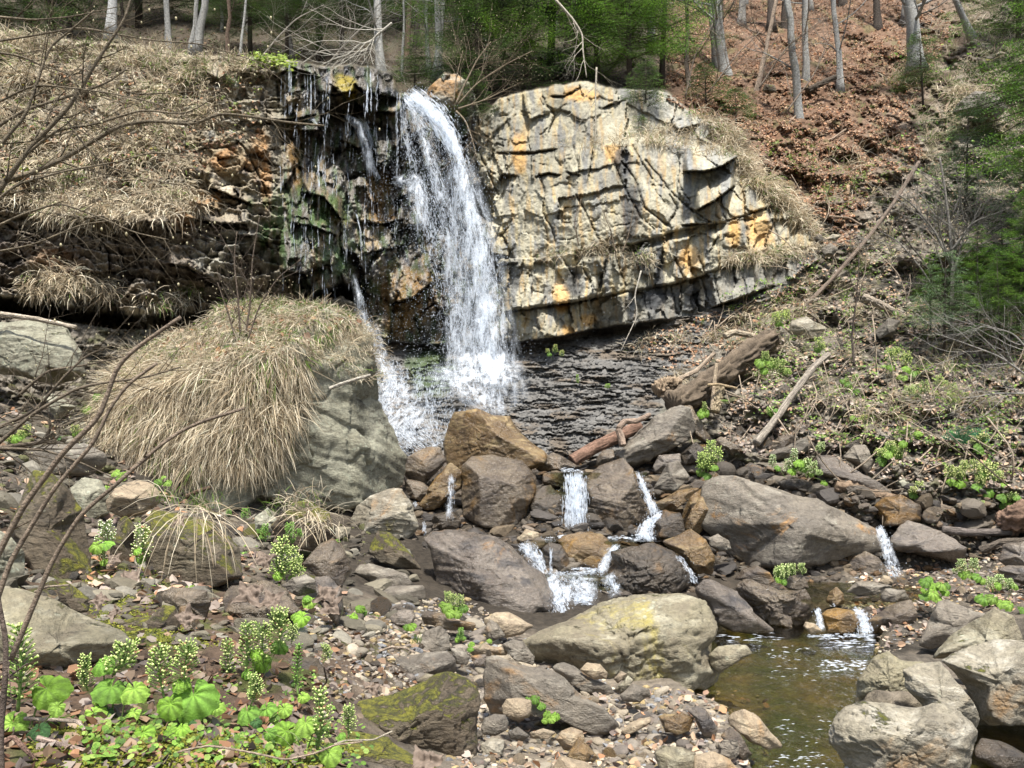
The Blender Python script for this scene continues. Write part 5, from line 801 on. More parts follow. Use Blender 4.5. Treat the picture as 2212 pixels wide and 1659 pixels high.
SA = [(884, 203, 16.7, 26), (908, 222, 16.5, 44), (940, 252, 16.2, 40), (972, 296, 16.0, 34), (990, 350, 15.9, 30), (1000, 410, 15.8, 40), (1015, 480, 15.7, 52), (1032, 570, 15.6, 62), (1046, 680, 15.5, 70), (1058, 790, 15.3, 76), (1066, 880, 14.9, 80)]
SB = [(872, 206, 16.7, 14), (893, 240, 16.5, 20), (915, 300, 16.3, 26), (930, 350, 16.1, 30), (948, 410, 16, 34), (968, 480, 15.9, 40), (978, 560, 15.8, 44), (985, 660, 15.6, 56), (995, 780, 15.3, 70), (1000, 860, 14.9, 80)]
SC = [(864, 208, 16.7, 8), (872, 262, 16.5, 10), (884, 320, 16.3, 12), (900, 380, 16.2, 18), (918, 440, 16, 26), (935, 540, 15.9, 30), (955, 640, 15.8, 40)]
wf = Acc()
strand(wf, SA, 1150, 24, 2.0, 6500, 2.6, spread=.14); strand(wf, SB, 750, 20, 1.7, 5500, 2.3, spread=.12); strand(wf, SC, 260, 22, 1.8, 1900, 2.6)
strand(wf, [(890, 208, 16.5, 30), (930, 240, 16.3, 44), (965, 285, 16.1, 34), (985, 330, 16, 26)], 850, 28, 3)
strand(wf, [(1005, 420, 15.7, 24), (1035, 540, 15.6, 34), (1052, 700, 15.4, 50), (1064, 860, 15, 60)], 480, 22, 2.0)
strand(wf, [(895, 395, 16.1, 40), (915, 430, 16, 50), (930, 480, 15.9, 40), (945, 560, 15.8, 50)], 220, 16, 1.8, 900, 2.4)
strand(wf, [(870, 300, 16.0, 130), (940, 500, 15.7, 200), (990, 860, 15, 240)], 60, 10, 1.2, 9000, 2.1, spread=.35)
for q in range(130):                             # water spilling over the shale shelves at the foot
    y0 = wrn.uniform(765, 930); y1 = min(985, y0+wrn.uniform(25, 80)); f0 = (y0-765)/220; x0 = wrn.uniform(798+f0*55, 835+250*min(1, f0*2.2)-130*max(0, f0-.5)); P = np.array([(x0, y0), (x0+wrn.normal()*5-2*(x0 > 950)*3, (y0+y1)/2), (x0+wrn.normal()*9-(x0-890)*.12, y1)]); Yr = np.minimum.accumulate(rel_Y(P[:, 0], P[:, 1])-.10)
    strand(wf, np.c_[P, Yr, np.full(3, wrn.uniform(5, 16))], wrn.randint(14, 44), 11, 1.5, 8, 2., spread=.03)
strand(wf, [(860, 930, 13.6, 60), (905, 965, 13.2, 90), (930, 985, 12.9, 80)], 480, 16, 2.2, 1400, 2.3)
strand(wf, [(775, 640, 15.8, 16), (790, 700, 15.6, 26), (808, 780, 15.2, 34), (830, 860, 14.8, 50), (880, 930, 13.9, 90)], 240, 18, 1.4, 1000, 1.9)
o = wf.build('waterfall', M['white'], smooth=False); tag(o, 'tall white main waterfall pouring over the dark cliff lip', 'waterfall', kind='structure')
vl = Acc(); veil(vl, SA, 18, .2); veil(vl, [(a+6, b, c-.12, d*.7) for a, b, c, d in SA], 14); veil(vl, SB, 14); veil(vl, [(a, b, c-.2, d*1.7+20) for a, b, c, d in SA[4:]], 20, .3)
veil(vl, [(800, 700, 15.4, 30), (825, 800, 14.9, 50), (860, 880, 14.2, 110), (905, 960, 13.2, 130)], 20, .05); veil(vl, [(1040, 760, 15.0, 150), (1040, 830, 14.6, 230), (1010, 880, 14.2, 260)], 24, .1)
veil(vl, [(762, 590, 15.4, 12), (778, 660, 15.3, 26), (796, 740, 15.2, 34), (825, 820, 14.9, 44)], 14); veil(vl, [(745, 250, 16, 14), (775, 270, 16, 24), (792, 320, 16, 26), (800, 380, 16, 20)], 10); veil(vl, [(850, 390, 16, 20), (895, 395, 15.9, 50), (905, 440, 15.8, 50), (912, 500, 15.7, 40)], 12)
o = vl.build('waterfall_veil', M['veil']); tag(o, 'milky mist and thin sheet of the main waterfall', 'waterfall', kind='stuff')
tr = Acc()
def thin(P, w, n, sp=1.5, off=.22, d=0):
    P = np.array(P, float); Yr = np.minimum(rel_Y(P[:, 0], P[:, 1])-off, 99); Yr = np.minimum.accumulate(Yr); strand(tr, np.c_[P, Yr, np.full(len(P), w*.8)], int(n*.8), 18, sp*.8, d, 1.6, spread=.03)
for x0, y0, x1, y1, w, n, s in [(290, 130, 292, 440, 9, 260, 2.0), (300, 160, 303, 430, 6, 90, 1.6), (268, 200, 262, 420, 5, 26, 1.1), (245, 200, 240, 400, 5, 20, 1.), (400, 190, 396, 420, 5, 40, 1.2), (418, 180, 420, 440, 5, 90, 1.5), (440, 200, 446, 400, 5, 30, 1.1), (385, 220, 380, 400, 5, 22, 1), (756, 160, 750, 430, 8, 210, 1.9), (772, 200, 776, 420, 6, 80, 1.5),
                             (630, 430, 622, 640, 9, 70, 1.3), (655, 430, 650, 700, 8, 90, 1.4), (670, 560, 668, 720, 6, 30, 1.1), (930, 310, 928, 800, 8, 120, 1.4), (945, 330, 960, 620, 7, 70, 1.4), (463, 700, 470, 980, 8, 110, 1.6), (480, 690, 455, 800, 6, 40, 1.4), (505, 720, 508, 990, 6, 60, 1.2), (350, 570, 345, 650, 7, 22, 1.3), (375, 700, 368, 1020, 7, 36, 1.1), (252, 1370, 254, 1480, 6, 30, 1.5), (500, 1450, 498, 1570, 6, 40, 1.5), (515, 1460, 516, 1560, 5, 24, 1.4), (430, 1450, 432, 1520, 5, 12, 1.), (560, 1460, 560, 1540, 5, 12, 1), (590, 1460, 592, 1550, 4, 10, 1), (620, 1130, 624, 1260, 6, 26, 1), (690, 1035, 712, 1120, 6, 50, 1.5), (712, 1110, 720, 1300, 7, 70, 1.4), (462, 1130, 464, 1220, 6, 22, 1.4), (400, 1180, 402, 1270, 6, 14, 1), (905, 930, 912, 1010, 6, 20, 1.2), (1050, 950, 1052, 1160, 10, 60, 1.4), (990, 620, 1010, 760, 8, 60, 1.4), (1090, 780, 1092, 900, 7, 40, 1.3), (1250, 760, 1262, 1090, 8, 90, 1.6)]:
    a = zi(.36459, 518.5, 86.4, [(x0, y0), ((x0+x1)/2+2, (y0+y1)/2), (x1, y1)]); thin(a, w*.36+1, n, s)
thin(_L((700, 455), (735, 480), (755, 540), (785, 620), (770, 700), (790, 760), (825, 830)), 13, 420, 2.2, d=260); thin(_L((905, 830), (960, 835), (1020, 850), (1050, 920), (1060, 1000)), 16, 170, 1.8, d=200); thin(_L((390, 460), (430, 470), (470, 500)), 12, 50, 1.4)
thin(_L((1180, 1165), (1215, 1170), (1240, 1200)), 10, 60, 1.8)
for q in range(80): x0 = wrn.uniform(604, 862); y0 = wrn.uniform(150, 520); thin([(x0, y0), (x0+wrn.normal()*2, y0+30), (x0+wrn.normal()*3, y0+wrn.uniform(50, 130))], wrn.uniform(2, 4), wrn.randint(10, 34), 1.3)
o = tr.build('trickles', M['white'], smooth=False); tag(o, 'thin threads of water dripping down the dark wet wall', 'water', kind='structure')
cs = Acc()
def bs(P, Y0, Y1, w0, w1, n, ln=16, wd=2.4, d=0, z=zB, sp=.04): Q = z(*P); m = len(Q); strand(cs, [(q[0], q[1], Y0+(Y1-Y0)*i/(m-1), w0+(w1-w0)*i/(m-1)) for i, q in enumerate(Q)], int(n*.55), ln, wd, d, 2.4, spread=sp)
bs([(1275, 915), (1278, 960), (1280, 1100), (1282, 1270)], 11.0, 10.75, 34, 42, 1500, 26, 2.3, 500); bs([(1230, 925), (1226, 1100), (1228, 1270)], 10.95, 10.8, 8, 10, 260, 24, 2.2); bs([(1330, 950), (1335, 1100), (1330, 1250)], 10.95, 10.8, 8, 10, 160, 20, 2)
bs([(1195, 890), (1250, 885), (1320, 900)], 11.4, 11.1, 8, 8, 150, 12, 1.6)
bs([(1650, 910), (1668, 960), (1700, 1040), (1735, 1110), (1750, 1150)], 11.05, 10.75, 8, 16, 560, 16, 2.6, 200); bs([(1790, 1155), (1740, 1175), (1700, 1215), (1680, 1290)], 10.7, 10.4, 10, 24, 760, 14, 3, 260); bs([(1640, 1290), (1690, 1270), (1740, 1300)], 10.35, 10.3, 14, 14, 300, 10, 2.6, 100)
bs([(1060, 1305), (1120, 1300), (1240, 1280)], 10.35, 10.35, 6, 10, 240, 14, 2.2, 80); bs([(1470, 1290), (1560, 1290), (1650, 1300)], 10.4, 10.3, 5, 10, 160, 12, 2)
bs([(950, 1330), (1000, 1380), (1050, 1440), (1085, 1500)], 10.1, 9.55, 14, 18, 420, 18, 2.2, 120); bs([(1020, 1330), (1060, 1390), (1085, 1480)], 9.9, 9.5, 18, 12, 200, 16, 2); bs([(1130, 1350), (1132, 1400), (1130, 1490)], 9.65, 9.5, 5, 5, 130, 16, 1.8)
bs([(1530, 1335), (1490, 1370), (1455, 1430), (1425, 1495)], 10.2, 9.5, 12, 18, 460, 14, 2.6, 160); bs([(1080, 1500), (1200, 1508), (1330, 1500), (1450, 1480)], 9.5, 9.45, 12, 12, 420, 9, 2.0, 160); bs([(1250, 1475), (1330, 1472), (1400, 1478)], 9.6, 9.5, 5, 5, 120, 12, 2)
bs([(1120, 1520), (1150, 1600), (1180, 1680)], 9.4, 8.95, 34, 40, 560, 16, 2, 200); bs([(1480, 1530), (1500, 1570), (1520, 1620)], 9.35, 9.1, 16, 16, 240, 14, 2, 120); bs([(1300, 1530), (1290, 1600), (1270, 1660)], 9.35, 8.95, 70, 60, 520, 14, 1.7, 240)
bs([(1440, 250), (1480, 290), (1500, 320)], 8.9, 8.7, 26, 20, 480, 12, 3.4, 240, z=zE, sp=.08); bs([(1560, 250), (1620, 235), (1670, 245)], 8.95, 8.85, 20, 16, 420, 12, 3, 160, z=zE, sp=.06); bs([(1400, 130), (1420, 220), (1440, 330)], 9.1, 8.6, 12, 16, 200, 16, 1.8, 60, z=zE)
bs([(540, 925), (535, 1040), (520, 1180)], 11.0, 10.6, 9, 9, 120, 18, 1.4, 60); bs([(560, 930), (556, 1100), (545, 1180)], 11, 10.7, 5, 5, 40, 14, 1.2); bs([(385, 1195), (375, 1270)], 10.7, 10.6, 7, 8, 110, 12, 2); bs([(320, 1080), (335, 1100)], 11, 10.9, 8, 8, 60, 8, 2)
bs([(1880, 1400), (1930, 1450), (1960, 1500), (1990, 1560)], 9.3, 8.9, 8, 12, 230, 14, 2, 60)
bs([(1315, 50), (1345, 90), (1362, 150), (1375, 240)], 10.6, 10.2, 16, 14, 420, 16, 2.4, 160, z=zG); bs([(1375, 250), (1400, 300), (1430, 350)], 10.2, 9.9, 16, 22, 150, 14, 1.8, 160, z=zG)
bs([(945, 545), (950, 590), (965, 670)], 8.7, 8.3, 10, 12, 210, 14, 2.4, 60, z=zG); bs([(1170, 560), (1215, 575), (1235, 630), (1245, 700)], 8.6, 8.1, 12, 26, 620, 14, 3, 200, z=zG); bs([(1000, 480), (1020, 510), (1050, 525)], 9.2, 8.8, 6, 8, 90, 10, 2, z=zG)
bs([(880, 712), (1000, 715), (1150, 712), (1290, 716)], 8.2, 8.15, 5, 8, 330, 14, 2.4, 60, z=zG)
def flow(P, n, ln, wd, z=zG, seed=0):            # short foam streaks lying on the pool
    rn = np.random.RandomState(seed); q = bary_poly(z(*P), n, rn); Y = (ZC-.016)*F/(q[:, 1]-HY); k = n2(q[:, 0]/25, q[:, 1]/8, 3, 5)+rn.rand(n)*.3 > .12; q = q[k]; Y = Y[k]; n = len(q); L = rn.uniform(.3, 1, n)*ln/F*Y; w = rn.uniform(.3, 1, n)*wd/F*Y*2.0; x = (q[:, 0]-CX)/F*Y; a = rn.normal(size=n)*.25
    dx, dy = np.cos(a)*L, np.sin(a)*L; V = np.stack([np.stack([x-dx, Y-dy, Y*0+.014], 1), np.stack([x+w*.2, Y-w, Y*0+.015], 1), np.stack([x+dx, Y+dy, Y*0+.014], 1), np.stack([x-w*.2, Y+w, Y*0+.018], 1)], 1).reshape(-1, 3); cs.add(V, (np.arange(n)*4)[:, None]+np.arange(4)[None])
flow([(640, 800), (860, 760), (900, 790), (780, 840), (640, 850)], 30, 8, .5, seed=1); flow([(560, 860), (900, 840), (1050, 1000), (1000, 1060), (700, 980)], 30, 8, .4, seed=2); flow([(960, 860), (1240, 860), (1240, 920), (980, 930)], 160, 8, 1.6, seed=3)
flow([(940, 700), (1300, 700), (1280, 780), (1000, 790)], 170, 12, 1., seed=4); flow([(600, 1200), (1040, 1200), (1040, 1420), (900, 1524), (640, 1524), (740, 1380)], 50, 9, .5, seed=5); flow([(700, 1440), (1200, 1440), (1240, 1560), (560, 1560)], 120, 9, .7, seed=6); flow([(340, 680), (700, 690), (720, 740), (340, 760)], 60, 12, .8, seed=7)
o = cs.build('cascade', M['white'], smooth=False); tag(o, 'small white cascades splashing between the boulders down to the pool', 'water', kind='structure')
def pond(name, P, label, h=.02):                 # P: (x, y, z) outline; level sheet with real ripples
    P = np.array(P, float); x = np.arange(P[:, 0].min(), P[:, 0].max()+h, h); y = np.arange(P[:, 1].min(), P[:, 1].max()+h, h); X, Y = np.meshgrid(x, y); Z = P[:, 2].mean()+.011*n2(X*5+Y*2, Y*3.2, 3, 5)+.006*n2(X*16, Y*10, 2, 6)
    ins = inpoly(X, Y, P[:, :2]); i = np.arange(X.size).reshape(X.shape); q = np.stack([i[:-1, :-1], i[:-1, 1:], i[1:, 1:], i[1:, :-1]], -1).reshape(-1, 4); q = q[ins[:-1, :-1].ravel()]; u, inv = np.unique(q, return_inverse=True)
    o = mk(name, np.stack([X, Y, Z], -1).reshape(-1, 3)[u], inv.reshape(-1, 4), M['water']); tag(o, label, 'water', kind='structure'); return o
pz = lambda z, *P: [((p[0]-CX)/F*((ZC-z)*F/(p[1]-HY)), (ZC-z)*F/(p[1]-HY), z) for p in P]
pond('stream_water', pz(0, (1440, 1520), (1500, 1440), (1530, 1345), (1700, 1330), (1960, 1340), (1960, 1460), (2350, 1500), (2420, 1800), (1560, 1800), (1560, 1600)), 'shallow clear brown-green pool of the stream', .025)
pond('stream_water', [((px-CX)/F*Y, Y, .27) for px, Y in ((1700, 8.9), (1950, 8.75), (2010, 9.3), (1960, 10.6), (1840, 11), (1700, 10.6))], 'still shallow water above the little weir')
pond('stream_water', [((px-CX)/F*Y, Y, .765) for px, Y in ((1130, 9.95), (1300, 10.15), (1420, 10.1), (1500, 10.2), (1500, 11), (1180, 11))], 'turbulent basin under the centre fall')
pond('stream_water', [((px-CX)/F*Y, Y, .455) for px, Y in ((1170, 9.35), (1320, 9.3), (1330, 9.9), (1180, 9.9))], 'small white-edged basin between the two cascade steps')
pond('stream_water', [((px-CX)/F*Y, Y, 1.57) for px, Y in ((1180, 11.05), (1290, 11.05), (1400, 12), (1200, 12.4))], 'thin sheet of water at the brink of the centre fall')
cvl = Acc()
def cvs(P, Y0, Y1, w0, w1, z=zB): Q = z(*P); m = len(Q); veil(cvl, [(q[0], q[1], Y0+(Y1-Y0)*i/(m-1), w0+(w1-w0)*i/(m-1)) for i, q in enumerate(Q)], 12, .03)
cvs([(1278, 920), (1280, 1050), (1282, 1270)], 10.98, 10.72, 46, 50); cvs([(1660, 930), (1700, 1040), (1750, 1150)], 11, 10.7, 12, 22); cvs([(1780, 1160), (1700, 1215), (1680, 1290)], 10.65, 10.35, 16, 34); cvs([(960, 1320), (1030, 1400), (1085, 1500)], 10.05, 9.5, 34, 40); cvs([(1520, 1340), (1460, 1420), (1425, 1500)], 10.1, 9.45, 20, 28); cvs([(1130, 1515), (1170, 1600), (1200, 1690)], 9.38, 8.9, 46, 60); cvs([(1300, 1515), (1295, 1600), (1290, 1690)], 9.36, 8.9, 84, 90); cvs([(1460, 1510), (1490, 1560), (1520, 1640)], 9.36, 9.0, 36, 36); cvs([(1060, 1503), (1250, 1510), (1460, 1485)], 9.5, 9.45, 14, 16)
cvs([(1315, 50), (1362, 150), (1430, 350)], 10.55, 9.9, 20, 34, zG); cvs([(1170, 560), (1235, 630), (1250, 705)], 8.55, 8.05, 16, 36, zG); cvs([(945, 545), (952, 600), (970, 690)], 8.65, 8.2, 14, 20, zG); cvs([(540, 925), (525, 1180)], 10.95, 10.6, 14, 16)
o = cvl.build('cascade_veil', M['veil']); tag(o, 'thin white sheets of water sliding over the cascade stones', 'water', kind='stuff')
# ------------------------------------------------------------ TREES
PALE = (.34, .335, .31); DKBARK = (.075, .06, .048); BRN = (.15, .105, .075)
def limb(acc, p, d, L, r, depth, rn, col, g=.12, kids=5, sides=5, twist=.5, out=None):
    n = max(4, int(5+L*2)); P = [np.array(p, float)]; d = np.array(d, float); d /= np.linalg.norm(d)
    for k in range(n): d = d+rn.normal(size=3)*twist*.22+np.array([0, 0, g*.25]); d /= np.linalg.norm(d); P.append(P[-1]+d*L/n)
    P = np.array(P); rr = r*np.linspace(1, .22, len(P)); addtube(acc, P, rr, sides if r > .012 else 3, col)
    if out is not None: out.append(P[-1])
    if depth > 0:
        for k in range(kids):
            i = rn.randint(1, len(P)-1); t = P[i+1]-P[i]; t /= np.linalg.norm(t); s = rn.normal(size=3); s -= s@t*t; s /= np.linalg.norm(s); q = t*.7+s*.75; limb(acc, P[i], q, L*rn.uniform(.35, .6), rr[i]*.6, depth-1, rn, col, g, max(2, kids-1), 3, twist, out)
def trunk(base, top, w, col, rn, label, Y, H=None, name='bare_tree', group='bare trees above the cliffs', limbs=9, llen=1.6, lo=.12, lcol=None):
    """base/top are picture points; w is the width in picture units at the base"""
    b = at(base[0], base[1], Y)-np.array([0, 0, .3]); u = at(top[0], top[1], Y+rn.uniform(-.3, .3)); d = u-b; L = np.linalg.norm(d); d /= L; H = H or max(L*1.5, 9); r = w/F*Y/2
    t = thing(name, label, 'tree', b, group); n = 26; s = np.linspace(0, 1, n)[:, None]; P = b+d*H*s+np.c_[np.cumsum(rn.normal(size=n))*.022, np.cumsum(rn.normal(size=n))*.02, np.zeros(n)]*H/10
    rr = r*(1-.6*s[:, 0])*(1+.9*np.exp(-s[:, 0]*H/.35)); a = Acc(); addtube(a, P, rr, 12, col, .07, rn.randint(99))
    V = a.V[0]; k = n2(V[:, 2]*5, V[:, 0]*9, 3, 7); a.c[0] = np.clip(np.array(col)*(1+.7*k[:, None]), .01, 1)
    a.build('trunk', M['bark'], t); c = Acc()
    for q in range(limbs):
        i = int(n*rn.uniform(lo, .98)); ang = rn.uniform(0, 6.28); limb(c, P[min(i, n-1)], (math.cos(ang), math.sin(ang)*.8, rn.uniform(.1, .9)), llen*rn.uniform(.6, 1.4), max(rr[min(i, n-1)]*.28, .006), 2, rn, lcol or tuple(.8*x for x in col), .1, 5)
    if limbs: c.build('crown', M['bark'], t)
    return t
rt = np.random.RandomState(12)
for base, top, w, Y, lab, col in [
    ((1982, 129), (1963, 0), 27, 20.5, 'thickest pale grey trunk at the upper right standing alone above a small spruce', PALE), ((1571, 178), (1550, 0), 24, 21.8, 'stout pale trunk of a pair left on the red leaf slope', PALE), ((1545, 170), (1538, 0), 14, 22.3, 'thinner darker trunk just left of the stout pale trunk', (.2, .19, .17)),
    ((1629, 196), (1674, 0), 10, 21, 'slim brownish trunk leaning to the right on the leaf slope', (.26, .20, .15)), ((1726, 264), (1692, 0), 17, 19.6, 'pale trunk leaning left whose foot is lowest on the leaf slope', PALE), ((1745, 178), (1734, 0), 14, 21.5, 'upright pale trunk behind the left-leaning one', PALE),
    ((1816, 178), (1802, 0), 12, 21.5, 'slender pale trunk right of the upright pale trunk', PALE), ((1488, 206), (1480, 40), 10, 20.2, 'short dark stub of trunk at the left end of the leaf slope', (.17, .14, .11)), ((823, 150), (820, 0), 18, 18.2, 'pale straight trunk rising directly above the waterfall wall', PALE),
    ((943, 150), (946, 0), 15, 19, 'pale trunk right of the waterfall lip, nearest of three', PALE), ((925, 140), (914, 0), 9, 21, 'thin pale trunk, left one of three near the waterfall lip', PALE), ((953, 155), (957, 0), 11, 20, 'pale trunk, right one of three near the waterfall lip', PALE),
    ((243, 60), (246, 0), 17, 19, 'white barked trunk at the upper left behind the twigs', (.5, .5, .48)), ((366, 100), (360, 0), 12, 20, 'pale crooked trunk above the grassy cliff', PALE), ((424, 100), (436, 0), 15, 18.6, 'forked silvery trunk leaning right at the grassy cliff edge', PALE), ((412, 98), (424, 30), 9, 18.7, 'thin pale trunk springing beside the forked silvery trunk', PALE),
    ((490, 120), (492, 0), 8, 18.2, 'thin brown trunk left of the balanced capstone', BRN), ((512, 120), (528, 0), 5, 17.9, 'very thin pale sapling stem above the balanced capstone', PALE), ((636, 120), (625, 0), 9, 20, 'grey trunk behind the upper left end of the wet wall', (.22, .2, .18)), ((152, 75), (148, 0), 10, 21, 'dark straight trunk near the upper left corner', DKBARK),
    ((1052, 130), (1046, 0), 9, 23, 'pale trunk half hidden by spruces', PALE), ((1408, 90), (1402, 0), 14, 21.5, 'pale trunk behind the bright spruce', PALE), ((880, 150), (882, 0), 12, 22.5, 'brown trunk between the pale ones near the lip', BRN), ((900, 160), (902, 0), 14, 23.5, 'broad brown trunk deep in the wood near the lip', DKBARK), ((866, 150), (868, 0), 5, 20, 'very thin stem left of the brown trunk near the lip', PALE),
    ((2100, 60), (2040, -30), 12, 21.5, 'pale trunk leaning strongly left near the upper right corner', PALE), ((1895, 60), (1893, 0), 14, 25, 'dark trunk in the gloom above the leaf slope', DKBARK), ((1700, 110), (1694, 0), 14, 26, 'dark broad trunk behind the left-leaning pale trunk', DKBARK)]:
    trunk(base, top, w, col, rt, lab, Y, limbs=12 if Y > 19 else 14, llen=2.0)
UL = set()
for k in range(34):                              # the wood behind
    px = rt.uniform(-60, 1500) if k < 26 else rt.uniform(1500, 2212); Y = rt.uniform(23, 38); py = 120-(Y-18)*9 if px < 1500 else 60-(Y-23)*6; dark = rt.rand() < .6; w = rt.uniform(6, 15)
    wd = ['slim', 'broad', 'crooked', 'straight'][rt.randint(4)]; near = min(((abs(px-q), n) for q, n in ((0, 'upper left corner'), (243, 'white barked trunk'), (366, 'pale crooked trunk'), (430, 'forked silvery trunk'), (500, 'capstone'), (640, 'wet wall'), (760, 'yellow mossy cap'), (823, 'trunk over the waterfall wall'), (930, 'waterfall lip'), (1060, 'tall spruce'), (1200, 'middle spruce'), (1350, 'bright spruce'), (1500, 'short dark stub'), (1700, 'left-leaning pale trunk'), (1900, 'thickest pale trunk'), (2150, 'upper right spruce'))))[1]
    lab = f"{wd} {'dark' if dark else 'greyish'} trunk far back in the wood near the {near}"
    j = 0
    while lab in UL and j < 8: j += 1; lab = f"{['slender', 'wide', 'bent', 'upright', 'thin', 'middling', 'tilted', 'knotty'][j-1]} {'dark' if dark else 'greyish'} trunk deep in the wood near the {near}"
    UL.add(lab); b = rel_Y(px, py)[0]; trunk((px, py+4), (px+rt.uniform(-14, 14), py-160), w, DKBARK if dark else (.2, .19, .17), rt, lab, min(Y, b-.2), limbs=5, llen=2., group='trunks deep in the wood')
# spruces
def spruce_mesh(seed, H, Rb, cols, dens=1., droop=.25, tw=.19):
    rn = np.random.RandomState(seed); a = Acc(); b = Acc(); z = .12*H; V = []; C_ = []
    addtube(b, [(0, 0, -.4), (0, 0, H*.5), (0, 0, H)], [H*.012+.012, H*.008+.006, .004], 7, DKBARK)
    while z < H*.985:
        f = z/H; Rr = Rb*(1-f)**.8*(.75+.25*min(1, f*6)); m = int(rn.randint(4, 7)*dens)+1
        for k in range(m):
            an = rn.rand()*6.28; L = Rr*rn.uniform(.65, 1.15)+.08; n = max(4, int(L*14)); t = np.linspace(0, 1, n)[:, None]; dr = np.array([math.cos(an), math.sin(an), 0]); P = np.array([0, 0, z+rn.uniform(-.05, .05)])+dr*L*t+np.array([0, 0, 1])*(L*(.12*t-droop*1.6*t**1.5+.28*t**3)); sd_ = np.array([-dr[1], dr[0], 0])
            addtube(b, P, np.linspace(.004+.006*L, .002, n), 3, (.06, .045, .032))
            sh = cols[rn.randint(len(cols))]
            for i in range(1, n):
                for s in (-1, 1, 0) if i > n*.25 else (-1, 1):
                    w = tw*(.5+L*.55)*(1.15-.7*t[i, 0])*rn.uniform(.6, 1.2); d = sd_*s*.9+dr*.75+np.array([0, 0, -.28+rn.uniform(-.15, .15)]); d /= np.linalg.norm(d); nn = np.cross(d, (0, 0, 1)); nn /= np.linalg.norm(nn)+1e-9; m2 = 4; q = P[i]
                    for j in range(m2):
                        e = q+d*w*2.2*(j+.3)/m2; wl = w*.48*(1-.16*j)
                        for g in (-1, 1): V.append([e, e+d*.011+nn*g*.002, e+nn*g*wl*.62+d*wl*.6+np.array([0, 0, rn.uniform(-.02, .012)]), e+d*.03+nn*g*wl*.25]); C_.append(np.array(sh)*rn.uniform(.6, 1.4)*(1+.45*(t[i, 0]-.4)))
        z += rn.uniform(.09, .16)*(.6+H*.08)/dens
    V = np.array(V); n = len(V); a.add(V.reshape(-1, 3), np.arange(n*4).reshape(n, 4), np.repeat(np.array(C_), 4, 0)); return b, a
SC1 = [(.065, .115, .028), (.045, .085, .025), (.09, .145, .032)]; SC2 = [(.045, .08, .03), (.032, .06, .026), (.065, .10, .035)]; SC3 = [(.12, .24, .03), (.16, .30, .035), (.09, .18, .03)]; SC4 = [(.10, .16, .07), (.08, .13, .065), (.13, .20, .085)]
SP = {}
for k, (seed, H, Rb, cols, dens, dr) in dict(tall=(1, 8, 2.3, SC2, .85, .3), mid=(2, 5.5, 1.9, SC1, .95, .28), bright=(3, 4.6, 1.7, SC3, 1., .22), blue=(4, 2.2, .95, SC4, 1., .2), small=(5, 1.3, .6, SC1, 1., .15), tiny=(6, .7, .42, SC1, 1., .1)).items():
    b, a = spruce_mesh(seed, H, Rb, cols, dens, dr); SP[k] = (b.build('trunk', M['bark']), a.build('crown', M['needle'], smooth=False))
def spruce(k, px, py, Y, sc, lab, rot=0, dz=0, group='spruces'):
    t = thing('spruce', lab, 'tree', at(px, py, Y)+np.array([0, 0, dz]), group); t.rotation_euler = (R.uniform(-.05, .05), R.uniform(-.05, .05), rot); t.scale = (sc,)*3
    for s in SP[k]: c = s.copy(); C.objects.link(c); c.parent = t
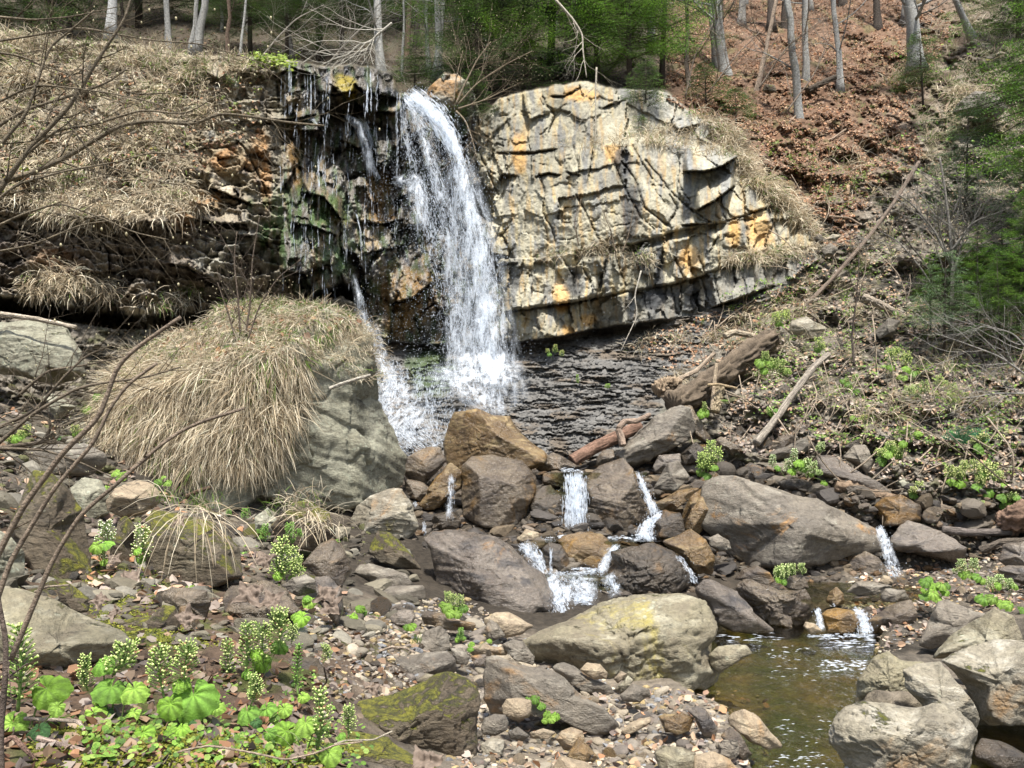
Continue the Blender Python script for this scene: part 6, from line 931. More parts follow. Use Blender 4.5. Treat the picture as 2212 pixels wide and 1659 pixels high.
for a_ in [('mid', 1035, 235, 18.2, 1.05, 'spruce with low sweeping branches just right of the waterfall lip'), ('tall', 1140, 190, 19.0, 1.0, 'tall dark spruce in the middle above the tan cliff'), ('tall', 1250, 175, 19.4, 1.1, 'dense dark spruce right of the middle above the tan cliff'), ('bright', 1360, 185, 18.3, 1.05, 'brightest green spruce above the top of the tan cliff'), ('mid', 1190, 120, 20.5, 1.3, 'green spruce behind the two dark ones'), ('bright', 1010, 120, 21, 1.2, 'light green spruce behind the one by the waterfall lip'), ('mid', 1430, 150, 19.6, .95, 'thin spruce spreading right over the leaf slope'),
           ('small', 1395, 245, 17.1, .85, 'small spruce growing on the face of the tan cliff top'), ('small', 1020, 265, 16.8, .8, 'little spruce hanging beside the top of the falls'), ('tall', 60, 60, 22, 1.1, 'dark spruce in the upper left corner'), ('tall', 300, 70, 23, 1., 'dark spruce behind the pale crooked trunk'), ('mid', 430, 70, 23, 1.1, 'green spruce behind the forked silvery trunk'), ('tall', 560, 70, 25, 1.2, 'dark spruce behind the balanced capstone'), ('mid', 690, 90, 21, 1.15, 'spruce above the yellow mossy cap of the wet wall'), ('tall', 780, 60, 25, 1.1, 'dark spruce left of the trunk over the waterfall wall'),
           ('mid', 620, 110, 19, .6, 'short spruce above the first threads of water'), ('small', 895, 205, 18.4, .9, 'young spruce in the gap behind the waterfall lip'), ('tall', 930, 40, 28, 1.3, 'large dim spruce far behind the waterfall lip'), ('tall', 170, 40, 26, 1.2, 'dim spruce far back at the upper left'), ('mid', 870, 70, 26, 1.2, 'dim spruce far back between the pale trunks'), ('tiny', 1380, 308, 16.9, .7, 'tiny spruce on the grassy ledge of the tan cliff'),
           ('tiny', 1525, 225, 19, 1.2, 'tiny spruce on the leaf slope below the stout pale trunk'), ('tiny', 1590, 262, 18, .9, 'tiny spruce left of the lowest pale trunk foot'), ('small', 1992, 190, 18.6, .95, 'small bushy spruce in front of the thickest pale trunk'), ('mid', 2255, 330, 14.5, 1.05, 'grey-green spruce reaching in at the upper right edge'), ('bright', 2330, 420, 12.5, .95, 'bright spruce reaching in at the right edge below the crag'), ('mid', 2200, 60, 21, .8, 'spruce in the upper right corner'), ('tall', 240, 70, 27, 1.2, 'dark spruce deep behind the white barked trunk'), ('tall', 370, 60, 29, 1.3, 'deep dark spruce between the crooked and forked trunks'), ('tall', 490, 70, 28, 1.2, 'deep dark spruce behind the thin brown trunk'), ('mid', 110, 75, 20, 1.1, 'green spruce near the upper left corner'), ('mid', 540, 95, 20.5, .8, 'green spruce behind the very thin sapling stem'), ('tall', 640, 60, 28, 1.3, 'deep dark spruce behind the short spruce'), ('mid', 740, 100, 19.5, .75, 'green spruce just left of the trunk over the waterfall wall'), ('tall', 850, 60, 30, 1.3, 'deep dark spruce behind the brown trunks near the lip'), ('bright', 1290, 150, 19, 1.1, 'light green spruce between the dense dark spruce and the brightest one'), ('bright', 1090, 170, 18.6, .9, 'light green spruce in front of the tall dark spruce'), ('tall', 1000, 20, 31, 1.4, 'deep dark spruce at the top centre'), ('mid', -20, 120, 17.5, 1., 'green spruce cut by the upper left edge'),
           ('blue', 2085, 480, 15.9, .95, 'hazy blue-green young spruce on the right slope'), ('blue', 2215, 480, 14.6, .8, 'young spruce at the right edge above the pale slab'), ('bright', 2110, 700, 13.0, .33, 'bushy bright young spruce on the right slope, left one of a thicket'), ('bright', 2200, 690, 12.6, .42, 'bright young spruce at the right edge of the thicket'), ('blue', 2040, 735, 12.9, .62, 'low bluish young spruce at the foot of the thicket'), ('bright', 2010, 700, 13.3, .24, 'small bright spruce at the left end of the thicket'), ('mid', 2160, 745, 12.4, .24, 'dark low spruce at the front of the thicket'), ('small', 2170, 620, 13.8, .9, 'young spruce at the back of the thicket under the pale slab')]:
    k, px, py, Y, sc, lab = a_; spruce(k, px, py, Y, sc, lab, R.uniform(0, 6.28))
for s in SP.values():
    for o in s: bpy.data.objects.remove(o)
# ------------------------------------------------------------ BARE SHRUBS AND SAPLINGS
def shrub(name, lab, stems, rn, col, cat='shrub', twl=.35, twn=10, dep=2, buds=0, group=None, g=.1, rt_=.35, bcol=(.5, .45, .28)):
    """stems: list of (points px,py,Y ; radius in picture units at the foot)"""
    P0 = at(*stems[0][0][0]); t = thing(name, lab, cat, P0, group); a = Acc(); b = Acc(); tips = []
    for pts, r in stems:
        P = spline(np.array([at(*p) for p in pts]), max(10, len(pts)*6)); Ym = pts[0][2]; rr = r/F*Ym/2*np.linspace(1, rt_, len(P)); addtube(a, P, rr, 7, col, .08)
        L = np.linalg.norm(P[-1]-P[0])
        for k in range(int(twn)):
            i = rn.randint(len(P)//8, len(P)-1); tg = P[i+1]-P[i]; tg /= np.linalg.norm(tg); s = rn.normal(size=3)*np.array([1, .6, 1]); s -= s@tg*tg; s /= np.linalg.norm(s); limb(b, P[i], tg*.8+s*.7, twl*rn.uniform(.5, 1.3), max(rr[i]*.5, .0012), dep, rn, col, g, 4, 4, .6, tips)
    a.build('stem', M['bark'], t); b.build('twigs', M['bark'], t)
    if buds and len(tips):
        c = Acc(); D, Fc = ico(1)
        for p in tips:
            if rn.rand() < buds: s = rn.uniform(.0018, .0036)*(1+.2*Ym/3); c.add(D*np.array([s, s, s*1.7])+p, Fc, bcol)
        if c.n: tag(c.build('buds', M['petal'], t), kind='stuff')
    return t
rs = np.random.RandomState(8); TW = (.19, .155, .105); Ys = 3.0
def K3(Y, *P): return [(x, y, Y) for x, y in zi(.36459, 0, 0, P)]
shrub('bare_shrub', 'large leafless shrub arching in from the left edge with pale budding twigs', [
    (K3(3.0, (-250, 1500), (0, 1120), (180, 870), (290, 760), (420, 620), (520, 450), (640, 260), (740, 120), (790, -60)), 14), (K3(2.9, (-200, 1150), (30, 820), (150, 690), (240, 430), (290, 280), (430, 170), (560, 60)), 10), (K3(3.1, (-200, 1200), (0, 1080), (200, 1020), (380, 940), (560, 830), (720, 740), (900, 715), (1150, 740), (1300, 670), (1480, 690), (1700, 725), (1920, 745)), 12),
    (K3(3.2, (-100, 800), (150, 650), (380, 580), (640, 490), (770, 390), (800, 500)), 8), (K3(3.3, (-100, 300), (120, 330), (250, 390), (420, 440), (620, 520)), 6), (K3(3.0, (100, 960), (330, 770), (550, 740), (840, 650), (1100, 680), (1300, 560)), 7), (K3(2.8, (-100, 1380), (130, 1270), (350, 1200), (600, 1290), (800, 1380), (1000, 1420)), 6), (K3(2.9, (-100, 650), (200, 500), (420, 520), (700, 560), (960, 620), (1180, 740)), 5),
    (K3(3.2, (-50, 250), (200, 210), (480, 160), (620, 190), (900, 240), (1200, 260), (1600, 390)), 5), (K3(3.1, (0, 100), (200, 120), (420, 100), (700, 40)), 5), (K3(2.9, (-100, 1250), (100, 1090), (400, 1010), (700, 960), (900, 900), (1200, 930)), 6), (K3(2.7, (-60, 1500), (200, 1450), (480, 1330), (700, 1300)), 5), (K3(3.0, (400, 720), (500, 860), (620, 980), (860, 1060), (1080, 1100)), 5), (K3(3.1, (700, 520), (800, 560), (1100, 545), (1330, 540)), 4)],
    rs, TW, twl=.30, twn=13, buds=.05)
H3 = lambda Y, *P: [(x, y, Y) for x, y in zi(.39064, 0, 604.9, P)]
shrub('bare_shrub', 'three long slanting leafless stems rising from the lower left corner', [(H3(2.5, (-160, 1900), (0, 1490), (130, 1250), (350, 950), (550, 760), (600, 620), (650, 470), (760, 370), (1000, 205)), 15), (H3(2.45, (-60, 1900), (60, 1548), (300, 1150), (520, 900), (600, 720), (700, 580), (870, 460)), 12), (H3(2.4, (60, 2100), (290, 1548), (440, 1300), (620, 1150), (900, 900), (1060, 800), (1350, 710)), 12)], rs, (.24, .185, .135), twl=.12, twn=1, dep=0, rt_=.55)
D3 = lambda Y, *P: [(x, y, Y) for x, y in zi(.35157, 0, 1123.3, P)]
shrub('bare_shrub', 'upright dark stem with knobby side shoots along the lower left edge', [(D3(2.3, (10, 1700), (5, 1300), (30, 1000), (40, 760), (-10, 500), (-30, 300)), 14), (D3(2.3, (-40, 900), (60, 860), (30, 1000)), 6), (D3(2.35, (0, 1000), (90, 940), (170, 880)), 5)], rs, (.13, .10, .08), twn=1, dep=0, twl=.1, rt_=.7)
shrub('bare_shrub', 'leafless shrub with horizontal dark branches left of the grass mound', [(H3(6.5, (-200, 980), (0, 930), (120, 910), (250, 900), (290, 780), (200, 740), (60, 800)), 12), (H3(6.5, (-100, 860), (200, 720), (330, 560), (470, 420), (620, 360)), 9), (H3(6.4, (-50, 940), (180, 740), (420, 600), (560, 570), (800, 540), (1000, 480)), 9), (H3(6.6, (100, 640), (260, 500), (480, 470), (700, 420)), 7), (H3(6.3, (0, 930), (250, 940), (450, 1010), (640, 1100)), 7)], rs, (.15, .12, .085), twl=.6, twn=10, buds=.2)
A3 = lambda Y, *P: [(x, y, Y) for x, y in P]
shrub('sapling', 'clump of thin upright leafless stems growing on top of the grass mound', [(A3(10.2, (520, 740), (515, 650), (505, 560), (512, 500)), 5), (A3(10.2, (528, 740), (540, 660), (545, 560), (560, 470)), 5), (A3(10.1, (512, 740), (490, 670), (470, 610)), 4), (A3(10.1, (535, 735), (560, 660), (600, 600), (650, 560)), 4)], rs, (.13, .10, .075), 'sapling', twl=.7, twn=7, buds=.3)
shrub('sapling', 'grey leafless sapling with a spreading crown on the right slope', [(A3(13.2, (2052, 740), (2056, 640), (2058, 560), (2050, 480), (2040, 400), (2030, 340)), 11), (A3(13.2, (2057, 600), (2080, 520), (2120, 440)), 6), (A3(13.2, (2057, 580), (2020, 500), (1970, 440), (1940, 420)), 6), (A3(13.1, (2056, 540), (2100, 480), (2180, 450)), 5), (A3(13.2, (2040, 660), (1990, 580), (1940, 520), (1900, 500)), 5)], rs, (.20, .185, .16), 'sapling', twl=1.1, twn=15, buds=.2)
shrub('sapling', 'dark slender leafless sapling leaning left of the spreading grey one', [(A3(13.6, (2040, 660), (2000, 570), (1950, 510), (1930, 470)), 5), (A3(12.5, (1845, 790), (1840, 720), (1850, 650), (1856, 560)), 5)], rs, (.10, .08, .065), 'sapling', twl=.8, twn=9)
shrub('bare_shrub', 'pale bare twiggy bush spreading over the bank below the spruce thicket', [(A3(11.5, (2230, 820), (2160, 770), (2080, 740), (2020, 720)), 5), (A3(11.5, (2230, 850), (2150, 850), (2090, 860)), 5), (A3(11.5, (2240, 780), (2190, 720), (2120, 700)), 5)], rs, (.30, .28, .25), twl=.9, twn=12)
shrub('bare_shrub', 'bunch of straight brown stems sprouting from the knob right of the waterfall', [(A3(16.4, (985, 225), (1000, 190), (1030, 130), (1060, 90)), 5), (A3(16.4, (980, 220), (985, 170), (1000, 110)), 4), (A3(16.4, (990, 225), (1030, 180), (1090, 140), (1150, 110)), 4), (A3(16.3, (990, 235), (1050, 215), (1100, 190)), 4), (A3(16.3, (985, 240), (1005, 260), (1020, 300), (1030, 340)), 5)], rs, (.24, .19, .13), twl=1.1, twn=9, buds=.3)
shrub('dead_branch', 'pale bare branch hanging down over the tan cliff from the spruces', [(I_ := [(x, y, 16.2) for x, y in _I((600, 0), (690, 100), (740, 180), (740, 260), (760, 400))], 6), ([(x, y, 16.1) for x, y in _I((812, 350), (806, 480), (808, 620), (806, 720), (780, 880), (760, 980))], 4)], rs, (.42, .38, .30), 'branch', twl=.8, twn=8)
shrub('dead_branch', 'pale drooping branch dangling at the brink left of the waterfall', [([(x, y, 16.2) for x, y in _L((900, -100), (800, -20), (760, 40), (735, 90), (740, 130))], 6), ([(x, y, 16.2) for x, y in _L((780, 10), (700, 30), (640, 90), (560, 110), (480, 150))], 5), ([(x, y, 16.2) for x, y in _L((790, 0), (770, 80), (790, 150))], 4)], rs, (.45, .42, .35), 'branch', twl=1.3, twn=10)
shrub('bare_shrub', 'tangle of pale branches above the wet wall', [(A3(17.6, (560, 130), (600, 80), (640, 40), (700, 10)), 4), (A3(17.6, (700, 150), (740, 100), (780, 60), (830, 30)), 4), (A3(17.5, (650, 140), (690, 110), (760, 105)), 4)], rs, (.33, .30, .25), twl=1.6, twn=12)
shrub('bare_shrub', 'thicket of thin brown twigs at the left end of the leaf slope', [(A3(18.8, (1480, 210), (1500, 120), (1540, 50)), 4), (A3(18.8, (1530, 200), (1590, 120), (1640, 70)), 4), (A3(18.8, (1700, 240), (1760, 160), (1800, 60)), 4), (A3(19.2, (1640, 190), (1700, 100), (1780, 40)), 4)], rs, (.20, .16, .125), twl=2., twn=12, buds=.5)
shrub('bare_shrub', 'low twigs sprouting from the cliff ledge in the middle of the tan cliff', [(A3(15.0, (1330, 545), (1320, 500), (1300, 450)), 3), (A3(15.0, (1345, 545), (1360, 500), (1370, 440)), 3), (A3(15.0, (1250, 530), (1240, 480), (1255, 430)), 3)], rs, (.17, .13, .09), twl=.6, twn=9)
shrub('dead_branch', 'white drooping root hanging below the tan cliff onto the shale', [(A3(14.6, (1385, 585), (1370, 640), (1378, 680), (1340, 760)), 3.5)], rs, (.5, .46, .38), 'root', twl=.3, twn=4)
# ------------------------------------------------------------ LOGS AND DRIFTWOOD
def log(name, lab, P, r, col, cat='log', rough=.12, sides=36, var=.5, seed=0, flat_end=True, taper=.8):
    P = np.array([at(*p) for p in P]); Q = spline(P, 60); rr = np.array([r]*60)/F*np.array(Q)[:, 1]/2*np.linspace(1, taper, 60); V, f, t = tube(Q, rr, sides, seed, 0)
    c = np.r_[np.repeat(Q, sides, 0), Q[:1], Q[-1:]]; a = np.r_[np.tile(np.arange(sides), 60), 0, 0]; l = np.r_[np.repeat(np.arange(60), sides), 0, 59]; nn = vnoise(np.stack([np.cos(a/sides*6.283)*4.5, np.sin(a/sides*6.283)*4.5, l*.12+seed], 1), 2)+.7*vnoise(np.stack([np.cos(a/sides*6.283)*11, np.sin(a/sides*6.283)*11, l*.35+seed], 1), 3)
    V = c+(V-c)*(1+rough*2*nn[:, None]); cc = np.array(col)*(1+var*1.4*nn[:, None]); loc = Q[0]; ac = Acc(); ac.add(V, f, np.clip(cc, .01, 1)); ac.T.append(t)
    o = ac.build(name, M['bark'], loc=loc); tag(o, lab, cat); return o
zz = lambda z, Y0, Y1, *P: [(q[0], q[1], Y0+(Y1-Y0)*i/(len(P)-1)) for i, q in enumerate(z(*P))]
log('log', 'reddish barkless log end poking out between shale and tilted slab', zz(zB, 12.4, 12.7, (1255, 835), (1400, 750), (1540, 685), (1660, 630)), 27, (.19, .115, .08), seed=1, rough=.05, taper=1)
log('driftwood', 'forked pale driftwood lying over the reddish log', zz(zB, 12.1, 12.3, (1560, 745), (1545, 690), (1530, 640), (1570, 600), (1640, 600), (1720, 560)), 15, (.27, .20, .15), 'driftwood', seed=2, taper=.6)
log('log', 'thick rotten mossy log lying up the slope behind the tilted slab', zz(zC, 12.6, 13.8, (190, 720), (330, 640), (470, 540), (620, 430), (760, 330)), 52, (.13, .10, .07), seed=3, rough=.24)
log('log', 'straight leaning dead trunk resting on the right slope', zz(zC, 12.0, 12.9, (668, 940), (760, 830), (880, 660), (1000, 500), (1085, 430)), 17, (.27, .235, .19), seed=4, rough=.07, taper=.75)
log('log', 'broken splintered log behind the huge grey boulder', zz(zC, 11.3, 11.2, (1120, 1185), (1280, 1225), (1420, 1260), (1600, 1300)), 32, (.21, .15, .10), seed=5, rough=.18)
log('log', 'long dark grooved log at the right beyond the brown block', zz(zC, 11.1, 10.8, (1600, 1310), (1760, 1340), (1950, 1385), (2110, 1400)), 32, (.15, .12, .09), seed=6, rough=.12)
log('log', 'smooth dark log lying below the grooved log', zz(zC, 10.6, 10.4, (1740, 1440), (1900, 1455), (2160, 1450)), 18, (.13, .11, .095), seed=7, rough=.06)
log('log', 'dark log lying lowest under the smooth dark log at right', zz(zC, 10.4, 10.2, (1960, 1560), (2080, 1510), (2260, 1500)), 16, (.11, .09, .07), seed=8)
log('log', 'stout log end cut by the right edge', zz(zC, 10.5, 10.1, (2120, 1400), (2200, 1350), (2400, 1280)), 58, (.20, .13, .09), seed=9)
log('stick', 'pale stick bridging the dark logs at the right', zz(zC, 10.5, 10.4, (2030, 1440), (2080, 1400), (2150, 1355)), 9, (.32, .26, .19), 'stick', seed=10)
log('log', 'long debris-covered log climbing the right slope', zz(zA, 14.2, 16.9, (1640, 745), (1720, 680), (1800, 600), (1870, 520), (1930, 440), (1985, 350)), 9, (.17, .13, .10), seed=11, rough=.12, taper=.8)
log('driftwood', 'curved bleached branch end above the rotten log', zz(zC, 13.9, 14.1, (488, 325), (540, 300), (620, 315), (725, 355)), 13, (.34, .28, .20), 'driftwood', seed=12)
log('driftwood', 'grey weathered log piece high on the right slope by the white stone', zz(zC, 14.6, 14.5, (1280, 98), (1350, 125), (1460, 180)), 17, (.32, .27, .21), 'driftwood', seed=13)
log('driftwood', 'upright split plank of wood beside the rotten log', zz(zC, 12.5, 12.7, (415, 745), (425, 640), (440, 480)), 9, (.33, .26, .18), 'driftwood', seed=14)
log('driftwood', 'broad pale wood slab standing next to the split plank', zz(zC, 12.5, 12.6, (430, 760), (450, 690), (465, 610)), 20, (.30, .24, .155), 'driftwood', seed=15, rough=.2)
log('stick', 'short stick laid across the split plank', zz(zC, 12.45, 12.5, (390, 605), (450, 600), (560, 625)), 6, (.33, .25, .15), 'stick', seed=16)
log('driftwood', 'broken wood strip sticking up left of the rotten log', zz(zC, 13, 13.2, (210, 580), (330, 520), (430, 420)), 10, (.33, .26, .19), 'driftwood', seed=17)
log('stump', 'small root stump with straw on the shale edge', zz(zC, 12.9, 13, (95, 640), (150, 600), (230, 600)), 30, (.28, .21, .14), 'stump', seed=18, rough=.3)
log('log', 'fallen pale log lying on the mossy block at the left edge', zz(zH, 9.9, 9.8, (-120, 170), (0, 188), (200, 215), (420, 262)), 11, (.40, .34, .26), seed=19, rough=.1)
log('log', 'dead white root log across the bare end of the grass mound', zz(zH, 9.35, 9.4, (1820, 600), (1930, 560), (2050, 525)), 7, (.42, .38, .31), seed=20)
log('stick', 'dark stick lying on leaves under the drooping grass', zz(zH, 8.6, 8.5, (1030, 1200), (1090, 1170), (1160, 1148)), 9, (.14, .09, .06), 'stick', seed=21)
log('stick', 'long pale stick along the bottom left foreground', zz(zD, 2.62, 2.55, (230, 1340), (400, 1390), (640, 1450), (900, 1530)), 12, (.33, .25, .20), 'stick', seed=22, rough=.06)
log('stick', 'pale broken stick above the long foreground stick', zz(zD, 2.75, 2.7, (60, 1215), (260, 1225), (480, 1235), (575, 1370)), 9, (.36, .29, .23), 'stick', seed=23, rough=.06)
log('stick', 'reddish rotting stick in the bottom left corner', zz(zD, 2.5, 2.5, (-20, 1400), (80, 1330), (260, 1520)), 11, (.24, .15, .11), 'stick', seed=24)
log('stick', 'thin curving twig arching over the foreground moss', zz(zD, 2.6, 2.7, (980, 1510), (1100, 1420), (1290, 1385), (1500, 1420), (1760, 1475), (1950, 1430), (2060, 1380), (2230, 1362)), 5, (.32, .25, .18), 'twig', seed=25, rough=.05)
log('stick', 'thin stick lying on top of the left-edge boulder', zz(zD, 4.4, 4.3, (215, 442), (290, 410), (420, 400)), 5, (.30, .24, .18), 'stick', seed=26)
log('stick', 'thin pale twig lying on the mossy slab at bottom centre', zz(zE, 3.5, 3.7, (0, 1165), (150, 1110), (330, 1105), (445, 1052)), 4, (.42, .37, .28), 'twig', seed=27)
log('stick', 'curved stick resting on the squat grey block', zz(zE, 5.5, 5.5, (365, 560), (440, 535), (520, 540), (585, 570)), 6, (.30, .24, .18), 'stick', seed=28)
log('root', 'dark looping vine hanging over the dark slab', zz(zD, 4.3, 4.1, (1650, 890), (1760, 960), (1900, 1080), (2010, 1000), (1990, 900)), 4, (.12, .09, .07), 'vine', seed=29)
log('log', 'fallen brown trunk lying on the leaf slope among the pale trunks', zz(zJ, 24, 25, (1000, 300), (1060, 200), (1110, 150)), 13, (.17, .11, .07), seed=30)
log('log', 'dark fallen log behind the left-leaning pale trunk', zz(zJ, 20.3, 20.6, (660, 470), (740, 430), (805, 400)), 13, (.07, .055, .04), seed=31)
log('log', 'slanting fallen log on the dark upper slope', zz(zJ, 25, 27, (290, 300), (370, 240), (440, 180)), 6, (.10, .07, .05), seed=32)
for i, (P, lb) in enumerate([(((520, 675), (600, 600)), 'below the left-leaning trunk'), (((780, 725), (860, 670)), 'in the middle of the red leaves'), (((770, 1120), (880, 1130), (935, 1165)), 'right of the tan cliff end'), (((1330, 560), (1360, 640), (1390, 665)), 'under the crag, left one'), (((1270, 640), (1285, 700)), 'with a dark broken tip under the crag'), (((1395, 515), (1370, 590)), 'under the crag, right one'), (((1440, 350), (1480, 380), (1500, 360)), 'above the crag')]):
    log('stick', 'thin fallen stick on the slope '+lb, zz(zJ, rel_Y(*zJ(P[0])[0])[0]-.12, rel_Y(*zJ(P[-1])[0])[0]-.12, *P), 4.5, (.28, .21, .15), 'stick', seed=40+i)
rk = np.random.RandomState(31)
sa = Acc()
for k in range(420):                             # brushwood on the right slope
    px, py = rk.uniform(1520, 2230), rk.uniform(380, 1060)
    if px < 1700 and py < 640 or (px-1500)*.6+py < 560: continue
    Y = rel_Y(px, py)[0]-.06; L = rk.uniform(.25, 1.); an = rk.normal(.9, .7); d = np.array([math.cos(an), .1, math.sin(an)])*L*(1 if rk.rand() < .6 else -1); p = at(px, py, Y); addtube(sa, spline([p, p+d*.5+rk.normal(size=3)*.03, p+d+rk.normal(size=3)*.06+np.array([0, d[2]*.4, 0])], 7), rk.uniform(.004, .012), 4, np.array((.28, .225, .165))*rk.uniform(.5, 1.4))
o = sa.build('brushwood', M['bark']); tag(o, 'fallen twigs and brushwood littering the right slope', 'twigs', kind='stuff')
# ------------------------------------------------------------ GRASS
def blades(name, roots, d0, L, col, lab, w=.005, g=1., K=4, mat='blade', parent=None, kind='stuff', cat='grass', sd=1, stiff=.35):
    n = len(roots); rn = np.random.RandomState(sd); d = d0/np.linalg.norm(d0, axis=1)[:, None]; P = [roots]; st = L/K; v = d.copy()
    for k in range(K): v = v+np.array([0, 0, -g/K])*(1-stiff*.5)+rn.normal(size=(n, 3))*.07; v /= np.linalg.norm(v, axis=1)[:, None]; P.append(P[-1]+v*st[:, None])
    P = np.stack(P, 1); side = np.cross(v, rn.normal(size=(n, 3))*np.array([.6, 1, .6])); side /= np.linalg.norm(side, axis=1)[:, None]+1e-9; ww = (w*rn.uniform(.5, 1.3, n))[:, None]*np.array([.9, 1, .85, .6, .12][:K+1] if K == 4 else np.linspace(1, .15, K+1))[None]
    A = P+side[:, None]*ww[..., None]*.5; B = P-side[:, None]*ww[..., None]*.5; V = np.stack([A, B], 2).reshape(-1, 3); i = (np.arange(n)*(K+1)*2)[:, None]+np.arange(K)[None]*2; q = np.stack([i, i+1, i+3, i+2], -1).reshape(-1, 4)
    sh = np.linspace(.72, 1.12, K+1)[None, :, None]; cc = np.repeat((col[:, None]*sh).reshape(-1, 3), 2, 0); o = mk(name, V, q, M[mat], parent, col=np.clip(cc, .003, .9)); 
    if kind: tag(o, lab, cat, kind=kind)
    return o
STRAW = np.array([(.64, .54, .38), (.52, .43, .29), (.76, .67, .50), (.36, .28, .18), (.60, .53, .39)]); GREEN = np.array([(.12, .20, .03), (.18, .27, .05), (.09, .15, .03)])
def tufts(cen, nrm, per, Lm, lab, sd, green=.05, w=.006, g=1.1, rad=.06, name='dry_grass', up=.5, side=None, K=4):
    rn = np.random.RandomState(sd); n = len(cen); k = np.repeat(np.arange(n), per); m = len(k); r = cen[k]+rn.normal(size=(m, 3))*rad*np.array([1, .7, .5]); d = nrm[k]*.7+np.array([0, 0, up])+rn.normal(size=(m, 3))*.46
    if side is not None and np.ndim(side) == 2: d = nrm[k]*.28+side[k]*.9+rn.normal(size=(m, 3))*.42
    elif side is not None: d = d+side
    tl = rn.uniform(.6, 1.25, n)*Lm; isg = (rn.rand(n) < green)[k]|(rn.rand(m) < green*.6); tc = rn.uniform(.55, 1.25, (n, 1))[k]; c = STRAW[rn.randint(0, 5, m)]*tc*rn.uniform(.75, 1.2, (m, 1)); c[isg] = GREEN[rn.randint(0, 3, isg.sum())]*rn.uniform(.8, 1.3, (isg.sum(), 1))
    L = tl[k]*rn.uniform(.5, 1.1, m); L[isg] *= .6; return blades(name, r, d, L, c, lab, w, g, K, sd=sd)
# the mound
mv, mf = BV[-1]; fa = mv[mf]; fn = np.cross(fa[:, 1]-fa[:, 0], fa[:, 2]-fa[:, 0]); ar = np.linalg.norm(fn, axis=1); fn = fn/ar[:, None]; fc = fa.mean(1); mpx = fc[:, 0]/fc[:, 1]*F+CX; mpy = HY-(fc[:, 2]-ZC)/fc[:, 1]*F
edge = np.interp(mpy, [650, 700, 740, 770, 810, 850, 900, 960, 1100], [830, 790, 700, 650, 640, 640, 620, 590, 530])
cov = (mpx < edge+18*n2(mpx/20, mpy/20, 2, 3))&(mpy < 1000+30*n2(mpx/40, mpy/40, 2, 4))&(fn[:, 1] < .3)&((fn[:, 2] > -.35))
rn = np.random.RandomState(4); pr = ar*cov*(n2(mpx/30, mpy/22, 3, 12) > -.12); pick = rn.choice(len(fc), 1500, p=pr/pr.sum())
low = mpy[pick] > 770; tn = np.array([.12, 0, -1.])-(fn[pick]@np.array([.12, 0, -1.]))[:, None]*fn[pick]; tn = tn+np.array([0, -.12, 0])
tufts(fc[pick][low], fn[pick][low], 46, .46, 'long straw-coloured dry grass hanging over the side of the great boulder', 5, .07, .0075, 1.1, .07, up=.0, side=tn[low])
tufts(fc[pick][~low], fn[pick][~low], 40, .22, 'matted straw-coloured grass on top of the great boulder', 6, .22, .0075, 1.0, .07, up=.2, side=tn[~low])
gp = fc[pick][~low]; gn = fn[pick][~low]; kk = (gp[:, 2] > np.percentile(gp[:, 2], 62)); tufts(gp[kk][:70], gn[kk][:70], 26, .2, 'fresh green grass tips along the top of the great boulder', 7, .95, .006, .5, .05, up=1.1, name='green_grass')
pk2 = rn.choice(len(fc), 130, p=(ar*(fn[:, 2] > .0)*(mpx > edge-10)*(mpy < 830)).clip(0)/((ar*(fn[:, 2] > .0)*(mpx > edge-10)*(mpy < 830)).clip(0)).sum()); tufts(fc[pk2], fn[pk2], 22, .2, 'thin straw tufts near the bare right end of the great boulder', 8, .1, .006, 1.3, .06, up=.4)
# cliffs and slopes
def on_relief(poly, n, sd, thr=-.1, sc=30, dy=-.04, frontal=.6):
    rn = np.random.RandomState(sd); q = bary_poly(poly, n, rn); k = n2(q[:, 0]/sc, q[:, 1]/sc, 3, sd) > thr; q = q[k]; Y = rel_Y(q[:, 0], q[:, 1])+dy
    return np.stack([(q[:, 0]-CX)/F*Y, Y, ZC+(HY-q[:, 1])/F*Y], 1), np.tile([[0, -frontal, .3]], (len(q), 1)), q
def rg(poly, n, per, L, lab, sd, thr=-.1, **kw):
    c, nr, q = on_relief(poly, n, sd, thr); return tufts(c, nr, per, L, lab, sd, **kw)
rg([(-60, 60), (300, 105), (430, 135), (470, 190), (480, 250), (450, 300), (420, 340), (420, 430), (250, 470), (-60, 460)], 1250, 24, .38, 'dry straw grass clinging all over the upper left cliff', 31, .06, green=.10, w=.012, g=2.1, rad=.09, up=.3)
rg([(-60, 60), (300, 100), (560, 128), (600, 150), (560, 190), (300, 150), (-60, 130)], 220, 20, .3, 'straw along the brink of the left cliff', 32, -.3, green=.15, w=.011, g=1.2, rad=.08, up=.6)
rg([(60, 440), (240, 430), (420, 420), (430, 462), (200, 478), (60, 470)], 120, 26, .36, 'fringe of straw hanging from the ledge over the dark wall', 33, -.25, green=.03, w=.012, g=1.9, rad=.1, up=.1)
rg([(60, 598), (150, 592), (240, 618), (250, 640), (160, 640), (70, 640)], 70, 30, .36, 'straw cushion hanging over the mossy ledge at the left', 34, -.5, green=.05, w=.012, g=1.9, rad=.09, up=.2)
rg([(290, 640), (420, 620), (440, 650), (330, 670)], 30, 22, .4, 'sparse straw under the dark wall', 35, -.4, green=.05, w=.01, g=1.8, rad=.07, up=.1)
rg([(1180, 305), (1250, 318), (1330, 290), (1420, 270), (1560, 300), (1600, 330), (1560, 345), (1400, 312), (1260, 330)], 110, 18, .28, 'straw growing along the ledge high on the tan cliff', 36, -.2, green=.15, w=.011, g=1.3, rad=.07, up=.4)
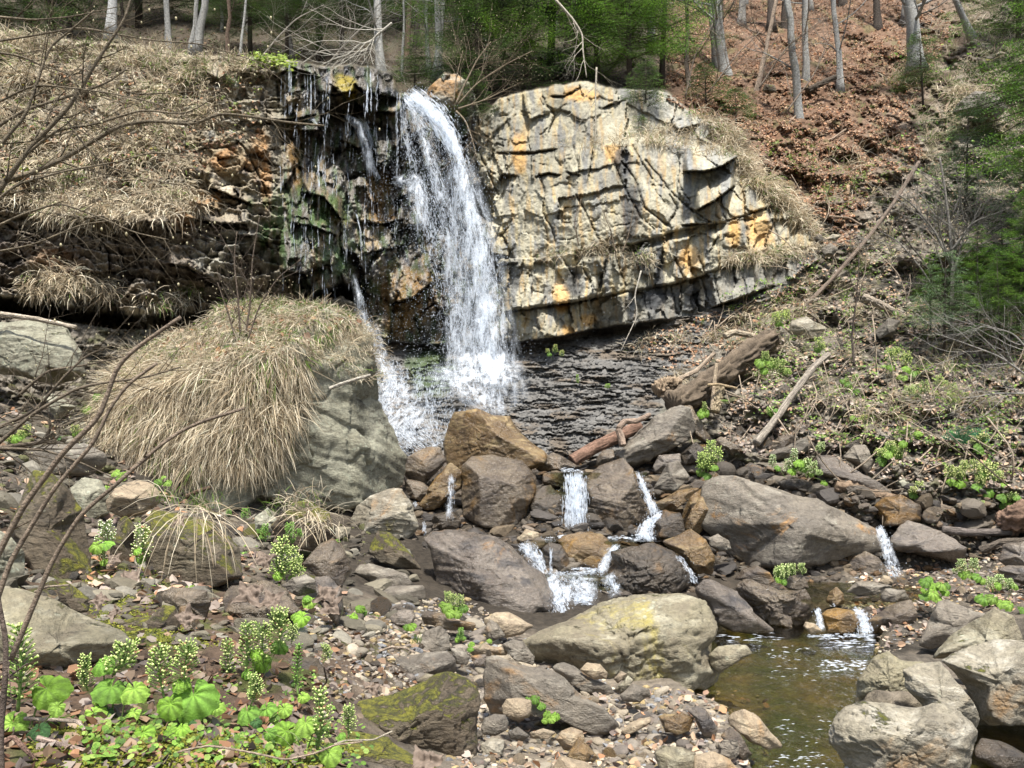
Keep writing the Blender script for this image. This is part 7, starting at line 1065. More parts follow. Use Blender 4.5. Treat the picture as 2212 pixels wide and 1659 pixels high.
rg([(1480, 240), (1580, 280), (1640, 370), (1700, 430), (1750, 480), (1765, 530), (1740, 500), (1690, 460), (1620, 400), (1560, 300)], 150, 26, .42, 'straw fringe along the right rim of the tan cliff', 37, -.4, green=.1, w=.012, g=1.7, rad=.08, up=.3)
rg([(1560, 560), (1640, 540), (1750, 520), (1770, 540), (1700, 562), (1580, 575)], 80, 24, .26, 'straw on the lower ledge of the tan cliff', 38, -.4, green=.12, w=.011, g=1.7, rad=.07, up=.2)
rg([(1120, 560), (1180, 545), (1340, 525), (1420, 560), (1400, 575), (1280, 550), (1170, 560)], 60, 18, .25, 'short straw on the joint across the tan cliff', 39, -.3, green=.12, w=.01, g=1.6, rad=.06, up=.2)
rg([(1340, 745), (1480, 700), (1640, 670), (1760, 590), (1800, 640), (1700, 700), (1640, 760), (1500, 740), (1400, 770)], 120, 22, .3, 'straw tufts on the broken ground below the tan cliff', 40, -.05, green=.12, w=.011, g=1.5, rad=.08, up=.4)
rg([(1700, 330), (2212, 300), (2212, 760), (2212, 960), (1900, 960), (1700, 850), (1620, 820), (1800, 560)], 210, 28, .42, 'scattered straw tufts on the right slope', 41, .02, green=.14, w=.010, g=1.5, rad=.07, up=.6)
rg([(1900, 150), (2080, 0), (2212, 0), (2212, 300), (2000, 330)], 200, 22, .42, 'straw tufts on the steep bank in the upper right', 42, -.1, green=.2, w=.014, g=1.4, rad=.1, up=.5)
rg([(2060, 190), (2120, 190), (2140, 230), (2060, 240)], 26, 34, .6, 'long straw hanging from the upper right crag', 43, -.6, green=.05, w=.013, g=2., rad=.09, up=.1)
rg([(1420, 60), (1900, 60), (2000, 300), (1700, 420), (1560, 280), (1450, 210)], 110, 16, .2, 'small green and straw tufts among the red leaves', 44, .1, green=.5, w=.013, g=1.2, rad=.1, up=.7)
rg([(1440, 820), (1480, 800), (1500, 850), (1460, 870)], 8, 40, .35, 'pale straw mop on the root stump', 45, -9, green=.0, w=.008, g=1.7, rad=.07, up=.4)
def on_surf(P, dz=0.): p = surf(*np.array(P, float).T); p[:, 2] += dz; return p
def st(P, per, L, lab, sd, dz=.05, **kw): p = on_surf(P, dz); p[:, 1] -= .06; return tufts(p, np.tile([[0., -.4, .6]], (len(p), 1)), per, L, lab, sd, **kw)
def topo(P, Y): return np.array([at(x, y, Y) for x, y in P])
def mg(P, Y, per, L, lab, sd, **kw): return tufts(topo(P, Y), np.tile([[.15, -.5, .3]], (len(P), 1)), per, L, lab, sd, **kw)
mg(zH((1000, 1270), (1060, 1280), (1120, 1290), (1180, 1300)), 5.95, 17, .75, 'long bleached grass stalks trailing down over the moss-capped rock', 51, green=0, w=.0055, g=1.7, rad=.05, up=.1, side=np.array([.25, -.1, 0]))
mg(zH((900, 1230), (1090, 1240), (1180, 1250), (1110, 1260)), 6.2, 30, .22, 'green grass tuft on the moss-capped rock', 52, green=.9, w=.005, g=.7, rad=.06, up=1.1, name='green_grass')
mg(zH((1600, 1240), (1650, 1225), (1700, 1220), (1760, 1250), (1560, 1270)), 7.7, 40, .2, 'green and straw grass cap of the mossy knoll', 53, green=.5, w=.006, g=1.2, rad=.09, up=.8)
mg(zH((1720, 1300), (1780, 1320), (1820, 1340), (1680, 1300)), 7.6, 24, .36, 'pale straw hanging from the mossy knoll', 54, green=.0, w=.006, g=1.7, rad=.07, up=.1)
st(zE((600, 575)), 40, .12, 'small green grass tuft on the squat grey block', 55, dz=.1, green=1., w=.004, g=.5, rad=.02, up=1.4, name='green_grass')
# ------------------------------------------------------------ FALLEN LEAVES
def litter(name, P, nrm, size, cols, lab, sd, curl=.5):
    rn = np.random.RandomState(sd); n = len(P); nr = nrm+rn.normal(size=(n, 3))*curl; nr /= np.linalg.norm(nr, axis=1)[:, None]; a = np.cross(nr, rn.normal(size=(n, 3))); a /= np.linalg.norm(a, axis=1)[:, None]; b = np.cross(nr, a); s = (size*rn.uniform(.6, 1.4, n))[:, None]; w = s*rn.uniform(.25, .45, (n, 1)); c = rn.uniform(-.35, .5, (n, 1))*s
    pts = [P-a*s*.5, P-a*s*.15-b*w+nr*c*.5, P+a*s*.25-b*w*.8+nr*c*.4, P+a*s*.55, P+a*s*.25+b*w*.8+nr*c*.4, P-a*s*.15+b*w+nr*c*.5, P+nr*0]; V = np.stack(pts, 1).reshape(-1, 3); i = (np.arange(n)*7)[:, None]
    T = np.concatenate([i+np.array([[0, 1, 6]]), i+np.array([[1, 2, 6]]), i+np.array([[2, 3, 6]]), i+np.array([[3, 4, 6]]), i+np.array([[4, 5, 6]]), i+np.array([[5, 0, 6]])]); cc = np.array(cols)[rn.randint(0, len(cols), n)]*rn.uniform(.55, 1.35, (n, 1))
    o = mk(name, V, T, M['dead'], smooth=False, col=np.repeat(np.clip(cc, .01, .8), 7, 0)); tag(o, lab, 'leaves', kind='stuff'); return o
RED = [(.28, .14, .07), (.36, .20, .11), (.21, .105, .06), (.42, .28, .17), (.27, .18, .12), (.17, .10, .07)]; TANL = [(.38, .27, .18), (.30, .20, .13), (.46, .35, .25), (.24, .15, .10), (.36, .19, .10)]; GREY = [(.26, .21, .17), (.36, .30, .25), (.17, .13, .11), (.36, .24, .15)]
def lit(poly, n, size, cols, lab, sd, thr=-.2, surf_=False, dz=.02, curl=.5):
    rn = np.random.RandomState(sd); q = bary_poly(poly, n, rn); q = q[n2(q[:, 0]/40, q[:, 1]/26, 4, sd) > thr]
    if surf_: P = surf(q[:, 0], q[:, 1]); P[:, 2] += dz; nr = np.tile([[0, -.15, 1.]], (len(q), 1))
    else: Y = rel_Y(q[:, 0], q[:, 1])-.035; P = np.stack([(q[:, 0]-CX)/F*Y, Y, ZC+(HY-q[:, 1])/F*Y], 1); nr = np.tile([[-.1, -.75, .8]], (len(q), 1))
    return litter('fallen_leaves', P, nr, size, cols, lab, sd, curl)
lit([(1440, -40), (2000, -40), (2060, 60), (1960, 250), (2000, 340), (1880, 420), (1840, 540), (1760, 520), (1700, 400), (1600, 300), (1440, 215)], 38000, .058, RED+RED+TANL[:2]+[(.14, .10, .07)], 'thick carpet of red-brown fallen beech leaves on the upper slope', 61, -.12)
lit([(1760, 500), (2000, 330), (2240, 300), (2240, 1060), (1900, 1030), (1700, 1000), (1540, 960), (1620, 780)], 13000, .055, GREY+GREY+TANL[:3]+[(.40, .33, .26)], 'scattered faded leaves over the right slope', 62, -.12)
lit([(1350, 740), (1750, 600), (1760, 640), (1600, 780), (1440, 800)], 1800, .05, TANL, 'faded leaves under the tan cliff', 63, -.05)
lit([(-60, 90), (560, 150), (560, 300), (300, 440), (-60, 440)], 3600, .06, RED+TANL, 'brown leaves caught in the grass of the left cliff', 64, -.05)
lit([(-40, 80), (900, 150), (900, 60), (-40, -20)], 2500, .07, [(.10, .07, .04), (.14, .09, .05), (.08, .10, .03)], 'dim leaf litter at the edge of the wood', 65, -.3)
lit([(-100, 1370), (250, 1380), (420, 1330), (640, 1330), (760, 1350), (1010, 1400), (1000, 1500), (760, 1560), (740, 1680), (-100, 1680)], 1900, .052, [tuple(x*.6 for x in c) for c in TANL+GREY+GREY+RED[:3]], 'brown and pinkish fallen leaves on the left bank', 66, -.25, True, .012)
lit([(1000, 1500), (1660, 1500), (1660, 1680), (1000, 1680)], 420, .045, TANL+GREY, 'pale fallen leaves between the pebbles', 67, -.1, True, .035)
lit([(1850, 1220), (2230, 1190), (2230, 1320), (2080, 1340), (1950, 1400), (1850, 1420)], 650, .06, TANL+GREY, 'fallen leaves on the right bank', 68, -.2, True, .03)
lit([(-40, 880), (240, 900), (320, 1060), (560, 1130), (720, 1150), (760, 1330), (420, 1330), (-40, 1240)], 1500, .07, TANL+GREY, 'dead leaves among the mossy rubble', 69, -.2, True, .03)
lit([(2230, 1100), (2800, 1100), (2800, 1750), (2230, 1750)], 1200, .06, TANL+GREY, 'fallen leaves at the far right of the bank', 71, -.3, True, .03); cover([(2230, 1100), (2800, 1100), (2800, 1700), (2230, 1700)], 260, .04, [(.15, .28, .04), (.22, .38, .06)], 'green weeds at the far right of the bank', 72) if 'cover' in globals() else None
pkl = rn.choice(len(fc), 900, p=pr/pr.sum()); litter('fallen_leaves', fc[pkl]+fn[pkl]*.05, fn[pkl], .07, TANL+RED, 'brown leaves caught in the grass of the great boulder', 70)
# ------------------------------------------------------------ GREEN PLANTS
def leaf_mesh(seed, lobes=0):                    # round butterbur leaf, notch at the stalk, 1 unit wide, stalk joins the notch
    rn = np.random.RandomState(seed); m, rings = 40, 6; th = np.linspace(-math.pi*.93, math.pi*.93, m); V = [(0, 0, 0)]
    for r in range(1, rings+1):
        f = r/rings
        for t in th: Rr = (.5+.10*math.cos(t)-.02*math.cos(3*t))*(1+.045*math.sin(t*13+seed*2)*(f > .9)+.06*math.sin(t*3+seed*3)); x = math.cos(t)*Rr*f+.0; y = math.sin(t)*Rr*f; z = .10*math.sin(f*3.1)*1.2-.16*f*f+.055*math.cos(t*5+seed)*f*f+.035*math.sin(t*9+seed)*f+.14*abs(math.sin(t/2))**4*f; V.append((x, y, z))
    Fq = []; T = []
    for j in range(m-1):
        T.append((0, 1+j, 2+j))
        for r in range(rings-1): a = 1+r*m+j; Fq.append((a, a+m, a+m+1, a+1))
    V = np.array(V); a = np.arctan2(V[:, 1], V[:, 0]); vein = np.abs(np.sin(a*4.5))**6; return V, np.array(T), np.array(Fq), vein
LM = [leaf_mesh(k) for k in range(4)]
def ortho(n, rn, ax=None):
    n = np.array(n, float); n /= np.linalg.norm(n); a = np.array(ax if ax is not None else rn.normal(size=3)); a = a-a@n*n; a /= np.linalg.norm(a); return np.stack([a, np.cross(n, a), n])
LG = [(.26, .47, .05), (.20, .39, .05), (.33, .54, .08)]
def put_leaf(t, foot, c, w, nrm, rn, col, ax=None):
    V, T, Fq, ve = LM[rn.randint(4)]; A = ortho(nrm, rn, ax); P = (V*w)@A+c; ac = Acc(); ac.add(P, Fq, np.array(col)*(1.05-.45*(1-ve[:, None])*0-.5*(ve[:, None]**.5))*rn.uniform(.8, 1.2)); ac.T.append(T); s = spline([foot, (np.array(foot)+c)/2+np.array([rn.normal()*.01, 0, .015]), c+A[2]*0], 8); addtube(ac, s, w*.022+.0008, 5, (.22, .30, .09)); return ac.build('leaf', M['leaf'], t)
def spike_mesh(acc, foot, tip, w, rn, n=46, ccol=(.50, .52, .26), low=.15):
    foot = np.array(foot, float); tip = np.array(tip, float); S_ = spline([foot, (foot+tip)/2+rn.normal(size=3)*.01, tip], 16); H = np.linalg.norm(tip-foot); addtube(acc, S_, np.linspace(.006, .003, 16)*H/.25, 6, (.22, .33, .09)); D, Fc = ico(1)
    for k in range(n):
        f = low+(1-low)*(k/n)**.8; p = S_[min(15, int(f*15))]; an = k*2.4+rn.rand(); rr = w*.5*(1-.65*max(0, f-.35))*rn.uniform(.7, 1.15); d = np.array([math.cos(an), math.sin(an), .25+.6*f]); q = p+d*rr
        addtube(acc, [p, (p+q)/2+np.array([0, 0, -.1*rr]), q], .0012*H/.25+.0004, 3, (.20, .32, .08)); s = (H*.008+w*.028)*rn.uniform(.6, 1.25)+.0008; dz = d/np.linalg.norm(d); acc.add((D*np.array([.75, .75, 1.3])*s)@ortho(dz, rn)+q, Fc, (.30, .44, .10)); acc.add((D*np.array([.95, .95, .6])*s)@ortho(dz, rn)+q+dz*s*1.1, Fc, np.array(ccol)*rn.uniform(.8, 1.25))
    for k in range(5): an = rn.rand()*6.28; p = S_[rn.randint(1, 8)]; d = np.array([math.cos(an), math.sin(an), .6]); e = np.array([-d[1], d[0], 0])*.012*H/.25; q = p+d*H*.14; acc.add([p-e, p+e, q+e*.4, q-e*.4], [(0, 1, 2, 3)], (.22, .34, .08))
def plant(lab, base, Y, leaves, spikes, z, sd, cc=(.58, .64, .26)):
    """leaves: (x, y, width[, tone]); spikes: (foot x, y, tip x, y, width) in zoom units of z"""
    rn = np.random.RandomState(sd); k = {zD: .35157, zE: .35157, zG: .35157, zH: .39064, zC: .37501, zB: .36459}[z]; bp = z(base)[0]; p0 = at(bp[0], bp[1], Y); t = thing('butterbur', lab, 'plant', p0, 'flowering butterbur plants')
    for l in leaves:
        q = z(l[:2])[0]; w = l[2]*k/F*Y*1.02; Yl = Y+rn.uniform(-.10, .10); c = at(q[0], q[1], Yl); foot = p0*.6+np.array([c[0], c[1], p0[2]])*.4; col = np.array(LG[rn.randint(3)])*(1 if z is zD else .72) if len(l) < 4 else l[3]; put_leaf(t, foot, c, w, (rn.uniform(-.35, .35), rn.uniform(-1.25, -.5), .8), rn, col, ax=(rn.uniform(-1, 1), -.6, 0))
    for s in spikes: a = z(s[:2])[0]; b = z(s[2:4])[0]; ac = Acc(); Y2 = Y+rn.uniform(-.05, .05); spike_mesh(ac, at(*a, Y2), at(*b, Y2-.02), s[4]*k/F*Y, rn, 100, cc); ac.build('flower_spike', M['petal'], t)
    return t
DK = (.06, .15, .04)
for a in [('tall butterbur spike with big leaves in the bottom left corner', (110, 1300), 2.75, [(290, 1040, 215), (80, 1250, 190), (355, 1150, 95), (350, 1225, 115), (240, 1290, 130, DK), (230, 1450, 90)], [(110, 1170, 120, 650, 165)], zD, 1),
          ('butterbur with three broad leaves before the dark undercut', (690, 1250), 3.1, [(685, 1030, 190), (825, 1045, 155), (580, 1190, 125), (825, 1185, 95), (590, 1100, 60), (635, 885, 140), (660, 1180, 80, DK)], [(540, 1050, 530, 835, 90), (690, 960, 790, 780, 190)], zD, 2),
          ('butterbur with the widest leaf in the centre of the left bank', (1130, 1230), 3.1, [(1190, 1075, 275), (1050, 1135, 150), (1330, 1150, 95), (1100, 1010, 100), (1195, 1240, 60, DK)], [(1010, 1100, 990, 790, 150), (1130, 1010, 1160, 765, 150)], zD, 3),
          ('cluster of tall butterbur spikes with dark leaves behind the smooth grey stone', (1520, 1010), 4.0, [(1715, 770, 105), (1600, 870, 120), (1520, 940, 75), (1570, 820, 80)], [(1410, 1050, 1400, 740, 95), (1510, 960, 1520, 635, 110), (1620, 880, 1610, 650, 125), (1720, 800, 1710, 560, 145), (1790, 760, 1800, 650, 70)], zD, 4),
          ('butterbur with a short spike and folded leaves left of the smooth grey stone', (1560, 1240), 3.3, [(1520, 1180, 135), (1640, 1160, 130), (1745, 1160, 90), (1570, 1240, 70, DK)], [(1540, 1140, 1550, 960, 95)], zD, 5),
          ('butterbur with a slim cone spike near the arching twig', (1900, 1400), 2.95, [(1760, 1300, 155), (1880, 1250, 140), (2020, 1430, 145), (1650, 1310, 80)], [(1950, 1410, 1960, 1040, 120)], zD, 6),
          ('small yellow-green butterbur spike beside the low mossy slab', (2150, 1330), 3.3, [(2100, 1320, 50)], [(2140, 1340, 2140, 1150, 90)], zD, 7),
          ('low bright leaves without flowers at the bottom of the left bank', (800, 1440), 2.8, [(730, 1320, 150), (880, 1310, 125), (1040, 1310, 100), (1120, 1280, 85), (1100, 1380, 70), (1130, 1480, 80), (850, 1400, 60)], [], zD, 8),
          ('white-topped butterbur between the dark boulder and mossy finger rock', (640, 260), 6.2, [(600, 160, 90), (650, 150, 80), (640, 255, 50)], [(640, 170, 645, 20, 105), (640, 270, 635, 180, 60)], zD, 9, (0.85, 0.85, 0.67)),
          ('cream butterbur spike right of the mossy finger rock', (850, 280), 6.1, [(860, 238, 60), (840, 190, 50)], [(855, 270, 870, 50, 115)], zD, 10, (0.85, 0.85, 0.53)),
          ('bushy yellow-green butterbur clump of many spikes above the leaf-topped boulder', (1750, 380), 6.3, [(1700, 340, 60), (1800, 350, 50)], [(1700, 370, 1700, 150, 90), (1750, 370, 1740, 110, 95), (1790, 370, 1800, 170, 90), (1840, 370, 1840, 230, 70), (1730, 360, 1770, 180, 80)], zD, 11, (0.70, 0.78, 0.31)),
          ('narrow ferny green stalk at the edge of the gravel', (1835, 1080), 3.9, [(1860, 1085, 70)], [(1830, 1080, 1840, 760, 60)], zD, 12, (0.22, 0.42, 0.08)),
          ('two round bright leaves behind the leaf-topped boulder', (1905, 540), 5.8, [(1910, 500, 90), (1880, 480, 50)], [], zD, 13), ('round leaf growing over the gravel edge left of draped rock', (1850, 640), 5.0, [(1860, 600, 105), (1820, 590, 60)], [], zD, 14),
          ('small green seedlings at the left end of the gravel', (2140, 640), 6.0, [(2130, 610, 60), (2175, 590, 50), (2200, 540, 40), (2100, 640, 40)], [], zD, 15), ('small yellow flower head left of the gravel', (1985, 880), 4.6, [], [(1985, 880, 1985, 770, 60)], zD, 16),
          ('flowering butterbur with pale round leaves on the flat-topped brown rock', (830, 340), 6.7, [(770, 290, 70), (820, 310, 75), (880, 290, 65), (795, 325, 60), (850, 330, 60), (750, 275, 50)], [(810, 300, 780, 205, 60), (850, 300, 860, 225, 60), (820, 300, 820, 215, 50)], zE, 17), ('thin upright green seedling in the gravel before the pale wedge', (855, 500), 6.3, [(840, 490, 35), (880, 480, 30)], [(855, 505, 865, 420, 40)], zE, 18, (0.28, 0.56, 0.11)),
          ('round-leaved seedling growing against the long curved slab', (1330, 930), 5.05, [(1325, 850, 60), (1290, 870, 50), (1360, 890, 55), (1320, 910, 50), (1280, 845, 40)], [], zE, 19), ('second seedling lower along the curved slab', (1430, 990), 4.95, [(1400, 945, 60), (1450, 955, 55), (1420, 975, 50), (1385, 985, 40)], [], zE, 20),
          ('green seedling in the leaves below the flat layered slab', (260, 340), 6.9, [(240, 300, 60), (270, 320, 50), (300, 350, 45), (350, 350, 35), (205, 340, 45), (230, 355, 40)], [], zE, 21), ('jagged seedling left of the dark domed stone', (150, 410), 6.2, [(160, 365, 60), (130, 390, 50), (180, 385, 40)], [], zE, 22), ('two-leaved seedling by the flat-topped brown rock', (550, 430), 6.5, [(560, 405, 60), (530, 410, 50), (410, 455, 40)], [], zE, 23), ('one-leaved seedling before the long flat tan stone', (925, 550), 6.0, [(925, 520, 45), (920, 545, 40), (1045, 495, 35)], [], zE, 24),
          ('bright butterbur clump left of the long flower-studded shade in mid-scene', (2060, 940), 11.3, [(2020, 900, 50), (2060, 920, 60), (2100, 870, 50), (2020, 860, 40)], [(2020, 900, 2020, 790, 60), (2060, 900, 2080, 720, 70), (2110, 860, 2115, 760, 70), (2040, 900, 2050, 800, 60)], zB, 25, (0.70, 0.81, 0.28)),
          ('yellow-flowered butterbur on the rotten log end', (740, 560), 12.6, [(700, 470, 70), (760, 480, 60), (720, 520, 50), (850, 520, 50)], [(700, 560, 690, 500, 70), (760, 540, 780, 460, 70), (800, 560, 820, 470, 60), (730, 480, 720, 420, 50), (850, 560, 850, 520, 50)], zC, 26),
          ('three slim white-green spikes in front of the black flat block', (870, 1140), 11.3, [(880, 1100, 50), (790, 1080, 40), (920, 1050, 60)], [(760, 1080, 765, 1010, 40), (850, 1120, 850, 1035, 45), (890, 1120, 890, 975, 50)], zC, 27, (0.77, 0.84, 0.56)), ('fuller flower clump right of the three slim spikes', (970, 1140), 11.25, [(940, 1080, 50), (980, 1120, 40), (1060, 1165, 40)], [(960, 1140, 965, 1040, 70), (1000, 1130, 1000, 1050, 50), (1030, 1130, 1030, 1100, 40), (1040, 1000, 1050, 940, 50)], zC, 28, (0.70, 0.81, 0.42)),
          ('butterbur clump high on the slope under the driftwood', (800, 270), 13.9, [(800, 250, 50)], [(780, 260, 775, 200, 50), (810, 260, 815, 190, 60), (840, 240, 845, 180, 50)], zC, 29, (0.70, 0.78, 0.25)), ('butterbur spike leaning above the straight leaning trunk', (1040, 420), 13.1, [(1020, 400, 40)], [(1040, 420, 1020, 340, 60), (1050, 410, 1050, 370, 40)], zC, 30, (0.70, 0.77, 0.28)),
          ('butterbur pair in the upper middle of the right slope', (1490, 520), 12.7, [(1440, 500, 50), (1540, 510, 50), (1515, 555, 60), (1575, 535, 50)], [(1440, 500, 1440, 400, 60), (1530, 510, 1535, 420, 60), (1480, 460, 1485, 400, 50)], zC, 31, (0.70, 0.77, 0.28)), ('pale flower mat on the right slope below the butterbur pair', (1590, 680), 12.2, [(1600, 670, 40)], [(1550, 680, 1550, 620, 60), (1590, 690, 1590, 610, 60), (1630, 670, 1640, 590, 60)], zC, 32, (0.70, 0.76, 0.35)),
          ('line of yellow flower heads right of the pale flower mat', (1770, 660), 12.2, [(1780, 640, 40)], [(1720, 620, 1715, 560, 50), (1755, 640, 1755, 590, 50), (1800, 660, 1800, 600, 50), (1700, 690, 1700, 645, 40)], zC, 33, (0.70, 0.76, 0.28)), ('lone flower clump at the lower end of the yellow flower heads', (1800, 740), 12.0, [(1800, 730, 40)], [(1790, 740, 1795, 660, 60), (1820, 730, 1820, 690, 50), (1880, 690, 1880, 655, 40)], zC, 34, (0.70, 0.76, 0.28)),
          ('leafy butterbur above the grey weathered knob', (1440, 1040), 11.4, [(1450, 970, 70), (1490, 1000, 70), (1400, 1040, 60), (1430, 1000, 60), (1520, 940, 50)], [(1390, 1030, 1385, 985, 70), (1450, 980, 1440, 940, 60), (1480, 1040, 1475, 990, 70), (1510, 1000, 1510, 960, 50)], zC, 35, (0.77, 0.81, 0.35)), ('butterbur with shiny leaves right of the blue-green fern', (2010, 990), 11.3, [(1990, 940, 80), (2020, 960, 70), (1950, 960, 60), (2130, 935, 60), (1960, 980, 50)], [(1930, 960, 1925, 910, 60), (1985, 930, 1980, 895, 60), (2070, 970, 2070, 910, 80)], zC, 36, (0.77, 0.78, 0.39)),
          ('left clump of the large butterbur colony at right', (1820, 1180), 11.0, [(1800, 1160, 60), (1840, 1170, 60), (1870, 1140, 50)], [(1790, 1160, 1780, 1080, 70), (1830, 1150, 1825, 1090, 70), (1870, 1140, 1865, 1045, 50)], zC, 37, (0.77, 0.78, 0.35)), ('biggest butterbur of the colony at right', (2000, 1230), 10.8, [(1950, 1190, 70), (2000, 1210, 80), (2060, 1200, 70), (2100, 1180, 60), (1960, 1120, 60)], [(1930, 1130, 1925, 1045, 60), (1990, 1190, 1980, 1060, 90), (2030, 1180, 2025, 1070, 90), (1960, 1200, 1950, 1140, 60), (2070, 1180, 2070, 1110, 60)], zC, 38, (0.77, 0.78, 0.35)),
          ('small butterbur above the grooved log', (1590, 1260), 11.0, [(1570, 1230, 60), (1600, 1250, 50)], [(1600, 1240, 1610, 1170, 60), (1575, 1240, 1575, 1200, 50)], zC, 39, (0.77, 0.81, 0.35)), ('butterbur at the right edge above the stout log end', (2120, 1310), 10.6, [(2090, 1250, 60), (2150, 1300, 60), (2090, 1300, 50), (2170, 1250, 50)], [(2110, 1290, 2105, 1240, 50), (2150, 1280, 2150, 1230, 50), (1970, 1300, 1970, 1280, 40)], zC, 40, (0.70, 0.77, 0.35)),
          ('small leafy plant at the base of the broad pale wood slab', (370, 780), 12.3, [(350, 770, 50), (380, 760, 50), (365, 750, 40)], [(370, 760, 368, 705, 30)], zC, 41), ('pale green sprout right of the wood slab', (770, 780), 12.4, [(760, 770, 40), (790, 750, 40)], [(760, 790, 755, 740, 50), (500, 700, 470, 700, 30)], zC, 42, (0.49, 0.70, 0.21)), ('sprawling light green plant beneath the straight leaning trunk', (1230, 640), 12.6, [(1200, 600, 40), (1250, 640, 50), (1290, 680, 40), (1170, 580, 35), (1220, 690, 35)], [(1240, 600, 1240, 550, 40), (1200, 620, 1190, 570, 35)], zC, 43, (0.56, 0.70, 0.28)),
          ('small yellow flower tuft under the hanging roots', (1300, 830), 12.0, [(1310, 830, 40), (1230, 790, 40)], [(1290, 830, 1290, 790, 50), (1090, 910, 1088, 880, 50)], zC, 44, (0.77, 0.77, 0.28)), ('large round yellow-green leaves left of the fern', (1590, 930), 11.7, [(1580, 915, 70), (1600, 880, 50), (1610, 900, 40)], [], zC, 45), ('yellow leaf pair near the right edge of the slope', (1890, 540), 13.2, [(1890, 535, 60), (1870, 520, 40), (1920, 505, 40)], [], zC, 46),
          ('butterbur flowering on the brown rock in mid stream', (760, 390), 9.2, [(700, 365, 40), (740, 380, 40)], [(710, 380, 700, 300, 70), (745, 370, 740, 280, 70), (785, 350, 790, 275, 50), (850, 340, 848, 275, 50)], zG, 47, (0.77, 0.84, 0.42)), ('mat of rounded bright leaves on the right bank', (1660, 490), 8.4, [(1610, 380, 70), (1650, 400, 75), (1700, 400, 70), (1730, 440, 60), (1650, 450, 80), (1600, 470, 60), (1680, 480, 70), (1740, 400, 50), (1630, 360, 50), (1590, 430, 40)], [], zG, 48),
          ('butterbur with slim spikes behind the mat of rounded leaves', (1870, 370), 8.9, [(1830, 330, 60), (1880, 330, 60), (1930, 350, 60), (1950, 370, 50)], [(1830, 330, 1825, 250, 60), (1910, 330, 1905, 245, 60), (1800, 340, 1790, 310, 40)], zG, 49, (0.70, 0.78, 0.42)), ('leafy butterbur at the right edge of the right bank', (2060, 520), 8.0, [(1960, 480, 80), (2020, 480, 70), (2070, 510, 70), (2120, 520, 70), (2150, 400, 60), (2050, 400, 50), (2200, 550, 60)], [(2020, 450, 2010, 360, 60), (2060, 440, 2060, 345, 60), (2120, 440, 2110, 370, 60)], zG, 50, (0.70, 0.81, 0.42)),
          ('ferny green spikes in the hollow right of moss-capped rock', (1470, 1450), 6.9, [(1440, 1420, 30)], [(1470, 1450, 1470, 1355, 50), (1430, 1400, 1425, 1380, 20), (1355, 1330, 1355, 1270, 40), (1265, 1310, 1265, 1270, 30)], zH, 51, (0.22, 0.48, 0.08)), ('second ferny spike beside the mossy knoll', (1610, 1460), 6.9, [(1620, 1440, 30)], [(1610, 1460, 1605, 1350, 60), (1660, 1430, 1650, 1380, 30)], zH, 52, (0.22, 0.48, 0.08)),
          ('heart-leaved seedling at the foot of the hanging grass', (920, 1130), 8.4, [(870, 1115, 45), (930, 1118, 50), (900, 1090, 30)], [], zH, 53), ('pale round leaves on the flat boulder by the tan wedge', (650, 1090), 8.2, [(640, 1065, 60), (680, 1080, 60), (590, 1155, 50), (660, 1095, 40)], [], zH, 54), ('yellow-flowered clump at the left edge under the white log', (60, 900), 8.6, [(90, 870, 60), (130, 860, 50)], [(60, 910, 55, 870, 60), (120, 880, 120, 840, 50), (150, 870, 150, 810, 50)], zH, 55, (0.70, 0.70, 0.28)), ('yellow-green clump behind the dark branches left of the mound', (430, 860), 9.3, [(430, 850, 50), (320, 880, 50, DK)], [(420, 860, 418, 810, 50), (450, 850, 450, 830, 30)], zH, 56, (0.70, 0.70, 0.28)),
          ('green plants growing above the mossy rubble left of the mound', (560, 650), 10.2, [(540, 640, 60), (600, 650, 50), (580, 620, 50), (480, 710, 60)], [(620, 650, 625, 610, 40)], zH, 57, (0.56, 0.70, 0.21)), ('small flowering plant growing on the shale', (1150, 235), 14.9, [(1120, 200, 30)], [(1110, 200, 1108, 175, 25), (1155, 200, 1158, 150, 30), (1195, 220, 1198, 185, 30)], zB, 58, (0.70, 0.70, 0.28)), ('tiny sprig lower down on the shale', (1290, 370), 13.9, [], [(1290, 380, 1287, 325, 20), (1465, 410, 1468, 385, 35)], zB, 59, (0.42, 0.63, 0.14))]:
    plant(*a)
# fern
rn = np.random.RandomState(77); fb = at(*zC((1850, 960))[0], 11.4); t = thing('fern', 'blue-green hart-like fern on the bare soil of the right slope', 'fern', fb)
for k in range(7):
    an = -.2+k*.55; P = spline([fb, fb+np.array([math.cos(an)*.12, -.06, .16]), fb+np.array([math.cos(an)*.30, -.12, .12+.14*math.sin(an)])], 14); ac = Acc(); addtube(ac, P, .003, 4, (.08, .14, .05))
    for i in range(2, 14):
        for s in (-1, 1): w = .055*math.sin(i/14*3)+.012; tg = P[min(13, i+1)]-P[i-1]; tg /= np.linalg.norm(tg); sd_ = np.cross(tg, (0, -1, .3)); sd_ /= np.linalg.norm(sd_); q = P[i]+sd_*s*w+tg*.01; ac.add([P[i], P[i]+tg*.016, q+tg*.006, q], [(0, 1, 2, 3)], (.06, .22, .10))
    ac.build('frond', M['leaf'], t)
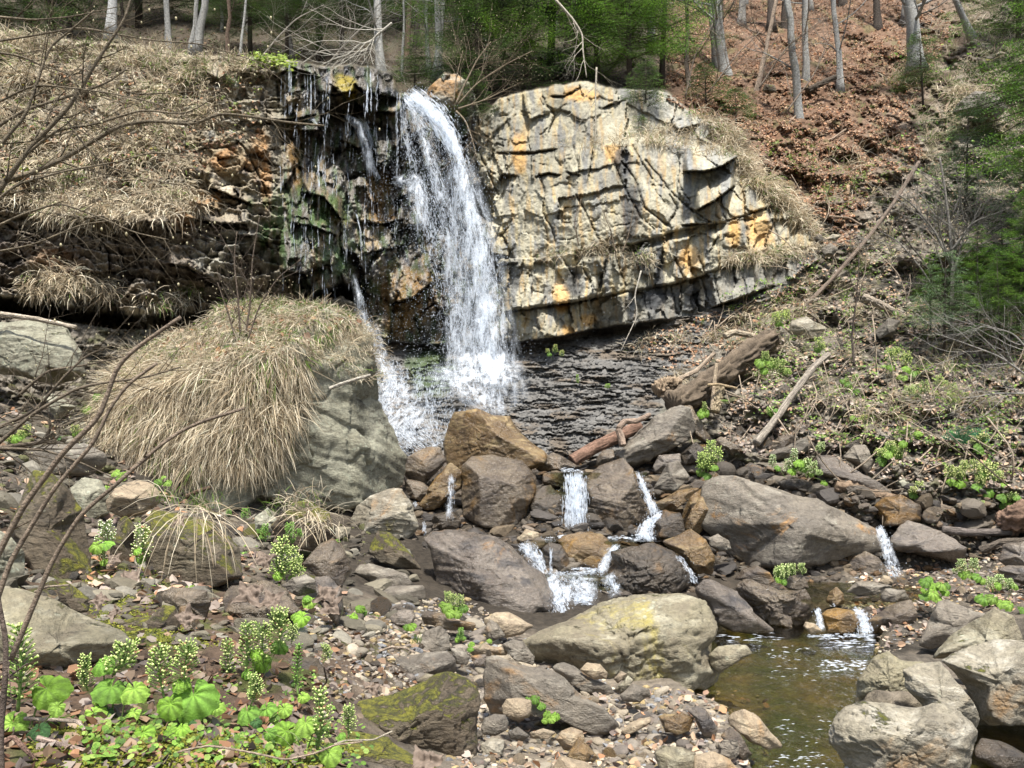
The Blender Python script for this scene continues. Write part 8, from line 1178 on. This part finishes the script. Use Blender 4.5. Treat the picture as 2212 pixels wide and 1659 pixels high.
# ground cover: small leaves, moss sprigs
def cover(poly, n, size, cols, lab, sd, surf_=True, thr=0., name='ground_cover'):
    rn = np.random.RandomState(sd); q = bary_poly(poly, n, rn); q = q[n2(q[:, 0]/26, q[:, 1]/20, 3, sd) > thr]
    if surf_: P = surf(q[:, 0], q[:, 1])
    else: Y = rel_Y(q[:, 0], q[:, 1])-.05; P = np.stack([(q[:, 0]-CX)/F*Y, Y, ZC+(HY-q[:, 1])/F*Y], 1)
    m = 5; P = np.repeat(P, m, 0)+rn.normal(size=(len(P)*m, 3))*size*1.2*np.array([1, 1, .3])+np.array([0, 0, size*.6]); n = len(P); nr = rn.normal(size=(n, 3))*.45+np.array([0, -.5, 1]); nr /= np.linalg.norm(nr, axis=1)[:, None]; a = np.cross(nr, rn.normal(size=(n, 3))); a /= np.linalg.norm(a, axis=1)[:, None]; b = np.cross(nr, a); s = (size*rn.uniform(.5, 1.2, n))[:, None]
    k = [(math.cos(x), math.sin(x)) for x in np.arange(6)/6*6.283]; V = np.stack([P+(a*c*.5+b*d*.42)*s for c, d in k], 1).reshape(-1, 3); i = (np.arange(n)*6)[:, None]; q4 = np.concatenate([i+np.array([[0, 1, 2, 3]]), i+np.array([[0, 3, 4, 5]])]); cc = np.array(cols)[rn.randint(0, len(cols), n)]*rn.uniform(.7, 1.3, (n, 1)); o = mk(name, V, q4, M['leaf'], col=np.repeat(cc, 6, 0)); tag(o, lab, 'plants', kind='stuff')
CG = [(.15, .28, .04), (.22, .38, .06), (.11, .21, .04), (.30, .42, .09)]
cover([(160, 1560), (760, 1560), (800, 1660), (160, 1660)], 330, .024, CG, 'low clover-like ground cover at the bottom of the left bank', 81, thr=-.05); cover([(240, 1480), (700, 1440), (720, 1540), (300, 1560)], 120, .018, CG, 'tiny green seedlings among the left bank leaves', 82, thr=.05)
cover([(1560, 640), (1760, 560), (2000, 420), (2230, 380), (2230, 1040), (1900, 1000), (1640, 900)], 3600, .036, CG+[(.30, .38, .10)], 'small green weeds scattered over the right slope', 83, False, .04); cover([(1500, 260), (1720, 300), (2000, 360), (1800, 470), (1640, 330)], 520, .06, [(.12, .17, .03), (.18, .22, .05)], 'patches of green weeds on the red leaf slope', 84, False, .12); cover([(180, 1130), (760, 1150), (720, 1300), (200, 1300)], 160, .03, CG, 'green weeds among the mossy rubble', 85, thr=.08)
cover([(540, 118), (640, 118), (640, 150), (540, 150)], 160, .07, [(.30, .38, .06), (.22, .32, .05)], 'yellow-green spring leaves on the cliff brink left of the falls', 86, False, -.3); cover([(-40, 100), (560, 160), (560, 300), (-40, 440)], 420, .06, [(.20, .24, .04), (.14, .2, .03), (.26, .22, .04)], 'green weeds in the grass of the left cliff', 87, False, .12); cover([(1900, 100), (2212, 0), (2212, 700), (2000, 500)], 420, .07, CG, 'green weeds on the steep bank at the upper right', 88, False, .05)
MG_ = [(.16, .18, .015), (.23, .24, .025), (.11, .13, .015), (.29, .29, .04)]
cover([(80, 1560), (560, 1590), (760, 1620), (700, 1670), (60, 1670)], 6500, .011, MG_, 'bright cushions of moss at the bottom of the left bank', 89, thr=-.02, name='moss'); cover([(180, 1200), (360, 1220), (330, 1340), (500, 1400), (180, 1400)], 3000, .014, MG_, 'moss on the soil between the left rocks', 90, thr=.05, name='moss')
# curled dead leaves and bark
def dead_big(lab, q, Y, w, sd, col=(.17, .13, .10)):
    rn = np.random.RandomState(sd); n = 18; u, v = np.meshgrid(np.linspace(-1, 1, n), np.linspace(-1, 1, n)); r = np.hypot(u, v); th = np.arctan2(v, u); lim = .85+.08*np.cos(5*th+sd)+.1*n2(u*3, v*3, 2, sd); k = lim/np.maximum(np.maximum(np.abs(u), np.abs(v))/np.maximum(r, 1e-3), .5)*.8
    w = w*.62; x = u*k*w; y = v*k*w; z = .5*w*n2(u*1.8+sd, v*1.8, 3, sd)+.07*w*np.sin(9*u+sd)+.12*w*r**2*rn.uniform(-1, 1); A = ortho((rn.uniform(-.4, .4), -.8, .8), rn); V = np.stack([x, y, z], -1).reshape(-1, 3)@A; c = at(*q, Y); i = np.arange(n*n).reshape(n, n); o = mk('dead_leaf', V, np.stack([i[:-1, :-1], i[:-1, 1:], i[1:, 1:], i[1:, :-1]], -1).reshape(-1, 4), M['dead'], col=np.clip(np.array(col)*(1+.5*n2(u*3, v*3, 3, 5).reshape(-1, 1)), .02, 1)); o.location = c; tag(o, lab, 'leaf', 'large crumpled dead leaves')
for i, (lab, q, Y, w) in enumerate([('big crumpled grey-pink leaf on top of the leaf-topped boulder', zD((1530, 450))[0], 5.1, .14), ('second crumpled leaf hanging on the right of the leaf-topped boulder', zD((1670, 500))[0], 5.15, .12), ('torn grey leaf draped high on the rounded rock by the gravel', zD((2010, 450))[0], 5.4, .13), ('torn grey leaf draped low on the rounded rock by the gravel', zD((2030, 540))[0], 5.35, .12), ('white-grey leaf next to the yellow-green flower clump', zD((1620, 240))[0], 6.0, .12), ('rolled leaf stuck on the narrow stone by the moss cone', zD((1145, 600))[0], 4.55, .10), ('curled grey leaf beside the mossy left boulders', zD((800, 350))[0], 5.9, .13), ('striped pale leaf lying near the low mossy stone', zD((700, 575))[0], 4.5, .07), ('curly pinkish bark sheet at the bottom edge', zE((640, 1255))[0], 3.5, .13), ('grey shredded leaf beside the folded white stone', zE((310, 800))[0], 4.7, .09), ('orange leaf standing up at the bottom left bank', zD((1840, 1420))[0], 2.75, .045), ('pale leaf at the foot of the white flower spike', zD((700, 235))[0], 6.1, .08), ('faded leaf near the top of the moss-capped rock', zH((1000, 1330))[0], 6.0, .09), ('purple-grey leaf left of the moss cone', zD((610, 490))[0], 4.7, .08)]): dead_big(lab, q, Y, w, i+3)
